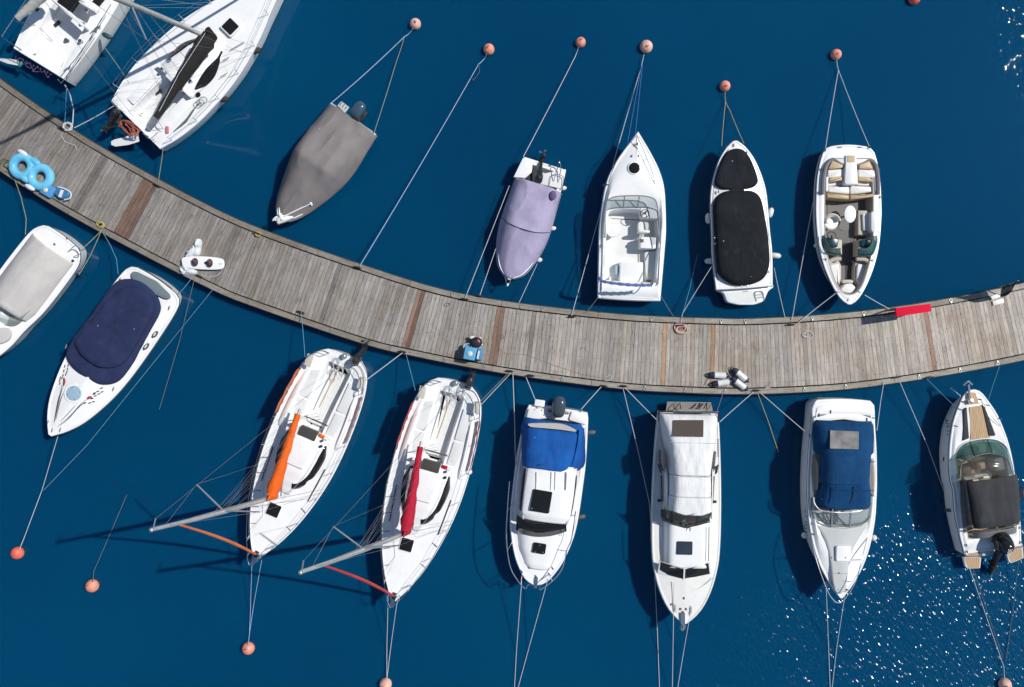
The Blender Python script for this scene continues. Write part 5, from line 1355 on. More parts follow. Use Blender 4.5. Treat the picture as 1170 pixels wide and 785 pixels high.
def boat_navy():
    b = Boat('covered_speedboat', 'white speedboat with a navy cockpit cover and flame decals on its bow', 'boat', (177, 322.5), (57.6, 497.3), 0.95)
    b.crop(40, 295, 3.738)
    L = b.L
    sd = b.side([(617, 190), (600, 225), (560, 292), (480, 412), (400, 522), (320, 612), (220, 697), (140, 740)])
    hs_ = sd[-1][1]; out = Outline([(L, 0.07)] + sd[:-1] + [(sd[-1][0] + .04, hs_ * .985), (sd[-1][0] - .10, hs_ * .90), (sd[-1][0] - .19, hs_ * .74)], bulge=0.07, ns=32)
    sh = hull(b, out, 0.88, 1.0, white, 0.80, 0.5, darkgrey)
    deck(b, out, sh, white, None, camber=0.16)
    # cover over cockpit and windscreen
    ring = smoothpoly(b.qs([(385, 90), (445, 97), (502, 138), (529, 185), (531, 232), (488, 312), (446, 392), (412, 455), (360, 520), (302, 541), (248, 530), (175, 484), (137, 430), (138, 392), (174, 328), (233, 252), (294, 168), (342, 105)], 1.05), 4)
    dome('cockpit_cover', ring, [(1.01, 0.98), (0.995, 1.08), (0.965, 1.14), (0.9, 1.17), (.6, 1.2), (.3, 1.22), (.08, 1.22)], cv_navy, b.e, 0.03, 2.0, 1)
    ring2 = smoothpoly(b.qs([(360, 130), (430, 120), (490, 160), (508, 215), (470, 300), (425, 380), (385, 440), (330, 470), (260, 462), (200, 420), (170, 370), (185, 330), (240, 265), (300, 190)], 1.3), 4)
    dome('windscreen_cover', ring2, [(1.0, 1.15), (.985, 1.30), (.96, 1.34), (.85, 1.36), (.5, 1.36), (.1, 1.34)], cv_navy, b.e, 0.05, 1.8, 9)
    # stern pad
    P = roundpoly([(p.x, p.y) for p in b.qs([(412, 58), (432, 56), (515, 98), (576, 156), (575, 174), (556, 174), (478, 138), (426, 100), (410, 80)], 1.05)], 0.12, 4)
    MB().slab(P, 0.95, 1.06, 0.01).build('stern_pad', bluegrey, b.e)
    # round hatch and flame decals
    c = b.q(165, 577, 1.15)
    MB().lathe([(0.40, 0), (0.40, .05), (.38, .07), (0, .075)], Matrix.Translation((c.x, c.y, 1.06)), 30).build('hatch_rim', white, b.e)
    MB().lathe([(0.30, 0), (0.29, .03), (.2, .04), (0, .042)], Matrix.Translation((c.x, c.y, 1.13)), 30).build('deck_hatch', ltblue, b.e)
    m = MB()
    for a in range(4): m.rbox((c.x + .24 * math.cos(.8 + a * PI / 2), c.y + .24 * math.sin(.8 + a * PI / 2)), .04, .03, 1.16, 1.175)
    m.build('hatch_dogs', darkgrey, b.e)
    D = (50, 410, 8.72); b.crop(*D)
    zd = lambda p: 1.15
    def dk(P, w, mat, name):
        m = MB()
        for pl in P:
            pts = catmull([b.q(x, y, 1.1) for x, y in pl], 4); n = len(pts)
            rows = []
            for i, p in enumerate(pts):
                t = (pts[min(i + 1, n - 1)] - pts[max(i - 1, 0)]); t.z = 0; t.normalize(); nn = Vector((-t.y, t.x, 0)); ww = w * (0.35 + 0.65 * math.sin(PI * (i + .5) / n))
                z = deckz(p)
                rows.append([p * 1 + nn * ww, p * 1 - nn * ww]); rows[-1] = [Vector((r.x, r.y, deckz(r) + .012)) for r in rows[-1]]
            m.loft(rows, False)
        m.build(name, mat, b.e, 60).modifiers.new('thickness', 'SOLIDIFY').thickness = 0.004
    base = out.ring(.09, lambda p: sh(p) + 0.012); cx = (out.xmax + out.xmin) / 2
    def deckz(p):
        # height of the cambered deck at a point
        best = 1.0
        h = max(.05, out.half(p.x) - .09); k = min(1, max(abs(p.y) / h, abs(p.x - cx) / (out.xmax - cx)))
        return sh(p) + 0.012 + 0.16 * (1 - k * k) + 0.004
    dk([[(95, 640), (110, 560), (140, 420), (165, 330), (170, 260)], [(118, 600), (140, 500), (170, 400), (195, 340)], [(105, 620), (130, 500), (160, 380), (190, 260)]], 0.014, darkgrey, 'decal_stripe')
    dk([[(130, 680), (230, 610), (330, 500), (400, 440), (425, 435)], [(160, 625), (240, 545), (330, 445)], [(150, 660), (260, 570), (360, 460), (440, 395)]], 0.014, darkgrey, 'decal_stripe')
    dk([[(190, 270), (200, 225), (190, 190)], [(430, 400), (455, 385), (480, 382)]], 0.055, plain('decal_red', (.42, .06, .09), .4), 'decal_flame_red')
    fl = []
    for x, y in ((190, 75), (230, 65), (185, 120), (225, 100), (180, 165), (210, 155), (150, 190), (150, 245), (145, 215), (170, 190), (220, 130)): fl.append([(x - 3, y + 14), (x + 1, y), (x + 5, y - 13)])
    for x, y in ((570, 292), (575, 330), (535, 325), (505, 340), (545, 350), (510, 370), (490, 428), (455, 440), (500, 352), (480, 395), (405, 442)): fl.append([(x - 15, y + 5), (x, y), (x + 14, y - 3)])
    dk(fl, 0.022, black, 'decal_flame_black')
    b.crop(40, 295, 3.738)
    for x, y in ((510, 322), (472, 374)):
        c = b.q(x + 4, y + 3, 1.0); o = [(c.x + .15 * math.cos(a), c.y + .065 * math.sin(a)) for a in [2 * PI * k / 20 for k in range(20)]]
        MB().slab(o, 0.95, 1.065, .01).build('side_vent', darkgrey, b.e)
        MB().slab([(c.x + .09 * math.cos(a), c.y + .03 * math.sin(a)) for a in [2 * PI * k / 16 for k in range(16)]], 1.06, 1.072, 0).build('vent_badge', fend_w, b.e)
    cleats(b, [b.q(365, 92, 1.0), b.q(75, 735, 1.02), b.q(58, 700, 1.02), b.q(110, 732, 1.02), b.q(575, 212, .95), b.q(337, 558, 1.0), b.q(135, 378, 1.0)], R(20), midgrey, .09)
    rail(b, 'rub_line', [Vector((p.x, p.y, p.z)) for p in out.ring(-.02, lambda p: sh(p) - .14)[34:70]], 0.02, darkgrey, per=1)
    return b

def boat_cuddy():
    b = Boat('cabin_fishing_boat', 'white cabin boat with a bright blue cockpit canopy and dark outboard, stern at the pier', 'boat', (637.5, 468.5), (611.6, 667), 1.0)
    L1 = (570, 440, 6.542); L2 = (570, 550, 6.038)
    b.crop(*L1); s1 = b.side([(662, 205), (668, 240), (663, 360), (650, 580), (630, 740)])
    b.crop(*L2); s2 = b.side([(566, 130), (545, 260), (510, 395), (440, 550), (370, 645), (320, 690)])
    out = Outline([(b.L, 0.06)] + sorted(s1 + s2, key=lambda t: -t[0]), bulge=0.03, ns=34)
    sh = hull(b, out, 0.95, 1.25, white, 0.9, 0.6, steel)
    b.crop(*L1)
    cf, cr = b.q(400, 620).x, b.q(440, 250).x
    ck = Outline([(cf, 0.0), (cf, .8), (cf - .1, out.half(cf) - .24), ((cf + cr) / 2, out.half((cf + cr) / 2) - .22), (cr, out.half(cr) - .26)])
    deck(b, out, sh, white, ck, .35, .03, .05, nonslip_w)
    # wheelhouse
    def zy(y, g=L2): b.crop(*g); return b.q(300, y).x
    xa = zy(575, L1); xr = zy(225); xw = zy(345); xf = zy(580); 
    roof = [(xa - .08, .82, 1.92, 2.0, 4), (xa + .2, .95, 1.95, 2.08, 4), ((xa + xr) / 2, .97, 1.98, 2.12, 4), (xr - .15, .95, 1.95, 2.08, 4), (xr + .12, .82, 1.86, 2.0, 3)]
    surf('cabin_roof', roof, white, b.e, 22, 36, 0, thick=0.07)
    for s in (1, -1):
        MB().loft([[Vector((x, s * y0, 1.2)), Vector((x, s * y1, 1.93))] for x, y0, y1 in ((xa, 1.05, .92), (xa + .5, 1.08, .95), (xr - .3, 1.05, .93), (xr + .15, .98, .86))], False).build('cabin_side', white, b.e).modifiers.new('thickness', 'SOLIDIFY').thickness = .04
        MB().loft([[Vector((x, s * (y0 + .03), 1.42)), Vector((x, s * (y1 + .035), 1.82))] for x, y0, y1 in ((xa + .25, 1.03, .95), (xa + .6, 1.06, .97), (xr - .5, 1.04, .96), (xr - .15, 1.01, .93))], False).build('side_window', dglass, b.e).modifiers.new('thickness', 'SOLIDIFY').thickness = .02
    slabs(b, 'aft_bulkhead', [[Vector((xa - .02, -.95, 0)), Vector((xa + .03, -.95, 0)), Vector((xa + .03, .95, 0)), Vector((xa - .02, .95, 0))]], .36, 1.9, white, 0, 0)
    b.crop(*L2)
    base = b.qs([(118, 335, 1.50), (170, 362, 1.52), (250, 382, 1.53), (340, 380, 1.53), (420, 362, 1.52), (468, 345, 1.50)])
    top = b.qs([(122, 232, 1.90), (180, 272, 1.96), (250, 296, 2.0), (340, 296, 2.0), (410, 275, 1.96), (462, 255, 1.90)])
    strip(b, 'windscreen', base, top, dglass, thick=.03)
    # trunk cabin ahead of the screen
    xt = zy(598)
    secs = [(xw - .25, 1.02, 1.15, 1.47, 5), (xw, 1.0, 1.15, 1.48, 5), ((xw + xt) / 2 - .1, .86, 1.18, 1.47, 5), (xt - .2, .58, 1.2, 1.40, 4.5), (xt, .40, 1.2, 1.34, 4)]
    surf('trunk_cabin', secs, white, b.e, 22, 30, 0, thick=.03)
    MB().rbox(b.q(292, 138, 2.15), 0.84, 0.74, 2.09, 2.17, R(-2), .05, .015).build('roof_hatch', dglass, b.e)
    MB().rbox(b.q(280, 463, 1.55), 0.40, 0.50, 1.47, 1.56, R(-2), .06, .015).build('deck_hatch', dglass, b.e)
    m = MB()
    for x, y, z in ((228, 188, 2.18), (348, 203, 2.18), (282, 442, 1.57), (252, 488, 1.57), (305, 490, 1.57)): m.ell(b.q(x, y, z), .03, .03, .015, 8, 4)
    m.build('hatch_catches', steel, b.e)
    for x in (265, 362, 380): pass
    b.crop(*L1)
    for x, w in ((285, .02), (395, .02), (425, .02), (505, .035)):
        MB().bar(b.q(x, 650, 2.12), b.q(x - 6, 785, 2.13), w, .03).build('roof_rib', white3 if w < .03 else midgrey, b.e)
    rail(b, 'roof_wiper', [b.q(275, 602, 2.1), b.q(310, 594, 2.12), b.q(345, 590, 2.1)], .014, black)
    b.crop(*L2)
    for x0, y0, x1, y1 in ((128, 260, 145, 345), (425, 280, 430, 378)):
        rail(b, 'wiper', [b.q(x1, y1, 1.5), b.q(x0, y0, 1.9)], .012, black)
    # rails
    rp = b.qs([(75, 0, 1.75), (60, 200, 1.8), (52, 400, 1.85), (75, 580, 1.9), (125, 680, 1.92), (180, 740, 1.92), (205, 712, 1.92)])
    rl = b.qs([(530, 205, 1.75), (500, 400, 1.8), (470, 470, 1.85), (440, 600, 1.9), (370, 690, 1.92), (285, 750, 1.92), (290, 715, 1.92)])
    ps = [(b.q(100, 145, 1.05), b.q(60, 203, 1.8)), (b.q(97, 410, 1.15), b.q(55, 482, 1.86)), (b.q(160, 640, 1.22), b.q(150, 715, 1.92))]
    rail(b, 'bow_rail', rp, .02, steel, ps)
    rail(b, 'bow_rail', rl, .02, steel, [(b.q(520, 240, 1.05), b.q(528, 215, 1.75)), (b.q(462, 480, 1.15), b.q(470, 470, 1.85)), (b.q(345, 640, 1.22), b.q(370, 690, 1.92))])
    rail(b, 'pulpit', b.qs([(205, 712, 1.92), (245, 720, 1.92), (290, 715, 1.92)]), .02, steel)
    MB().bar(b.q(258, 660, 1.25), b.q(252, 735, 1.28), .14, .07).build('bow_roller', steel, b.e)
    cleats(b, [b.q(205, 592, 1.2), b.q(372, 598, 1.2), b.q(160, 620, 1.22), b.q(350, 640, 1.22), b.q(258, 655, 1.25)], R(40), darkgrey, .07)
    # canopy
    b.crop(*L1)
    x_a = b.q(400, 262).x; x_b = b.q(400, 300).x; x_c = b.q(380, 335).x; x_d = b.q(370, 590).x
    def hc(xl, xr, y, z): a, c = b.q(xl, y, z), b.q(xr, y, z); return abs(a.y - c.y) / 2, (a.y + c.y) / 2
    ca = []
    for x_, y_, xl, xr, ze, zc in ((x_a, 262, 195, 620, 1.05, 1.35), (x_b, 300, 170, 640, 1.15, 1.75), (x_c, 335, 163, 640, 1.25, 1.98), ((x_c + x_d) / 2, 450, 168, 606, 1.45, 2.06), (x_d - .1, 570, 172, 560, 1.6, 2.09), (x_d + .1, 600, 175, 540, 1.65, 2.08)):
        hh, cc = hc(xl, xr, y_, ze); ca.append((x_, hh, ze, zc, 6, cc))
    surf('canopy', ca, cv_blue, b.e, 26, 46, .05, 1.6, 6, .01)
    # side flaps reach down to the gunwale on the right, with a clear window
    P0 = b.qs([(640, 320, 1.02), (645, 450, 1.02), (640, 600, 1.03), (545, 665, 1.05)]); P1 = b.qs([(600, 335, 1.9), (590, 430, 1.92), (560, 560, 1.9), (530, 640, 1.88)])
    strip(b, 'canopy_side', P0, P1, cv_blue, thick=.01)
    Q0 = b.qs([(630, 420, 1.12), (630, 500, 1.12), (622, 590, 1.12)]); Q1 = b.qs([(612, 400, 1.6), (590, 480, 1.6), (565, 610, 1.55)])
    strip(b, 'side_window_vinyl', [p + Vector((0, -.03, .02)) for p in Q0], [p + Vector((0, -.03, .02)) for p in Q1], vinylwin, thick=.008)
    W0 = b.qs([(215, 290, 1.74), (330, 318, 1.95), (450, 335, 1.97), (575, 345, 1.76)]); W1 = b.qs([(250, 280, 1.50), (330, 285, 1.58), (450, 290, 1.58), (540, 312, 1.50)])
    MB().slab(smoothpoly([(p.x, p.y) for p in b.qs([(220, 288), (300, 283), (420, 284), (500, 298), (575, 335), (560, 345), (450, 330), (320, 318), (240, 310)], 1.9)], 3), lambda p: 1.86, lambda p: 2.03 - 0.02, 0).build('rear_window_vinyl', vinyl_pale, b.e)
    outboard(b, b.q(440, 205, 1.0), R(182), R(0), plain('cowl_slate', (0.05, 0.07, 0.09), 0.13, 0, .1), .86, .56, .5, 1.0)
    slabs(b, 'motor_well', [b.qs([(365, 180), (525, 200), (520, 250), (380, 240)], .95)], .7, .985, midgrey, .02, .04)
    slabs(b, 'transom_locker', [b.qs([(220, 175), (355, 172), (385, 245), (200, 268)], 1.0), b.qs([(540, 195), (662, 208), (655, 300), (520, 262)], 1.0)], .8, 1.08, white, .05, .08)
    b2 = MB().rbox(b.q(305, 135, 1.1), .26, .40, 1.0, 1.14, 0, .04, .02); b2.tube([b.q(305, 155, .95), b.q(305, 140, 1.05)], .05, 8); b2.build('stern_seat_post', white, b.e)
    m = MB()
    for x, y in ((265, 185), (320, 188), (335, 225), (210, 255), (375, 200), (513, 212)): m.ell(b.q(x, y, 1.085), .025, .025, .015, 8, 4)
    m.build('transom_fittings', darkgrey, b.e)
    cleats(b, [b.q(612, 190, .98), b.q(290, 165, 1.0), b.q(130, 580, 1.0)], 0, steel, .08)
    fender(676, 494, R(5), 'brown-grey fender on the right side of the blue-canopy cabin boat, nearer its stern', plain('fender_brown', (.13, .10, .085), .6), .34, .09)
    fender(664.5, 590.5, R(15), 'brown-grey fender on the right side of the blue-canopy cabin boat, nearer its bow', plain('fender_brown2', (.13, .10, .085), .6), .34, .09)
    return b
vinyl_pale = glass('pale_vinyl', (0.52, 0.48, 0.43), 0.9, 0.3)

def boat_cruiser():
    b = Boat('cabin_cruiser', 'long white cabin cruiser with white canvas, dark front windows and wooden stern platform', 'boat', (786.7, 471.5), (781.6, 711.5), 1.05)
    M1 = (730, 450, 5.607); M2 = (730, 580, 5.233)
    b.crop(*M1); s1 = b.side([(508, 128), (516, 220), (524, 420), (527, 640)])
    b.crop(*M2); s2 = b.side([(490, 90), (486, 200), (474, 330), (440, 465), (390, 575), (335, 645)])
    out = Outline([(b.L, 0.06)] + sorted(s1 + s2, key=lambda t: -t[0]), bulge=.02, ns=34)
    sh = hull(b, out, 1.0, 1.2, white, .92, .55, steel)
    deck(b, out, sh, white2, None, camber=.05)
    def X(y, g): b.crop(*g); return b.q(320, y).x
    # cabin trunk: aft cabin, raised screen, forward cabin
    xs0, xs1 = X(745, M1), X(415, M2); xf = X(430, M2); xft = X(330, M2)
    h_aft = .95
    surf('cabin_roof', [(xs1 - .95, .93, 1.3, 1.60, 8), (xs1 - .5, .93, 1.3, 1.62, 8), ((xs1 + xft) / 2, .92, 1.3, 1.62, 8), (xft - .05, .90, 1.32, 1.58, 8)] if False else
         [(X(40, M2), .90, 1.05, 1.60, 9), (X(110, M2), .92, 1.05, 1.64, 9), (X(220, M2), .92, 1.05, 1.64, 9), (X(318, M2), .90, 1.05, 1.60, 9), (X(345, M2), .89, 1.05, 1.56, 9)], white, b.e, 26, 26, 0, thick=.03)
    # front windows, two slanting panes with mullion
    b.crop(*M2)
    for P in ([(132, 325), (268, 370), (262, 428), (120, 388)], [(278, 370), (416, 333), (424, 396), (276, 428)]):
        zz = [1.57, 1.60, 1.22, 1.2]
        if P[0][0] > 200: zz = [1.60, 1.57, 1.2, 1.22]
        pts = [b.q(x, y, z) for (x, y), z in zip(P, zz)]
        v = pts + [p - Vector((-.0, 0, .03)) for p in pts]
        mk('front_window', v, PF, dglass, b.e, 0)
    xk = X(432, M2); b.crop(*M2)
    v = [b.q(112, 395, 1.2), b.q(272, 438, 1.2), b.q(432, 400, 1.2), b.q(425, 328, 1.60), b.q(272, 362, 1.64), b.q(125, 320, 1.60)]
    mk('front_window_frame', [p - Vector((0, 0, .035)) for p in v] + [p - Vector((.05, 0, .12)) for p in v], [(0, 1, 4, 5), (1, 2, 3, 4), (6, 7, 1, 0), (7, 8, 2, 1), (9, 3, 2, 8), (6, 0, 5, 11)], white, b.e, 0)
    MB().bar(b.q(272, 366, 1.645), b.q(269, 434, 1.2), .06, .03).build('mullion', white, b.e)
    MB().rbox(b.q(275, 243, 1.7), .52, .60, 1.63, 1.70, 0, .05, .015).build('roof_hatch', plain('hatch_smoke', (.035, .05, .07), .12), b.e)
    for x in (130, 419):
        MB().tube([b.q(x, 115, 1.72), b.q(x + (2 if x < 200 else -3), 320, 1.70)], .02, 6).build('grab_rail', steel, b.e)
    # foredeck
    MB().bar(b.q(262, 628, 1.25), b.q(263, 728, 1.30), .17, .09).build('bow_roller', steel, b.e)
    rail(b, 'anchor', [b.q(264, 700, 1.4), b.q(263, 735, 1.3), b.q(248, 712, 1.28), b.q(280, 710, 1.28)], .03, plain('galvanised', (.35, .35, .34), .5, .6))
    cleats(b, [b.q(214, 600, 1.22), b.q(310, 610, 1.22)], 0, darkgrey, .16)
    cleats(b, [b.q(200, 578, 1.22), b.q(250, 605, 1.22), b.q(283, 605, 1.22), b.q(270, 540, 1.22), b.q(265, 625, 1.24)], 0, darkgrey, .05)
    m = MB().tube(catmull(b.qs([(445, 420, 1.25), (400, 455, 1.2), (340, 490, 1.2), (300, 480, 1.2), (300, 500, 1.2), (340, 525, 1.2)]), 6), .012, 5); m.build('loose_line', r_white, b.e)
    # upper windscreen
    b.crop(*M2)
    base = b.qs([(138, 75, 1.66), (210, 100, 1.68), (282, 120, 1.7), (350, 105, 1.68), (426, 85, 1.66)]); top = b.qs([(148, 10, 2.12), (200, 22, 2.18), (285, 48, 2.22), (350, 30, 2.18), (415, 8, 2.12)])
    strip(b, 'windscreen', base, top, glass('helm_window', (.2, .22, .22), .16), per=2, thick=.02)
    rail(b, 'windscreen_frame', base, .02, black, per=1)
    for x0, y0, x1, y1 in ((210, 100, 200, 22), (282, 120, 285, 48), (350, 105, 350, 30)): rail(b, 'windscreen_post', [b.q(x0, y0, 1.68), b.q(x1, y1, 2.18)], .022, black)
    slabs(b, 'dashboard', [b.qs([(140, 20), (425, 20), (425, 80), (282, 112), (140, 72)], 1.66)], 1.3, 1.655, black, .01, .03)
    MB().rbox(b.q(252, 68), .22, .2, 1.66, 1.76, .3, .03, .02).build('chart_box', fend_w, b.e)
    MB().ell(b.q(380, 45, 1.78), .16, .13, .08, 12, 8, .4).build('bag', plain('turquoise', (.02, .33, .40), .6), b.e)
    MB().ell(b.q(402, 52, 1.8), .07, .05, .06, 10, 6, .4).build('towel', plain('lime', (.42, .45, .05), .7), b.e)
    MB().ell(b.q(312, 88, 1.72), .05, .17, .05, 12, 6).build('flare_case', plain('red_plastic', (.5, .03, .03), .4), b.e)
    MB().bar(b.q(200, 82, 1.70), b.q(240, 86, 1.70), .05, .04).build('wooden_tool', teak, b.e)
    MB().ell(b.q(284, 40, 2.0), .10, .10, .14, 12, 8).build('compass', plain('grey_blue', (.12, .16, .2), .3), b.e)
    MB().torus(b.q(300, 130, 1.68), .07, .012, 14, 5).build('roof_ring', steel, b.e)
    # canvas: sloped stern part, roof, front part
    b.crop(*M1)
    z = lambda y: b.q(320, y).x
    cs = [(z(128), 1.20, 1.05, 1.30, 9), (z(160), 1.16, 1.10, 1.50, 9), (z(290), 1.04, 1.15, 2.05, 8), (z(300), 1.02, 1.2, 2.09, 8), (z(400), .92, 1.3, 2.14, 7), (z(500), .84, 1.4, 2.14, 7)]
    surf('aft_canvas', cs, cv_white, b.e, 28, 40, .035, 2.0, 2, .01, False)
    cs = [(z(502), .83, 1.4, 2.17, 8), (z(560), .85, 1.4, 2.25, 8), (z(630), .85, 1.4, 2.26, 8)]
    surf('roof_canvas', cs, cv_white, b.e, 24, 18, .012, 2.0, 5, .015, False)
    cs = [(z(632), .85, 1.5, 2.24, 9), (z(728), .86, 1.7, 2.18, 9), (z(745), .5, 1.9, 2.17, 9)]
    surf('front_canvas', cs, cv_white, b.e, 24, 18, .02, 2.0, 7, .012, False)
    m = MB()
    for yy, hh, zz in ((296, 1.0, 2.085), (506, .80, 2.19), (631, .82, 2.27)):
        m.tube([Vector((z(yy), s * hh * .9, zz - .08 * abs(s) ** 6)) for s in [-1 + k / 8 for k in range(17)]], .012, 5)
    m.build('canvas_seam', plain('seam_grey', (.5, .5, .5), .8), b.e)
    zw = lambda p: 1.52 + .53 * min(1, max(0, (p.x - z(160)) / (z(290) - z(160))))
    slabs(b, 'canvas_window', [b.qs([(220, 168, 1.57), (415, 168, 1.57), (415, 278, 2.03), (220, 274, 2.02)])], lambda p: zw(p) + .01, lambda p: zw(p) + .035, vinyl_brown, 0, .03)
    for P in ([(140, 360), (152, 380), (158, 495), (140, 440)], [(480, 368), (492, 368), (485, 450), (462, 500), (462, 470)]):
        slabs(b, 'side_window_vinyl', [b.qs(P, 1.7)], 1.2, 1.78, smokewin, 0, .02)
    # side panels of the deckhouse, side decks
    for s in (1, -1):
        MB().loft([[Vector((z(y), s * h0, 1.05)), Vector((z(y), s * h1, zt))] for y, h0, h1, zt in ((470, 1.0, .92, 1.5), (560, .98, .90, 1.66), (780, .96, .88, 1.68))], False).build('deckhouse_side', white, b.e).modifiers.new('thickness', 'SOLIDIFY').thickness = .04
        MB().bar((z(455), s * 1.16, 1.12), (z(500), s * 1.08, 1.3), .04, .22).build('side_step', black, b.e)
        MB().bar((z(520), s * 1.04, 1.16), (z(690), s * 1.0, 1.16), .03, .1).build('side_window', dglass, b.e)
        MB().ell((z(685), s * 1.1, 1.14), .06, .08, .05, 10, 6).build('deck_vent', black, b.e)
    # stern
    Pp = b.qs([(172, 112), (182, 50), (462, 54), (474, 112)], .45)
    pl = empty('swim_platform', (0, 0, 0)); pl.parent = b.e
    n = 9
    for k in range(n):
        t0, t1 = (k + .06) / n, (k + .94) / n
        a0, a1 = Pp[0].lerp(Pp[1], t0), Pp[0].lerp(Pp[1], t1); c0, c1 = Pp[3].lerp(Pp[2], t0), Pp[3].lerp(Pp[2], t1)
        MB().slab([(a0.x, a0.y), (a1.x, a1.y), (c1.x, c1.y), (c0.x, c0.y)], .40, .45).build('slat', teak_grey, pl)
    for x in (200, 320, 450): MB().bar(b.q(x, 60, .36), b.q(x, 118, .36), .06, .08).build('bearer', darkgrey, pl)
    rail(b, 'stern_rail', b.qs([(128, 175, 1.2), (130, 122, 1.35), (150, 114, 1.4), (320, 118, 1.42), (490, 116, 1.4), (507, 125, 1.35), (508, 180, 1.2)]), .03, black)
    rail(b, 'boarding_ladder', b.qs([(225, 62, .5), (228, 95, .75), (265, 95, .75), (262, 62, .5)]), .018, black)
    rail(b, 'stern_bracket', b.qs([(365, 105, .9), (390, 58, .6), (385, 105, .9)]), .02, black); rail(b, 'stern_bracket', b.qs([(415, 95, .9), (435, 58, .6), (432, 100, .9)]), .02, black)
    MB().rbox(b.q(320, 110), .16, 1.0, 1.1, 1.2, 0, .04, .03).build('stern_box', midgrey, b.e)
    t = 'ABCD'; m = MB()
    for k in range(9): m.bar(b.q(511, 290 + 13 * k, 1.06), b.q(511, 298 + 13 * k, 1.06), .035, .01)
    m.build('side_lettering', midgrey, b.e)
    return b
vinyl_brown = glass('brown_vinyl', (0.11, 0.085, 0.07), 0.85, 0.15)

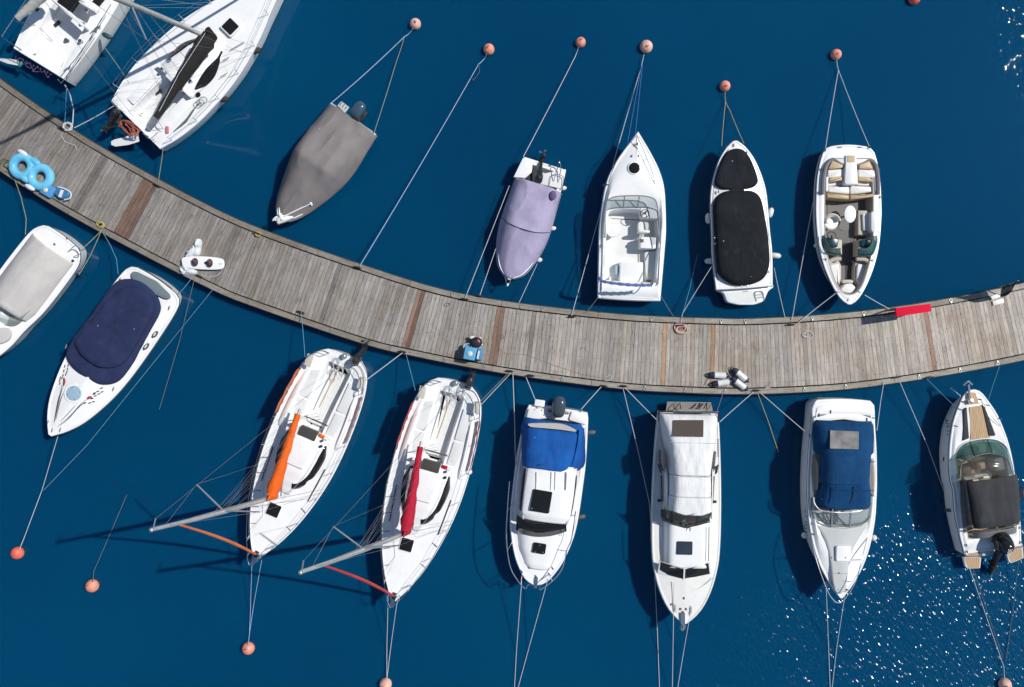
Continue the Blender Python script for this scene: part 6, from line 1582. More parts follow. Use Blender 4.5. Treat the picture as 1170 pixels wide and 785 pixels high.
def boat_blue_top():
    b = Boat('sport_cruiser', 'white sport cruiser with a deep blue canopy and grey foredeck, bow away from the pier', 'boat', (963.5, 456.5), (958.5, 682), 1.0)
    N1 = (905, 445, 6.038); N2 = (905, 565, 6.038)
    b.crop(*N1); s1 = b.side([(545, 80), (572, 110), (578, 250), (588, 420), (590, 620)])
    b.crop(*N2); s2 = b.side([(585, 30), (572, 180), (535, 350), (480, 495), (400, 625)])
    out = Outline([(b.L, .05)] + sorted(s1 + s2, key=lambda t: -t[0]), bulge=.06, ns=34)
    out = Outline([(x, h * .965) for x, h in [(b.L, .05)] + sorted(s1 + s2, key=lambda t: -t[0])], bulge=.06, ns=34, cy=.02)
    sh = hull(b, out, 0.98, 1.2, white, .985, .6, midgrey, sr=.016)
    b.crop(*N2); cf = b.q(340, 215).x; b.crop(*N1); cr = b.q(340, 190).x
    ck = Outline([(cf, 0), (cf - .05, .5), (cf - .2, .88), (cf - .55, 1.06), ((cf + cr) / 2, 1.10), (cr, 1.05)])
    deck(b, out, sh, white, ck, .5, .06, .12, nonslip_w, vin_b)
    # foredeck non-slip panel
    b.crop(*N2)
    P = [(140, 195), (190, 260), (225, 320), (250, 400), (265, 500), (275, 600), (285, 655), (318, 680), (345, 670), (362, 640), (375, 550), (390, 450), (420, 370), (470, 290), (530, 205), (430, 235), (340, 240), (220, 230)]
    zf = lambda p: 1.14 + .17 * (1 - min(1, abs(p.y) / 1.1) ** 2) + .02 * (p.x - cf)
    bm_ = MB(); ring = smoothpoly(b.qs(P, 1.25), 3)
    c0 = Vector((b.q(330, 420).x, 0, 0))
    rows = []
    for i in range(25):
        t = i / 24
        y = 200 + 478 * t
        # left/right limits from the traced outline
        def lim(sgn):
            S = [(140, 195), (190, 260), (225, 320), (250, 400), (265, 500), (275, 600), (290, 662), (312, 679)] if sgn else [(530, 205), (470, 290), (420, 370), (390, 450), (375, 550), (362, 640), (345, 668), (325, 679)]
            for (xa, ya), (xb, yb) in zip(S, S[1:]):
                if ya <= y <= yb: return xa + (xb - xa) * (y - ya) / (yb - ya)
            return S[0][0] if y < S[0][1] else S[-1][0]
        xl, xr_ = lim(1), lim(0); row = []
        for k in range(9):
            f = k / 8; p = b.q(xl + (xr_ - xl) * f, y + (1 - abs(2 * f - 1) ** 2) * 34 * max(0, 1 - t * 6), 1.25); zz = sh(p) + .05 + .10 * (1 - abs(p.y) / 1.2); row.append(Vector((p.x, p.y, zz + .06)))
        rows.append(row)
    MB().loft(rows, False).build('foredeck_panel', nonslip, b.e, 60).modifiers.new('thickness', 'SOLIDIFY').thickness = .09
    MB().bar(b.q(272, 545, 1.35), b.q(378, 546, 1.35), .015, .01).bar(b.q(282, 642, 1.35), b.q(358, 643, 1.35), .015, .01).build('panel_joint', midgrey, b.e)
    MB().rbox(b.q(330, 393), .60, .58, 1.25, 1.40, 0, .07, .03).build('deck_hatch', white, b.e)
    m = MB()
    for x, y in ((292, 437), (368, 437), (325, 543), (352, 598)): m.ell(b.q(x, y, 1.4 if y < 500 else 1.36), .03, .03, .015, 8, 4)
    m.build('hatch_catches', darkgrey, b.e)
    rail(b, 'anchor_lid_handle', b.qs([(308, 668, 1.34), (318, 655, 1.38), (330, 660, 1.34)]), .014, steel)
    # windscreen
    base = b.qs([(132, 20, 1.15), (135, 110, 1.16), (155, 175, 1.18), (200, 205, 1.2), (270, 220, 1.22), (340, 224, 1.22), (430, 216, 1.22), (500, 196, 1.2), (540, 150, 1.18), (556, 60, 1.16)])
    top = b.qs([(150, 20, 1.7), (155, 60, 1.75), (185, 100, 1.78), (230, 115, 1.8), (290, 122, 1.82), (340, 124, 1.82), (420, 120, 1.82), (480, 108, 1.8), (520, 80, 1.78), (535, 20, 1.75)])
    strip(b, 'windscreen', base, top, cglass)
    rail(b, 'windscreen_base', base, .022, midgrey); rail(b, 'windscreen_frame', top, .022, steel)
    for x0, x1 in ((272, 280), (398, 404)): MB().bar(b.q(x0, 224, 1.23), b.q(x1, 100, 1.84), .06, .04).build('windscreen_post', plain('post_blue_grey', (.2, .27, .33), .4), b.e)
    slabs(b, 'dashboard', [b.qs([(150, 100), (260, 95), (260, 200), (200, 185), (155, 150)], 1.1)], .52, 1.12, nonslip, .03, .06)
    slabs(b, 'dashboard', [b.qs([(300, 100), (530, 95), (520, 160), (480, 190), (400, 205), (300, 205)], 1.1)], .52, 1.14, nonslip_w, .03, .06)
    slabs(b, 'companion_door', [b.qs([(285, 110), (315, 110), (315, 195), (285, 160)], 1.1)], .52, 1.16, darkgrey, .01, .01)
    MB().torus((0, 0, 0), .18, .016, 20, 6, Matrix.Translation(b.q(240, 150, 1.3)) @ Matrix.Rotation(R(-35), 4, 'Y')).build('steering_wheel', black, b.e)
    rail(b, 'helm_cable', b.qs([(235, 110, 1.2), (245, 155, 1.25), (268, 210, 1.2)]), .025, black)
    MB().bar(b.q(435, 98, 1.85), b.q(515, 97, 1.85), .03, .02).build('canopy_strap', redm, b.e)
    # canopy
    b.crop(*N1); z1 = lambda y: b.q(345, y).x
    def hc(xl, xr, y, z): a, c = b.q(xl, y, z), b.q(xr, y, z); return abs(a.y - c.y) / 2, (a.y + c.y) / 2
    def cs_(rows, pw):
        out_ = []
        for y_, xl, xr, ze, zc in rows:
            hh, cc = hc(xl, xr, y_, ze); out_.append((b.q(345, y_, zc).x, hh, ze, zc, pw, cc))
        return out_
    ca = cs_([(216, 165, 545, 1.15, 1.35), (250, 142, 562, 1.2, 1.6), (330, 138, 565, 1.25, 1.85), (440, 145, 560, 1.3, 2.12), (462, 175, 540, 1.6, 2.24)], 5)
    surf('aft_canopy', ca, cv_dblue, b.e, 28, 40, .04, 2.2, 3, .01, False)
    ca = cs_([(460, 195, 545, 1.8, 2.25), (500, 190, 540, 1.8, 2.31), (600, 188, 535, 1.8, 2.33), (657, 192, 530, 1.85, 2.28)], 6)
    surf('top_canopy', ca, cv_dblue, b.e, 26, 30, .02, 2.0, 6, .012, False)
    row0 = cs_([(652, 192, 530, 1.75, 2.27)], 6); b.crop(*N2); z2 = lambda y: b.q(345, y).x
    ca = row0 + cs_([(20, 165, 540, 1.55, 2.08), (75, 162, 542, 1.55, 1.94), (102, 205, 525, 1.6, 1.86)], 8)
    surf('front_canopy', ca, cv_dblue, b.e, 26, 30, .02, 2.0, 8, .012, False)
    b.crop(*N1)
    MB().bar(b.q(286, 672, 2.27), b.q(280, 785, 2.10), .02, .03).bar(b.q(428, 672, 2.27), b.q(420, 785, 2.10), .02, .03).build('canopy_zip', cv_navy, b.e)
    m = MB()
    m.tube([Vector((z1(463) + .03, .0 + s * .80, 2.245 - .05 * abs(s) ** 6)) for s in [-1 + k / 8 for k in range(17)]], .016, 5).tube([Vector((z1(652) + .03, .0 + s * .78, 2.285 - .05 * abs(s) ** 6)) for s in [-1 + k / 8 for k in range(17)]], .016, 5)
    m.build('canopy_seam', cv_dblue, b.e)
    zw = lambda p: 1.76 + .36 * (p.x - z1(290)) / (z1(412) - z1(290))
    slabs(b, 'canopy_window', [b.qs([(265, 282, 1.78), (463, 290, 1.80), (463, 414, 2.17), (265, 408, 2.15)])], lambda p: zw(p) + .04, lambda p: zw(p) + .06, plain('canopy_vinyl', (.34, .33, .31), .18, 0, .75, 1.6), 0, .02)  # cloud reflections painted into the vinyl as a mottled base colour
    for P0, P1 in (([(140, 450, 1.15), (132, 560, 1.15), (140, 700, 1.15)], [(165, 480, 1.7), (185, 560, 1.85), (170, 690, 1.8)]), ([(562, 470, 1.15), (570, 600, 1.15), (565, 740, 1.15)], [(540, 500, 1.8), (532, 600, 1.9), (545, 720, 1.8)])):
        strip(b, 'side_window_vinyl', b.qs(P0), b.qs(P1), vinylwin)
    # stern sun deck and step
    slabs(b, 'stern_deck', [b.qs([(135, 130), (150, 95), (250, 80), (350, 76), (450, 80), (550, 98), (566, 130), (568, 180), (500, 160), (350, 146), (240, 152), (135, 190)], 1.0)], .9, 1.06, white, .03, .08)
    slabs(b, 'stern_step', [b.qs([(140, 215), (145, 195), (250, 166), (350, 158), (460, 168), (560, 205), (560, 235), (350, 205), (150, 225)], 1.0)], .7, 1.08, white, .03, .05)
    slabs(b, 'stern_trim', [b.qs([(133, 192), (240, 155), (350, 149), (470, 160), (568, 195), (560, 203), (460, 170), (350, 160), (250, 165), (140, 205)], 1.0)], .9, 1.072, bluegrey, 0, .02)
    MB().rbox(b.q(203, 64), .09, .26, .75, .86, 0, .02, .01).build('stern_ladder', darkgrey, b.e)
    cleats(b, [b.q(185, 175, 1.06), b.q(265, 153, 1.07), b.q(515, 205, 1.06), b.q(118, 320, 1.0)], 0, darkgrey, .07)
    # bow rail
    b.crop(*N2)
    rail(b, 'bow_rail', b.qs([(130, 265, 1.2), (165, 440, 1.6), (225, 615, 1.72), (270, 710, 1.76), (320, 748, 1.78), (370, 715, 1.76), (440, 600, 1.72), (480, 450, 1.65), (522, 285, 1.2)]), .018, steel, [(b.q(178, 440, 1.18), b.q(165, 440, 1.6)), (b.q(236, 605, 1.2), b.q(224, 612, 1.72)), (b.q(405, 600, 1.2), b.q(438, 604, 1.72)), (b.q(475, 450, 1.18), b.q(480, 452, 1.65)), (b.q(375, 665, 1.22), b.q(385, 695, 1.75))])
    cleats(b, [b.q(240, 625, 1.22), b.q(380, 655, 1.22), b.q(140, 272, 1.12), b.q(172, 437, 1.15)], R(60), darkgrey, .07)
    # registration on both bows
    for s, body, xx in ((1, 'ALT 1023', (168, 165)), (-1, 'ALT 1023', (168, 165))):
        px_ = b.q(105, 168, 0.85).x; y = s * (out.half(px_) - .02) * .992 + .02
        Mx = Matrix.Translation((px_ + .05, y + s * .035, .80)) @ (Matrix.Rotation(PI if s > 0 else 0, 4, 'Z')) @ Matrix.Rotation(R(75), 4, 'X')
        text_mesh('registration', body, .26, darkgrey, Mx, b.e, .004)
    fender(919, 611.5, R(90), 'white ball fender on the left bow of the blue-canopied sport cruiser', None, .26, .12)
    fender(998.5, 614.5, R(90), 'white ball fender on the right bow of the blue-canopied sport cruiser', None, .26, .12)
    return b

def boat_teak():
    b = Boat('teak_runabout', 'white runabout with teak decks, charcoal canopy and big black outboard, bow at the pier', 'boat', (1136, 632), (1107.8, 445), .9)
    O1 = (1070, 430, 6.542); O2 = (1070, 540, 6.038)
    b.crop(*O1); s1 = b.side([(315, 112), (370, 172), (450, 282), (515, 420), (558, 545), (592, 700)])
    b.crop(*O2); s2 = b.side([(548, 60), (577, 190), (594, 360), (600, 505)])
    out = Outline([(b.L, .1)] + [(x, h * .965) for x, h in sorted(s1 + s2, key=lambda t: -t[0])], ns=34, cy=.01)
    sh = hull(b, out, .85, 1.1, white, .985, .5, darkgrey, sr=.018)
    b.crop(*O1); cf = b.q(330, 480).x; b.crop(*O2); cr = b.q(390, 440).x
    ck = Outline([(cf, 0), (cf - .06, .5), (cf - .25, .90), (cf - .7, 1.02), ((cf + cr) / 2, 1.03), (cr, .98)])
    deck(b, out, sh, white, ck, .38, .05, .06, teak, vin_w)
    b.crop(*O1)
    # foredeck: teak planks between black pads
    pan = empty('teak_foredeck', (0, 0, 0)); pan.parent = b.e
    A, B_, C_, D_ = b.q(222, 228), b.q(322, 212), b.q(388, 455), b.q(240, 470)
    n = 10
    for k in range(n):
        t0, t1 = (k + .06) / n, (k + .94) / n
        p0, p1, p2, p3 = A.lerp(B_, t0), A.lerp(B_, t1), D_.lerp(C_, t1), D_.lerp(C_, t0)
        MB().slab([(p.x, p.y) for p in (p0, p1, p2, p3)], lambda p: sh(p), lambda p: sh(p) + .105 - .02 * abs(p.y)).build('plank', teak, pan)
    slabs(b, 'caulking', [[A, B_, C_, D_]], lambda p: sh(p) - .02, lambda p: sh(p) + .085 - .02 * abs(p.y), rubber, 0, 0)
    slabs(b, 'sun_pad', [b.qs([(195, 245), (215, 230), (240, 462), (192, 482)], 1.05), b.qs([(326, 210), (350, 225), (437, 435), (430, 445), (388, 445)], 1.05)], lambda p: sh(p), lambda p: sh(p) + .125, plain('pad_black', (.022, .024, .03), .7), .02, .03)
    slabs(b, 'bow_deck', [b.qs([(215, 215), (235, 120), (285, 120), (315, 205)], 1.1)], lambda p: sh(p), lambda p: sh(p) + .075, teak, 0, .03)
    MB().lathe([(.1, 0), (.1, .04), (.06, .1), (.09, .13), (0, .14)], Matrix.Translation(b.q(250, 185, 1.15)), 14).build('windlass', steel, b.e)
    MB().bar(b.q(248, 165, 1.2), b.q(240, 60, 1.26), .07, .05).build('anchor_shank', steel, b.e)
    rail(b, 'anchor', [b.q(205, 70, 1.2), b.q(225, 50, 1.25), b.q(240, 38, 1.26), b.q(255, 48, 1.25), b.q(268, 60, 1.2)], .035, steel)
    cleats(b, [b.q(195, 190, 1.08), b.q(325, 172, 1.1), b.q(170, 245, 1.05), b.q(375, 215, 1.05), b.q(425, 325, 1.0), b.q(470, 318, 1.0), b.q(145, 372, 1.02)], R(60), darkgrey, .09)
    rail(b, 'deck_rail', b.qs([(340, 185, 1.12), (380, 250, 1.2), (430, 320, 1.2), (480, 375, 1.1)]), .015, steel)
    # wrap-round windscreen
    base = b.qs([(150, 760, 1.0), (140, 640, 1.02), (145, 570, 1.04), (185, 515, 1.06), (260, 482, 1.08), (360, 466, 1.1), (450, 475, 1.08), (515, 515, 1.06), (550, 590, 1.04), (585, 740, 1.0)])
    top = b.qs([(185, 770, 1.42), (185, 680, 1.5), (210, 640, 1.54), (260, 610, 1.58), (330, 588, 1.6), (400, 578, 1.6), (470, 588, 1.58), (520, 610, 1.54), (548, 660, 1.5), (575, 760, 1.42)])
    strip(b, 'windscreen', base, top, glass('green_window', (.18, .34, .32), .2))
    rail(b, 'windscreen_base', base, .02, white); rail(b, 'windscreen_frame', top, .02, steel)
    for (x0, y0), (x1, y1) in (((250, 485), (290, 600)), ((378, 466), (420, 580))): rail(b, 'windscreen_post', [b.q(x0, y0, 1.09), b.q(x1, y1, 1.6)], .018, black)
    slabs(b, 'dashboard', [b.qs([(155, 590), (200, 525), (262, 500), (262, 585), (205, 620)], 1.0), b.qs([(400, 490), (480, 500), (525, 560), (520, 600), (430, 580)], 1.0)], .4, .95, plain('dash_green', (.11, .17, .16), .5), .03, .05)
    slabs(b, 'cabin_door', [b.qs([(268, 492), (395, 480), (390, 575), (320, 580)], 1.0)], .4, .80, plain('dash_tan', (.42, .38, .22), .6), .02, .02)
    slabs(b, 'instrument_panel', [b.qs([(262, 545), (320, 525), (325, 580), (300, 600)], 1.0)], .5, .98, black, .03, .03)
    MB().torus((0, 0, 0), .16, .016, 20, 6, Matrix.Translation(b.q(185, 612, 1.05)) @ Matrix.Rotation(R(30), 4, 'Y')).build('steering_wheel', black, b.e)
    slabs(b, 'helm_seat', [b.qs([(190, 690), (260, 670), (275, 725), (200, 745)], .9)], .4, .85, vin_t, .05, .06)
    slabs(b, 'helm_seat', [b.qs([(300, 650), (370, 640), (375, 695), (310, 705)], .9)], .4, .85, vin_t, .05, .06)
    slabs(b, 'galley_unit', [b.qs([(430, 620), (520, 600), (540, 690), (450, 710)], .9)], .4, .88, vin_w, .04, .05)
    slabs(b, 'aft_seat', [b.qs([(190, 750), (300, 735), (420, 725), (420, 760), (190, 785)], .8)], .4, .75, vin_w, .05, .04)
    # canopy: clear front, charcoal top
    vis = [b.qs([(188, 690, 1.72), (200, 655, 1.75), (270, 612, 1.8), (350, 590, 1.82), (440, 585, 1.8), (520, 610, 1.76), (552, 670, 1.72)]), b.qs([(205, 775, 1.95), (290, 760, 2.0), (400, 745, 2.02), (500, 735, 2.0), (572, 730, 1.95)])]
    strip(b, 'canopy_front_vinyl', vis[0], vis[1], glass('front_vinyl', (.25, .24, .23), .16, .1))
    b.crop(*O2); z2 = lambda y: b.q(390, y).x
    b.crop(*O1); xk = b.q(400, 752).x; b.crop(*O2)
    def hc(xl, xr, y, z): a, c = b.q(xl, y, z), b.q(xr, y, z); return abs(a.y - c.y) / 2, (a.y + c.y) / 2
    ca = []
    for y_, xl, xr, ze, zc in ((40, 195, 555, 1.75, 1.92), (80, 200, 568, 1.75, 1.98), (200, 222, 578, 1.75, 2.03), (330, 240, 584, 1.72, 2.0), (378, 255, 582, 1.65, 1.88)):
        hh, cc = hc(xl, xr, y_, ze); ca.append((b.q(390, y_, zc).x, hh, ze, zc, 6, cc))
    surf('canopy', ca, cv_char, b.e, 26, 36, .03, 1.6, 4, .012)
    strip(b, 'canopy_side', b.qs([(165, 0, 1.0), (165, 200, 1.0), (185, 420, 1.0)]), b.qs([(200, 60, 1.85), (225, 230, 1.88), (250, 390, 1.85)]), smokewin)
    rail(b, 'canopy_bow', b.qs([(215, 415, 1.3), (260, 400, 1.5), (390, 395, 1.55), (520, 370, 1.5), (570, 350, 1.3)]), .03, darkgrey)
    surf('stern_cushion', [(z2(385), .9, 1.0, 1.30, 5, -.1), (z2(430), .85, 1.0, 1.2, 5, -.1)], plain('vinyl_slate', (.16, .165, .17), .6), b.e, 16, 6, 0)
    # stern: two teak platforms either side of the motor, white rims
    for side, P in (('l', [(190, 425), (300, 440), (305, 575), (205, 575)]), ('r', [(465, 415), (560, 395), (598, 500), (480, 540)])):
        slabs(b, 'aft_deck_rim', [b.qs(P, .8)], .5, .80, white, .03, .05)
        A, B_, C_, D_ = [b.q(x + (6 if x < 400 else 6), y + 4, .8) for x, y in P]
        e = empty('aft_deck', (0, 0, 0)); e.parent = b.e
        for k in range(7):
            t0, t1 = (k + .1) / 8 + .06, (k + .9) / 8 + .06
            MB().slab([(p.x, p.y) for p in (A.lerp(B_, t0), A.lerp(B_, t1), D_.lerp(C_, t1), D_.lerp(C_, t0))], .79, .812).build('plank', teak, e)
    for side, P in (('l', [(183, 585), (308, 582), (300, 660), (215, 662), (200, 650)]), ('r', [(478, 548), (595, 515), (600, 590), (512, 625), (498, 615)])):
        slabs(b, 'swim_platform_rim', [b.qs(P, .4)], .28, .42, white, .02, .04)
        A, B_, C_, D_ = [b.q(x, y, .42) for x, y in (P[0], P[1], P[2], P[3])]
        c = (A + B_ + C_ + D_) / 4; A, B_, C_, D_ = [c + (p - c) * .93 for p in (A, B_, C_, D_)]
        e = empty('swim_platform', (0, 0, 0)); e.parent = b.e
        for k in range(8):
            t0, t1 = (k + .08) / 8, (k + .92) / 8
            MB().slab([(p.x, p.y) for p in (A.lerp(B_, t0), A.lerp(B_, t1), D_.lerp(C_, t1), D_.lerp(C_, t0))], .41, .432).build('plank', teak, e)
    slabs(b, 'motor_well', [b.qs([(305, 445), (465, 420), (475, 540), (320, 580)], .7)], .4, .66, nonslip, .02, .05)
    o = outboard(b, b.q(420, 490, .9), R(176), R(50), blackg, .95, .64, .58, 1.6)
    Mx = Matrix.Translation(b.q(422, 492, 2.0)); 
    Mo = Matrix.Translation(b.q(420, 490, .9)) @ Matrix.Rotation(R(176), 4, 'Z') @ Matrix.Rotation(-R(52), 4, 'Y')
    text_mesh('motor_number', '300', .24, fend_w, Mo @ Matrix.Translation((.745, 0, .40)) @ Matrix.Rotation(R(82), 4, 'Y'), o, .004)
    rail(b, 'motor_hose', b.qs([(350, 425, .9), (330, 470, .8), (350, 500, .8), (380, 470, .9)]), .04, black)
    rail(b, 'stern_handle', b.qs([(195, 580, .84), (320, 575, .9)]), .018, steel); rail(b, 'stern_handle', b.qs([(470, 545, .9), (596, 512, .84)]), .018, steel)
    cleats(b, [b.q(205, 500, .9), b.q(210, 545, .9), b.q(585, 480, .9), b.q(582, 380, .92)], 0, darkgrey, .06)
    b.crop(*O1)
    px_ = b.q(112, 400, .8).x; y = (out.half(px_) - .02) * .992 + .01
    text_mesh('registration', 'AM 1221', .26, plain('reg_blue', (.02, .08, .14), .4), Matrix.Translation((px_, y + .045, .80)) @ Matrix.Rotation(PI, 4, 'Z') @ Matrix.Rotation(R(75), 4, 'X') , b.e, .004)
    fender(1079.5, 523, R(70), 'thin grey fender on the left side of the teak-decked runabout, forward', darkgrey, .3, .06)
    fender(1084, 583, R(0), 'dark fender on the left side of the teak-decked runabout, aft', darkgrey, .34, .07)
    fender(1168, 563, R(75), 'navy fender on the right side of the teak-decked runabout', fend_d, .5, .12)
    return b
cv_orange2 = canvas('canvas_orange_faded', (0.62, 0.17, 0.06), (1.1, 1.2, 1.3), 0.4)
boat_grey_tarp(); boat_lilac(); boat_walkaround(); boat_black_covers(); boat_bowrider()
boat_keel('white yacht with an orange sail cover and orange furled foresail, stern at the pier', (393, 406.4), (291.5, 640), (174, 605), cv_orange, cv_orange2, 'keel_yacht')
boat_keel('white yacht with a red sail cover and red furled foresail, stern at the pier', (520, 437), (449, 688), (344, 653.5), cv_red, cv_red2, 'keel_yacht', motor_dark=True)
fender(543.5, 494.5, R(10), 'white fender on the right side of the red-sailed yacht, nearer its stern', None, .3, .11, 1.0)
fender(535.5, 539.5, R(15), 'white fender on the right side of the red-sailed yacht, nearer its mast', None, .3, .11, 1.0)
boat_black_boom(); boat_corner()
boat_beige(); boat_navy(); boat_cuddy(); boat_cruiser(); boat_blue_top(); boat_teak()

# fittings that belong to one part of a boat hang under that part
SUBS = {'windscreen_frame': 'windscreen', 'windscreen_base': 'windscreen', 'windscreen_post': 'windscreen', 'windscreen_strut': 'windscreen', 'wiper': 'windscreen', 'seat_back': 'helm_seat', 'seat_pedestal': 'helm_seat',
        'table_leg': 'table_top', 'chair_back': 'captain_chair', 'chair_trim': 'captain_chair', 'chair_pedestal': 'captain_chair', 'side_lettering': 'hull', 'registration': 'hull', 'rub_rail': 'hull', 'side_stripe': 'hull',
        'canopy_seam': 'top_canopy', 'canopy_zip': 'front_canopy', 'canopy_window': 'aft_canopy', 'canvas_window': 'aft_canvas', 'canvas_seam': 'roof_canvas', 'cover_seam': 'cover', 'cover_bump': 'cover', 'cover_zip': 'boom_cover',
        'rear_window_vinyl': 'canopy', 'roof_rib': 'cabin_roof', 'roof_hatch': 'cabin_roof', 'sink_lid': 'wet_bar', 'cabin_window': 'coachroof', 'companionway': 'coachroof', 'hatch_garage': 'coachroof', 'mullion': 'front_window_frame',
        'front_window': 'front_window_frame', 'platform_tread': 'swim_platform', 'walkway_step': 'walkway', 'lounger_cushion': 'side_lounger', 'lounger_back': 'side_lounger', 'vent_badge': 'side_vent', 'hatch_dogs': 'deck_hatch', 'panel_joint': 'foredeck_panel'}
def mid(o):
    return sum((Vector(c) for c in o.bound_box), Vector()) / 8
for e in [o for o in COL.objects if o.type == 'EMPTY' and o.parent is None]:
    kids = list(e.children)
    for k in kids:
        want = SUBS.get(k.name.split('.')[0])
        if want:
            c = [p for p in kids if p.name.split('.')[0] == want]
            if c: k.parent = min(c, key=lambda p: (mid(p) - mid(k)).length)
# ================================================================== things lying on the pier
def float_ring():
    'two-seat inflatable'
    def q(x, y, z=ZD + .2): return W(x / 9.81, 160 + y / 9.81, z)
    o = q(380, 350, 0); e = empty('inflatable_float', (o.x, o.y, ZD)); tag(e, 'light blue two-seat inflatable float on the left end of the pier', 'inflatable')
    fm = NT('inflatable_vinyl'); fm.set(Base_Color=(0.07, 0.40, 0.70), Roughness=0.12); c = fm.coord(); nn = fm.noise(c, 2.5, 3); fm.link(fm.ramp(nn, [(.3, (0.10, .43, .66)), (.7, (.20, .58, .78))]), fm.b.inputs['Base Color']); fm = fm.m
    fw = plain('inflatable_white', (.70, .74, .78), .15)
    def l(x, y, z=0): p = q(x, y, ZD + z); return Vector((p.x - o.x, p.y - o.y, z))
    for (cx_, cy_, r1, r2, rr) in ((280, 305, 105, 105, 1.5), (485, 425, 100, 100, 1.5)):
        c = l(cx_, cy_, .02); Rr = 104 / 9.81 * (H - ZD) / F; r = .5 * Rr
        M = Matrix.Translation((c.x, c.y, .20))
        P = [M @ Vector((Rr * math.cos(2 * PI * k / 32), Rr * math.sin(2 * PI * k / 32), 0)) for k in range(32)]
        MB().tube(P, .172, 14, True).build('ring_tube', fm, e)
    for x, y, rx, ry in ((380, 365, .22, .24), (420, 255, .27, .15), (322, 448, .27, .15)):
        c = l(x, y); t = l(485, 425) - l(280, 305)
        MB().ell((0, 0, 0), rx, ry, .165, 18, 10, 0, Matrix.Translation((c.x, c.y, .20)) @ Matrix.Rotation(math.atan2(t.y, t.x), 4, 'Z')).build('bridge', fm, e)
    c = l(455, 320); 
    for x, y in ((300, 160), (380, 545)):
        c = l(x, y); t = l(x + 60, y + 40) - l(x - 60, y - 30)
        MB().ell((0, 0, 0), .23, .10, .09, 16, 8, 0, Matrix.Translation((c.x, c.y, .30)) @ Matrix.Rotation(math.atan2(t.y, t.x), 4, 'Z')).build('handle_cushion', fw, e)
    fb = plain('float_mid_blue', (.10, .33, .62), .25)
    P = roundpoly([(l(x, y).x, l(x, y).y) for x, y in ((465, 590), (545, 500), (660, 555), (590, 665))], .06, 3)
    MB().slab(P, .02, .24, .05).build('tail_seat', fb, e)
    c = l(548, 572); MB().lathe([(.09, 0), (.1, .03), (.06, .06), (0, .065)], Matrix.Translation((c.x, c.y, .24)), 16).build('cup_cap', plain('cap_cream', (.62, .62, .5), .4), e)
    P = roundpoly([(l(x, y).x, l(x, y).y) for x, y in ((615, 600), (650, 520), (760, 555), (805, 600), (790, 655), (700, 672))], .08, 3)
    MB().slab(P, .02, .20, .05).build('tail_tip', plain('float_deep_blue', (.045, .19, .36), .3), e)
    MB().tube(catmull([l(650, 525, .22), l(720, 545, .23), l(790, 590, .22), l(785, 650, .2), l(720, 670, .18)], 5), .03, 6).build('tail_rim', fw, e)
    MB().bar(l(700, 560, .22), l(670, 640, .22), .12, .03).build('white_band', fw, e)
float_ring()

def wakeboard():
    def q(x, y, z): return W(190 + x / 11.21, 260 + y / 11.21, z)
    o = q(490, 460, ZD); e = empty('wakeboard', o); tag(e, 'white wakeboard with dark bindings lying on the pier', 'wakeboard')
    def l(x, y, z=0): p = q(x, y, ZD + z); return p - o
    P = smoothpoly([(l(x, y).x, l(x, y).y) for x, y in ((225, 400), (300, 378), (480, 375), (650, 388), (745, 412), (762, 470), (745, 528), (640, 545), (450, 540), (320, 525), (240, 505), (222, 450))], 3)
    MB().slab(P, .16, .20, .015).build('board', white, e)
    m = MB()
    for x, y in ((290, 455), (480, 460), (680, 468)): m.rbox(l(x, y), .14, .07, .0, .16, .2, .02)
    m.build('board_fins', white3, e)
    for x, y in ((398, 450), (585, 462)):
        c = l(x, y); MB().ell((0, 0, 0), .12, .17, .13, 16, 9, 0, Matrix.Translation((c.x, c.y, .26))).build('binding', plain('binding_dark', (.05, .035, .045), .6), e)
        c = l(x - 8, y - 25); MB().ell((0, 0, 0), .05, .05, .05, 10, 6, 0, Matrix.Translation((c.x, c.y, .37))).build('binding_strap', plain('binding_red', (.33, .03, .06), .5), e)
    MB().rbox(l(525, 460), .1, .1, .2, .215, .2, .02).build('logo_patch', plain('patch_navy', (.05, .08, .16), .5), e)
    text_mesh('board_mark', '0 0', .1, midgrey, Matrix.Translation(l(692, 468, .206)), e, .002)
    # crumpled white bags
    def bag(name, pts, label, seed):
        oo = q(*pts[0], ZD); 
        c = sum((q(x, y, ZD) for x, y in pts), Vector()) / len(pts)
        ring = smoothpoly([q(x, y, ZD) - c for x, y in pts], 4)
        rings = []
        for k, z in ((1.0, .0), (1.02, .04), (.93, .12), (.7, .19), (.4, .21), (.1, .2)):
            rings.append([Vector((p.x * k, p.y * k, max(.0, z * (1 + .9 * noise.noise(Vector((p.x * 11 * k, p.y * 11 * k, seed)))) if z else 0))) for p in ring])
        ob = MB().loft(rings, True, True, True).build(name, cv_bag, None, 50); ob.location = (c.x, c.y, ZD + .004); tag(ob, label, 'bag', 'crumpled white bags by the wakeboard')
    bag('crumpled_bag', [(258, 385), (270, 310), (330, 250), (390, 200), (410, 145), (460, 170), (455, 250), (430, 360), (350, 390)], 'crumpled white bag above the wakeboard, pointing up the picture', 1)
    bag('crumpled_bag', [(165, 500), (230, 500), (310, 520), (390, 545), (380, 600), (270, 615), (200, 580)], 'crumpled white bag below the wakeboard at the pier edge', 5)
    line('thin white line looping out beside the wakeboard', [q(440, 610, ZD + .02), q(560, 635, ZD + .02), q(650, 615, ZD + .02), q(700, 570, ZD + .02), q(705, 540, ZD + .1)], r_white, .012, 0, 'loose lines on the pier', 'loose_line')
cv_bag = canvas('bag_white', (.66, .70, .72), (1.1, 1.08, 1.06), .8, .4)
wakeboard()

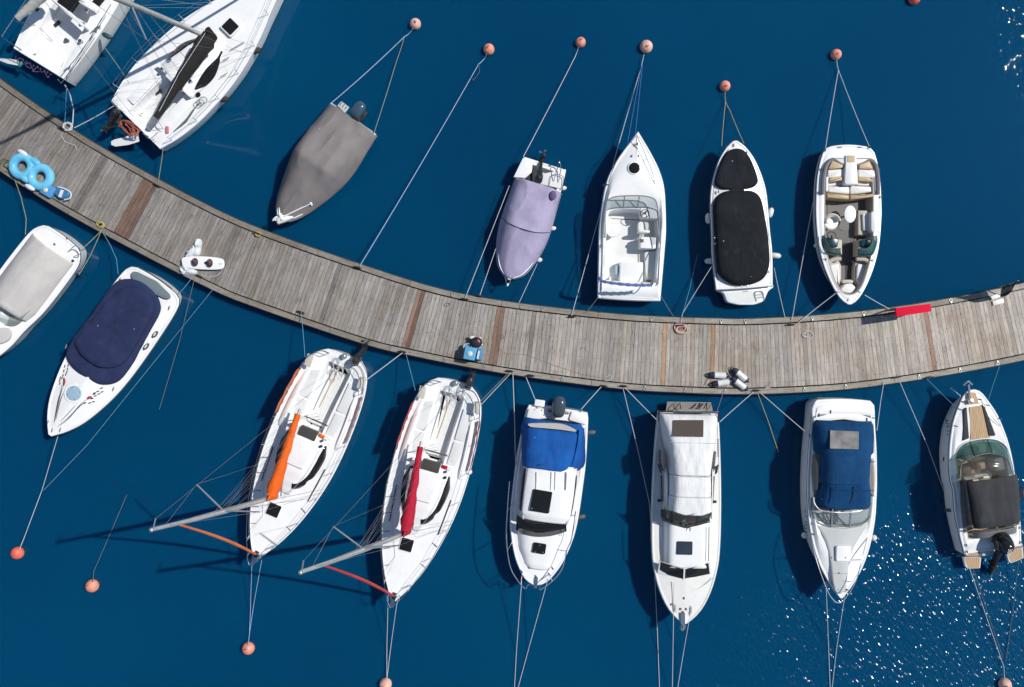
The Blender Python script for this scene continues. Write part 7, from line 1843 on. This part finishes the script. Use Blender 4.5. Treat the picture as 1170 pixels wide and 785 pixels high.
def cooler():
    def q(x, y, z): return W(510 + x / 13.08, 370 + y / 13.08, z)
    # box raised: its lid is seen at about 0.55 m above the planks
    top = ZD + .62
    o = q(400, 450, ZD); e = empty('cool_box', o); tag(e, 'light blue plastic cool box with a pale round lid at the pier edge', 'cool box')
    def l(x, y, z=top): return q(x, y, z) - o
    bm_ = plain('box_blue', (.10, .36, .60), .45, 0, .1)
    P = [(l(x, y).x, l(x, y).y) for x, y in ((285, 340), (462, 362), (420, 552), (248, 520))]
    MB().slab(roundpoly(P, .03, 2), .0, .62, .02).build('box', bm_, e)
    P = [(l(x, y).x, l(x, y).y) for x, y in ((465, 365), (548, 378), (525, 548), (440, 535))]
    MB().slab(roundpoly(P, .02, 2), .0, .50, .02).build('side_bin', plain('box_blue_dark', (.05, .25, .48), .5), e)
    MB().bar(l(490, 405, ZD + .54), l(465, 525, ZD + .54), .07, .03).build('handle', fend_w, e)
    c = l(352, 447); MB().lathe([(.10, 0), (.105, .03), (.07, .05), (0, .055)], Matrix.Translation((c.x, c.y, .62)), 20).build('round_lid', plain('lid_cream', (.62, .63, .52), .45), e)
    o2 = q(320, 350, ZD); e2 = empty('bucket', o2); tag(e2, 'white bucket tucked behind the light blue cool box', 'bucket')
    MB().lathe([(.13, 0), (.16, .28), (.17, .30), (.155, .30), (.125, .02), (0, .02)], Matrix.Translation((0, 0, .002)), 20).build('pail', fend_w, e2)
    MB().lathe([(.0, .2), (.14, .2), (.145, .22)], None, 18).build('contents', plain('bucket_blue', (.16, .28, .42), .5), e2)
    o3 = q(440, 270, ZD); e3 = empty('gear_bag', o3); tag(e3, 'black gear bag with a pink patch beside the light blue cool box', 'bag')
    def l3(x, y, z): return q(x, y, ZD + z) - o3
    c = l3(440, 280, .2); MB().ell((0, 0, 0), .26, .22, .24, 18, 10, 0, Matrix.Translation((c.x, c.y, .22))).build('bag_body', plain('bag_black', (.018, .016, .018), .8), e3)
    c = l3(482, 255, .4); MB().ell((0, 0, 0), .09, .06, .05, 12, 6, .4, Matrix.Translation((c.x, c.y, .43)) @ Matrix.Rotation(R(-50), 4, 'Z')).build('pink_patch', pinkm, e3)
    for x, y, s in ((378, 205, .10), (410, 200, .05), (505, 208, .05), (400, 285, .07), (530, 310, .05)):
        c = l3(x, y, .2); MB().ell((0, 0, 0), s, s * .7, s * .6, 10, 6, 0, Matrix.Translation((c.x, c.y, .36 if x == 400 else .14 + s))).build('white_bottle', fend_w, e3)
    MB().tube(catmull([l3(400, 230, .35), l3(440, 212, .5), l3(500, 230, .5), l3(520, 290, .35)], 5), .02, 6).build('strap', black, e3)
cooler()

def tank_pair():
    def q(x, y, z): return W(760 + x / 7.85, 360 + y / 7.85, z)
    L_ = (('leftmost pair, upper', (490, 540), R(-3), 'left'), ('leftmost pair, lower', (520, 605), R(9), 'left'), ('right pair, upper', (682, 545), R(-40), 'right'), ('right pair, lower', (672, 622), R(-38), 'right'))
    labs = ['white fender with black ends lying on the pier, upper one of the left pair', 'white fender with black ends lying on the pier, lower one of the left pair', 'white fender with black cap lying on the pier, upper one of the right pair', 'white fender with black cap lying on the pier, lower one of the right pair']
    for (nm, c, a, side), lab in zip(L_, labs):
        p = q(*c, ZD + .13); e = empty('spare_fender', (p.x, p.y, ZD), a); tag(e, lab, 'fender', 'four spare fenders on the pier')
        M = Matrix.Translation((0, 0, .135)) @ Matrix.Rotation(PI / 2, 4, 'Y')
        MB().lathe([(.11, -.24), (.13, -.22), (.13, .22), (.11, .24)], M, 18).build('body', fend_w, e)
        MB().lathe([(.03, -.44), (.08, -.42), (.125, -.32), (.128, -.235), (.0, -.23)], M, 16).build('end_cap', fend_d, e)
        MB().lathe([(.0, .235), (.125, .24), (.115, .30), (.04, .36), (.03, .40)], M, 16).build('end_cap', fend_d, e)
        MB().torus((0, 0, 0), .05, .014, 12, 5, Matrix.Translation((-.47, 0, .12))).build('eye', black, e)
    m = MB()
    def t(P): m.tube(catmull([q(x, y, ZD + .03) for x, y in P], 5), .012, 5)
    line('short dark line trailing from the left pair of spare fenders', [q(410, 545, ZD + .03), q(370, 590, ZD + .02), (q(345, 640, ZD + .02))], r_wet, .01, 0, 'loose lines on the pier', 'loose_line')
    line('knotted grey line between the two pairs of spare fenders', [q(545, 545, ZD + .1), q(575, 570, ZD + .05), q(600, 575, ZD + .05), q(620, 585, ZD + .1)], r_white, .014, 0, 'loose lines on the pier', 'loose_line')
tank_pair()

def red_stand():
    def q(x, y, z): return W(980 + x / 11.21, 330 + y / 11.21, z)
    z1 = ZD + 1.2
    P = [q(487, 246, z1), q(936, 190, z1), q(942, 290, z1), q(500, 356, z1)]
    o = sum(P, Vector()) / 4; o.z = ZD
    e = empty('red_stand', o); tag(e, 'narrow bright red panel raised on posts at the upper edge of the pier', 'stand')
    L_ = [p - o for p in P]
    MB().slab([(p.x, p.y) for p in L_], 1.10, 1.2, .008).build('top_panel', redm, e)
    for i, j in ((0, 3), (1, 2)):
        for k in (.2, .8):
            p = L_[i].lerp(L_[j], k) * .93; MB().tube([(p.x, p.y, 0.0), (p.x, p.y, 1.1)], .03, 8).build('leg', darkgrey, e)
    a, c = (L_[0] + L_[3]) / 2 * .93, (L_[1] + L_[2]) / 2 * .93
    MB().bar((a.x, a.y, .35), (c.x, c.y, .35), .04, .04).build('stretcher', darkgrey, e)
red_stand()

def flag():
    def q(x, y, z): return W(1080 + x / 13, 310 + y / 13, z)
    foot = q(822, 385, ZD); e = empty('banner_flag', foot); tag(e, 'dark feather banner with pale lettering standing on the right end of the pier', 'flag')
    # cloth in an upright plane across the pier edge, leaning a little
    A0, A1 = q(822, 385, ZD + .35) - foot, q(836, 225, ZD + .55) - foot            # lower edge: near and far side
    T = q(1062, 150, ZD + 1.95) - foot; B1 = q(985, 285, ZD + 1.35) - foot
    Bl = q(880, 372, ZD + .75) - foot
    up = catmull([A1, q(900, 205, ZD + .95) - foot, q(980, 198, ZD + 1.45) - foot, T], 6)
    dn = resample(catmull([A0, Bl, q(955, 335, ZD + 1.1) - foot, q(1010, 240, ZD + 1.55) - foot, T + Vector((.01, -.03, 0))], 6), len(up)); up = resample(up, len(up))
    rows = []
    for i, (a, c) in enumerate(zip(up, dn)):
        rows.append([a.lerp(c, k / 6) + Vector((.02, 0, 0)) * math.sin(i * .7 + k) for k in range(7)])
    MB().loft(rows, False).build('banner_cloth', plain('banner_black', (.018, .018, .02), .8), e).modifiers.new('thickness', 'SOLIDIFY').thickness = .006
    MB().tube([Vector((0, .0, 0)), A1 + Vector((.0, .02, 0)), up[len(up) // 2] + Vector((0, .015, 0)), T + Vector((.03, .03, .05))], [.022, .018, .014, .01], 8).build('pole', alu, e)
    # lettering along the cloth
    n = len(rows); i0, i1 = int(n * .15), int(n * .72)
    p0, p1 = rows[i0][3], rows[i1][4]; ax = (p1 - p0).normalized(); v = (rows[(i0 + i1) // 2][0] - rows[(i0 + i1) // 2][6]).normalized(); nz = ax.cross(v).normalized(); v = nz.cross(ax)
    Mx = Matrix.Translation((p0 + p1) / 2 + nz * .035) @ Matrix((ax, v, nz)).transposed().to_4x4()
    text_mesh('lettering', 'Dehlum', .30, plain('lettering_pale', (.30, .30, .31), .7), Mx, e, .003)
    for k, (lab, P) in enumerate((('white flat base plate under the dark banner, the one nearer the water', ((662, 372), (820, 322), (822, 380), (690, 430))), ('white flat base plate beside the dark banner, the one further onto the planks', ((702, 442), (862, 402), (876, 470), (718, 508))))):
        pts = [q(x, y, ZD + .06) for x, y in P]; c = sum(pts, Vector()) / 4; c.z = ZD
        ob = MB().slab([(p.x - c.x, p.y - c.y) for p in pts], .003 if k else .06, .066 if k else .1, .01).build('base_plate', fend_w); ob.location = c; tag(ob, lab, 'base plate', 'white base plates by the banner')
flag()

# rope pile and coils on the pier
def coil(label, u, v, Rr, turns, mat, name='rope_coil', r=.014, seed=1, squash=.7, z=ZD, irregular=.25):
    c = W(u, v, z); rg = random.Random(seed); P = []
    n = int(turns * 18)
    for i in range(n):
        a = 2 * PI * i / 18; k = 1 + irregular * math.sin(a * .37 + seed) + irregular * .5 * rg.uniform(-1, 1) * .3
        P.append(Vector((Rr * k * math.cos(a), Rr * squash * k * math.sin(a + .4 * math.sin(i * .11)), .02 + .02 * (i / 18) * .6)))
    o = MB().tube(catmull(P, 2), r, 5).build(name, mat); o.location = c; tag(o, label, 'rope', 'coiled ropes on the pier'); return o
coil('small heap of red and cream rope by a cleat on the upper pier edge', 778, 376, .22, 5, ropem('rope_cream', (.60, .45, .32)), 'rope_heap', .03, 2)
coil('looser pinkish rope mixed into the cream heap on the upper pier edge', 776, 372, .16, 3, ropem('rope_pink', (.40, .12, .18)), 'rope_heap', .026, 5)
coil('white rope loops lying beside a cleat below the bowrider', 922, 382, .19, 2.4, r_white, 'rope_coil', .014, 3, .6)
coil('white rope ring round the cleat at the upper left of the pier', 78, 145, .17, 4, r_white, 'rope_coil', .024, 7, .9, ZD + .06, .08)
coil('tangle of old brown rope at the left end of the lower pier edge', 10, 190, .3, 5, r_brown, 'rope_coil', .022, 8, .8)
coil('yellow-brown knot of rope on the cleat between the beige and navy covered boats', 115.5, 257, .13, 4, r_yel, 'rope_coil', .022, 9, .8, ZD + .06)
coil('yellow rope knot on the upper pier edge near the grey tarped boat', 295, 267.5, .09, 3, r_yel, 'rope_coil', .022, 10, .8, ZD + .06)
coil('white rope loop on the lower pier edge right of the blue-canopy cabin boat', 694, 432, .13, 1.3, r_white, 'rope_coil', .014, 11, .8)
coil('white rope loop by the cleat below the spare fenders', 876, 446, .13, 1.6, r_white, 'rope_coil', .014, 12, .7)
coil('short dark rope tail lying across the planks at the purple boat', 511, 348, .1, 1.2, r_wet, 'rope_coil', .012, 13, .5)
line('white rope tail curling from the upper left cleat', [W(70, 155, ZD + .02), W(74, 162, ZD + .02), W(86, 166, ZD + .02), W(88, 172, ZD + .02)], r_white, .014, 0, 'loose lines on the pier', 'loose_line')
line('faint orange string running along the planks to the right of the cool box', [W(550, 406, ZD + .012), W(575, 404, ZD + .012), W(600, 405, ZD + .012), W(632, 417, ZD + .012), W(665, 428, ZD + .012), W(695, 433, ZD + .012)], r_or, .008, 0, 'loose lines on the pier', 'loose_line')

# ================================================================== mooring buoys
def buoy(u, v, r, label, mat):
    p = W(u, v, .12); e = empty('mooring_buoy', (p.x, p.y, 0), random.uniform(0, 6)); tag(e, label, 'buoy', 'orange mooring buoys')
    M = Matrix.Translation((0, 0, .10)) @ Matrix.Rotation(R(random.uniform(6, 16)), 4, 'X')
    pr = [(.02, -r * .98)] + [(r * math.cos(a), r * math.sin(a)) for a in [R(-70 + 150 * k / 12) for k in range(13)]] + [(r * .22, r * 1.02), (r * .2, r * 1.12), (.02, r * 1.13)]
    MB().lathe(pr, M, 26).build('ball', mat, e)
    MB().torus((0, 0, 0), .05, .014, 12, 5, M @ Matrix.Translation((0, 0, r * 1.16)) @ Matrix.Rotation(PI / 2, 4, 'X')).build('eye', steel, e)
    MB().torus((0, 0, .03), r * .97, .012, 24, 5).build('weed_line', r_wet, e)
def buoym(name, a, c):
    t = NT(name); co = t.coord(); n = t.noise(co, 4.5, 4, .6); t.link(t.ramp(n, [(.32, a), (.62, c)]), t.b.inputs['Base Color']); t.set(Roughness=.55); return t.m
bu_pale = buoym('buoy_faded', (.66, .33, .24), (.78, .52, .42)); bu_mid = buoym('buoy_salmon', (.72, .22, .14), (.80, .36, .26)); bu_red = buoym('buoy_red_orange', (.74, .10, .06), (.80, .18, .11))
BU = [(474.5, 27, .225, bu_pale, 'faded orange buoy moored off the grey tarped boat, first from the left at the top'), (558.5, 56, .225, bu_mid, 'salmon orange buoy on a lone rope reaching straight to the pier'), (663.5, 48, .205, bu_mid, 'salmon orange buoy moored off the lilac-covered boat'),
      (738.5, 53, .26, bu_pale, 'faded pale buoy, the largest of the top row, off the open white cruiser'), (828.5, 98, .215, bu_mid, 'salmon orange buoy just off the bow of the black-covered boat'), (955.5, 62, .215, bu_mid, 'salmon orange buoy off the stern of the bowrider'),
      (1045, -2, .24, bu_red, 'bright red-orange buoy half cut off by the top edge'), (19.5, 632, .25, bu_red, 'red-orange buoy at the far lower left'), (105, 669.5, .26, bu_mid, 'salmon orange buoy at lower left with a rope sinking from it'),
      (283.5, 741, .25, bu_mid, 'salmon orange buoy off the bow of the orange-sailed yacht'), (440.5, 782, .25, bu_pale, 'faded buoy cut off by the bottom edge below the red-sailed yacht'), (1148.5, 782, .25, bu_pale, 'faded buoy cut off by the bottom edge in the glittering water')]
for u, v, r, m, lab in BU: buoy(u, v, r, lab, m)

# ================================================================== mooring lines
def ML(label, pts, mat, r=.013, sag=.12): return line(label, [W(*p) for p in pts], mat, r, sag)
Dk = ZD + .12
ML('pale blue rope from the first top buoy to the grey tarped boat', [(472, 32, .3), (462, 42, .12), (377, 119, .72)], r_blue, .017)
ML('olive rope from the first top buoy to the grey boat beside its outboard', [(462, 42, .12), (453, 70, .15), (427, 153, .72)], r_green, .012, .05)
ML('long pale blue rope from the lone salmon buoy straight to the pier', [(556, 62, .25), (547, 73, .1), (411, 304, Dk)], r_blue, .018, .2)
ML('short dark blue loop hanging on the long pale blue rope', [(547, 73, .12), (548, 82, .05), (541, 92, .08), (538, 88, .12)], r_wet, .01, 0)
ML('white rope from the third top buoy to the stern of the lilac-covered boat', [(661, 54, .25), (657, 65, .1), (598, 179, .7)], r_white, .014)
ML('white rope along the left of the lilac-covered boat to the pier', [(582, 212, .7), (531, 342, Dk)], r_white, .014, .05)
ML('white rope from the bow quarter of the lilac-covered boat to the pier', [(566.5, 284, .8), (548, 338, Dk)], r_white, .014, .05)
ML('white rope from the right fender of the lilac-covered boat to the pier', [(614, 301, .7), (593, 346, Dk)], r_white, .012, .05)
ML('white rope from the largest top buoy past the open cruiser to the pier', [(736, 62, .25), (733, 75, .12), (706, 168, .35), (690, 228, .25), (653, 361, Dk)], r_white, .014, .03)
ML('blue rope from the largest top buoy to the open cruiser, the left one', [(733, 75, .12), (717, 164, 1.15)], r_dblue, .012, .04)
ML('blue rope from the largest top buoy to the open cruiser, the right one', [(734, 75, .12), (726, 153, 1.2)], r_dblue, .012, .04)
ML('short rope from the open cruiser left stern corner to the pier', [(684, 339, .9), (671, 356, Dk)], r_brown, .013, .03)
ML('short rope from the open cruiser right stern corner to the pier', [(755, 338, .9), (769, 361, Dk)], r_brown, .013, .03)
ML('yellowish rope from the near buoy to the left bow of the black-covered boat', [(828.5, 104, .25), (829, 116, .12), (824.5, 167, 1.05)], r_yel, .012, .04)
ML('yellowish rope from the near buoy to the right bow of the black-covered boat', [(829, 116, .12), (834, 126, .15), (850, 164, 1.05)], r_yel, .012, .04)
ML('white rope from the left fender of the black-covered boat to the pier', [(816, 300, .9), (780, 358, Dk), (778, 370, Dk)], r_white, .013, .06)
ML('thin pale rope crossing to the pier left of the black-covered boat', [(797, 291, .03), (788, 330, .2), (778, 366, Dk)], r_sky, .011, .02)
ML('rope from the right stern of the black-covered boat to the pier', [(884.5, 306, .9), (897, 363, Dk)], r_white, .012, .04)
ML('white rope from the bowrider buoy to its left stern, running on to the pier', [(956, 68, .25), (958, 80, .12), (943, 171, .85), (931, 221, .3), (905, 365, Dk)], r_white, .014, .04)
ML('white rope from the bowrider buoy to its right stern', [(958, 80, .12), (993.5, 168, .85)], r_white, .014, .05)
ML('white rope from the left bow of the bowrider to the cleat on the pier', [(955, 335, .98), (912, 369, Dk)], r_white, .016, .06)
ML('white rope from the right bow of the bowrider to the pier by the red stand', [(988, 337, .98), (1018, 354, Dk)], r_white, .015, .05)
ML('curved white rope from the corner yacht to the upper left cleat', [(74, 97, .9), (80, 108, .6), (84, 125, .5), (83, 142, Dk)], r_white, .02, .0)
ML('thin rope hanging straight from the corner yacht to the pier', [(76, 98, .9), (74, 140, Dk)], r_sky, .01, .02)
ML('white rope from the black-boom yacht to the upper left cleat', [(130, 121, .9), (85, 146, Dk)], r_white, .018, .06)
ML('olive rope from the right stern of the black-boom yacht to the pier', [(186.5, 168, .9), (180, 211, Dk)], r_green, .013, .04)
ML('olive spring line between the two yachts at the top left', [(120, 55, .9), (147, 94, 1.0)], r_green, .012, .1)
ML('olive rope from the left end of the pier to the beige-covered boat', [(15, 200, Dk), (24, 225, .5), (30, 250, .6), (29, 268, .9)], r_green, .014, .0)
ML('upper of two olive ropes from the pier to the beige-covered boat', [(116, 263, Dk), (93, 285, .9)], r_green, .014, .05)
ML('lower of two olive ropes from the pier to the beige-covered boat', [(116, 263, Dk), (103, 292, .5), (90, 314, .6)], r_green, .015, .02)
ML('sky blue rope from the pier to the stern of the navy-covered boat', [(117, 265, Dk), (126, 280, .5), (133, 296, .7), (135, 313, 1.0)], r_sky, .013, 0)
ML('sky blue rope from the right stern of the navy-covered boat to the pier', [(204, 336, .9), (219, 318, Dk)], r_sky, .012, .03)
ML('long blue-grey rope from the pier slanting past the navy-covered boat', [(243, 331, Dk), (187, 400, .1), (100, 508, .03), (50, 560, .03)], r_sky, .012, 0)
ML('thin wet rope slanting down from the wakeboard into the water', [(222, 319, Dk), (205, 390, .04), (182, 468, .02)], r_wet, .013, 0)
ML('white rope from the bow of the navy-covered boat to the lower left buoy', [(66, 499, 1.0), (48, 560, .08), (27, 616, .1), (22, 628, .3)], r_white, .013, 0)
ML('dark wet rope rising from the second lower left buoy', [(145, 565, .02), (125, 612, .03), (107, 653, .08), (106, 665, .3)], r_wet, .013, 0)
ML('rope from the pier to the left stern of the orange-sailed yacht', [(344, 356, Dk), (348.5, 408, 1.4)], r_sky, .013, .03)
ML('white rope from the pier to the right side of the orange-sailed yacht', [(460, 403, Dk), (416, 436, 1.1)], r_white, .016, .05)
ML('left rope from the orange-sailed yacht bow to its buoy', [(288, 636, 1.2), (286, 700, .1), (285, 724, .08)], r_blue, .012, 0)
ML('right rope from the orange-sailed yacht bow to its buoy', [(299, 640, 1.2), (290, 690, .1), (285, 724, .08), (283.5, 737, .3)], r_blue, .012, 0)
ML('rope from the pier to the left stern of the red-sailed yacht', [(464, 405, Dk), (474.5, 446, 1.4)], r_sky, .013, .03)
ML('upper of two ropes from the pier cleat to the red-sailed yacht', [(581, 426, Dk), (545, 463, 1.1)], r_brown, .014, .05)
ML('lower of two ropes from the pier cleat to the red-sailed yacht', [(583, 427, Dk), (545.5, 467, 1.1)], r_white, .013, .08)
ML('left rope from the red-sailed yacht bow to the cut-off buoy', [(443.5, 682, 1.2), (442, 740, .1), (442, 776, .2)], r_white, .012, 0)
ML('right rope from the red-sailed yacht bow to the cut-off buoy', [(454.5, 682, 1.2), (447, 735, .1), (442, 776, .2)], r_white, .012, 0)
ML('white rope hanging from the pier cleat down the left of the blue-canopy cabin boat', [(586, 427, Dk), (587, 455, .4), (588, 482, .15), (589, 527, 1.0)], r_white, .016, 0)
ML('white rope from the pier to the stern seat of the blue-canopy cabin boat', [(601, 431, Dk), (612.5, 459, 1.05)], r_white, .015, .02)
ML('white rope from the pier to the right stern of the blue-canopy cabin boat', [(687, 442, Dk), (662, 470, 1.0)], r_white, .015, .04)
ML('left rope from the bow of the blue-canopy cabin boat out of the picture', [(596, 664, 1.3), (590, 745, .05), (587, 800, .05)], r_white, .013, 0)
ML('right rope from the bow of the blue-canopy cabin boat out of the picture', [(626, 662, 1.3), (603, 745, .05), (588, 800, .05)], r_white, .013, 0)
ML('white rope from the pier to the left stern of the cabin cruiser', [(714, 443, Dk), (750.5, 480, 1.05)], r_white, .015, .04)
ML('long white rope down the left side of the cabin cruiser out of the picture', [(712, 444, Dk), (729, 515, .15), (742, 575, .1), (748, 655, .1), (751, 720, .05), (754, 800, .05)], r_white, .013, 0)
ML('white rope from the pier to the right stern of the cabin cruiser', [(861, 448, Dk), (822.5, 482, 1.05)], r_white, .015, .04)
ML('thin purple line from the pier to the stern of the cabin cruiser', [(827, 447, Dk), (818, 474, 1.05)], r_pur, .011, .02)
ML('left rope from the cabin cruiser foredeck out of the picture', [(770, 665, 1.3), (769.5, 705, 1.2), (768, 800, .05)], r_white, .013, 0)
ML('right rope from the cabin cruiser foredeck out of the picture', [(789, 700, 1.3), (781, 745, .3), (772, 800, .05)], r_white, .013, 0)
ML('white rope from the pier to the left side of the sport cruiser', [(869, 449, Dk), (924.5, 497, 1.0)], r_white, .015, .05)
ML('olive rope sinking from the pier beside the sport cruiser', [(866, 450, Dk), (878, 482, .1), (889.5, 517, .02)], r_yel, .013, 0)
ML('white rope from the pier to the right side of the sport cruiser', [(1010, 436, Dk), (1006, 460, .6), (1002, 492, 1.0)], r_white, .014, .0)
ML('left rope from the sport cruiser bow out of the picture', [(944, 672, 1.25), (946.5, 735, .05), (949, 800, .05)], r_white, .013, 0)
ML('right rope from the sport cruiser bow out of the picture', [(967, 669, 1.25), (956, 740, .05), (949, 800, .05)], r_white, .013, 0)
ML('thin rope from the pier to the left bow of the teak runabout', [(1059, 433, Dk), (1096, 469, 1.0)], r_sky, .011, .03)
ML('thin rope from the pier to the right bow of the teak runabout', [(1142, 419, Dk), (1129.5, 457, 1.05)], r_sky, .011, .03)
ML('long white rope from the pier past the teak runabout to the bottom right buoy', [(1028, 436, Dk), (1060, 510, .1), (1086, 582, .1), (1108, 650, .1), (1147, 762, .12), (1148, 778, .3)], r_white, .013, 0)
ML('dark wet rope from the teak runabout stern to the bottom right buoy, left one', [(1112, 650, .5), (1130, 705, .04), (1146, 752, .05)], r_wet, .012, 0)
ML('dark wet rope from the teak runabout stern to the bottom right buoy, right one', [(1164, 640, .4), (1157, 700, .04), (1149, 756, .05)], r_wet, .012, 0)
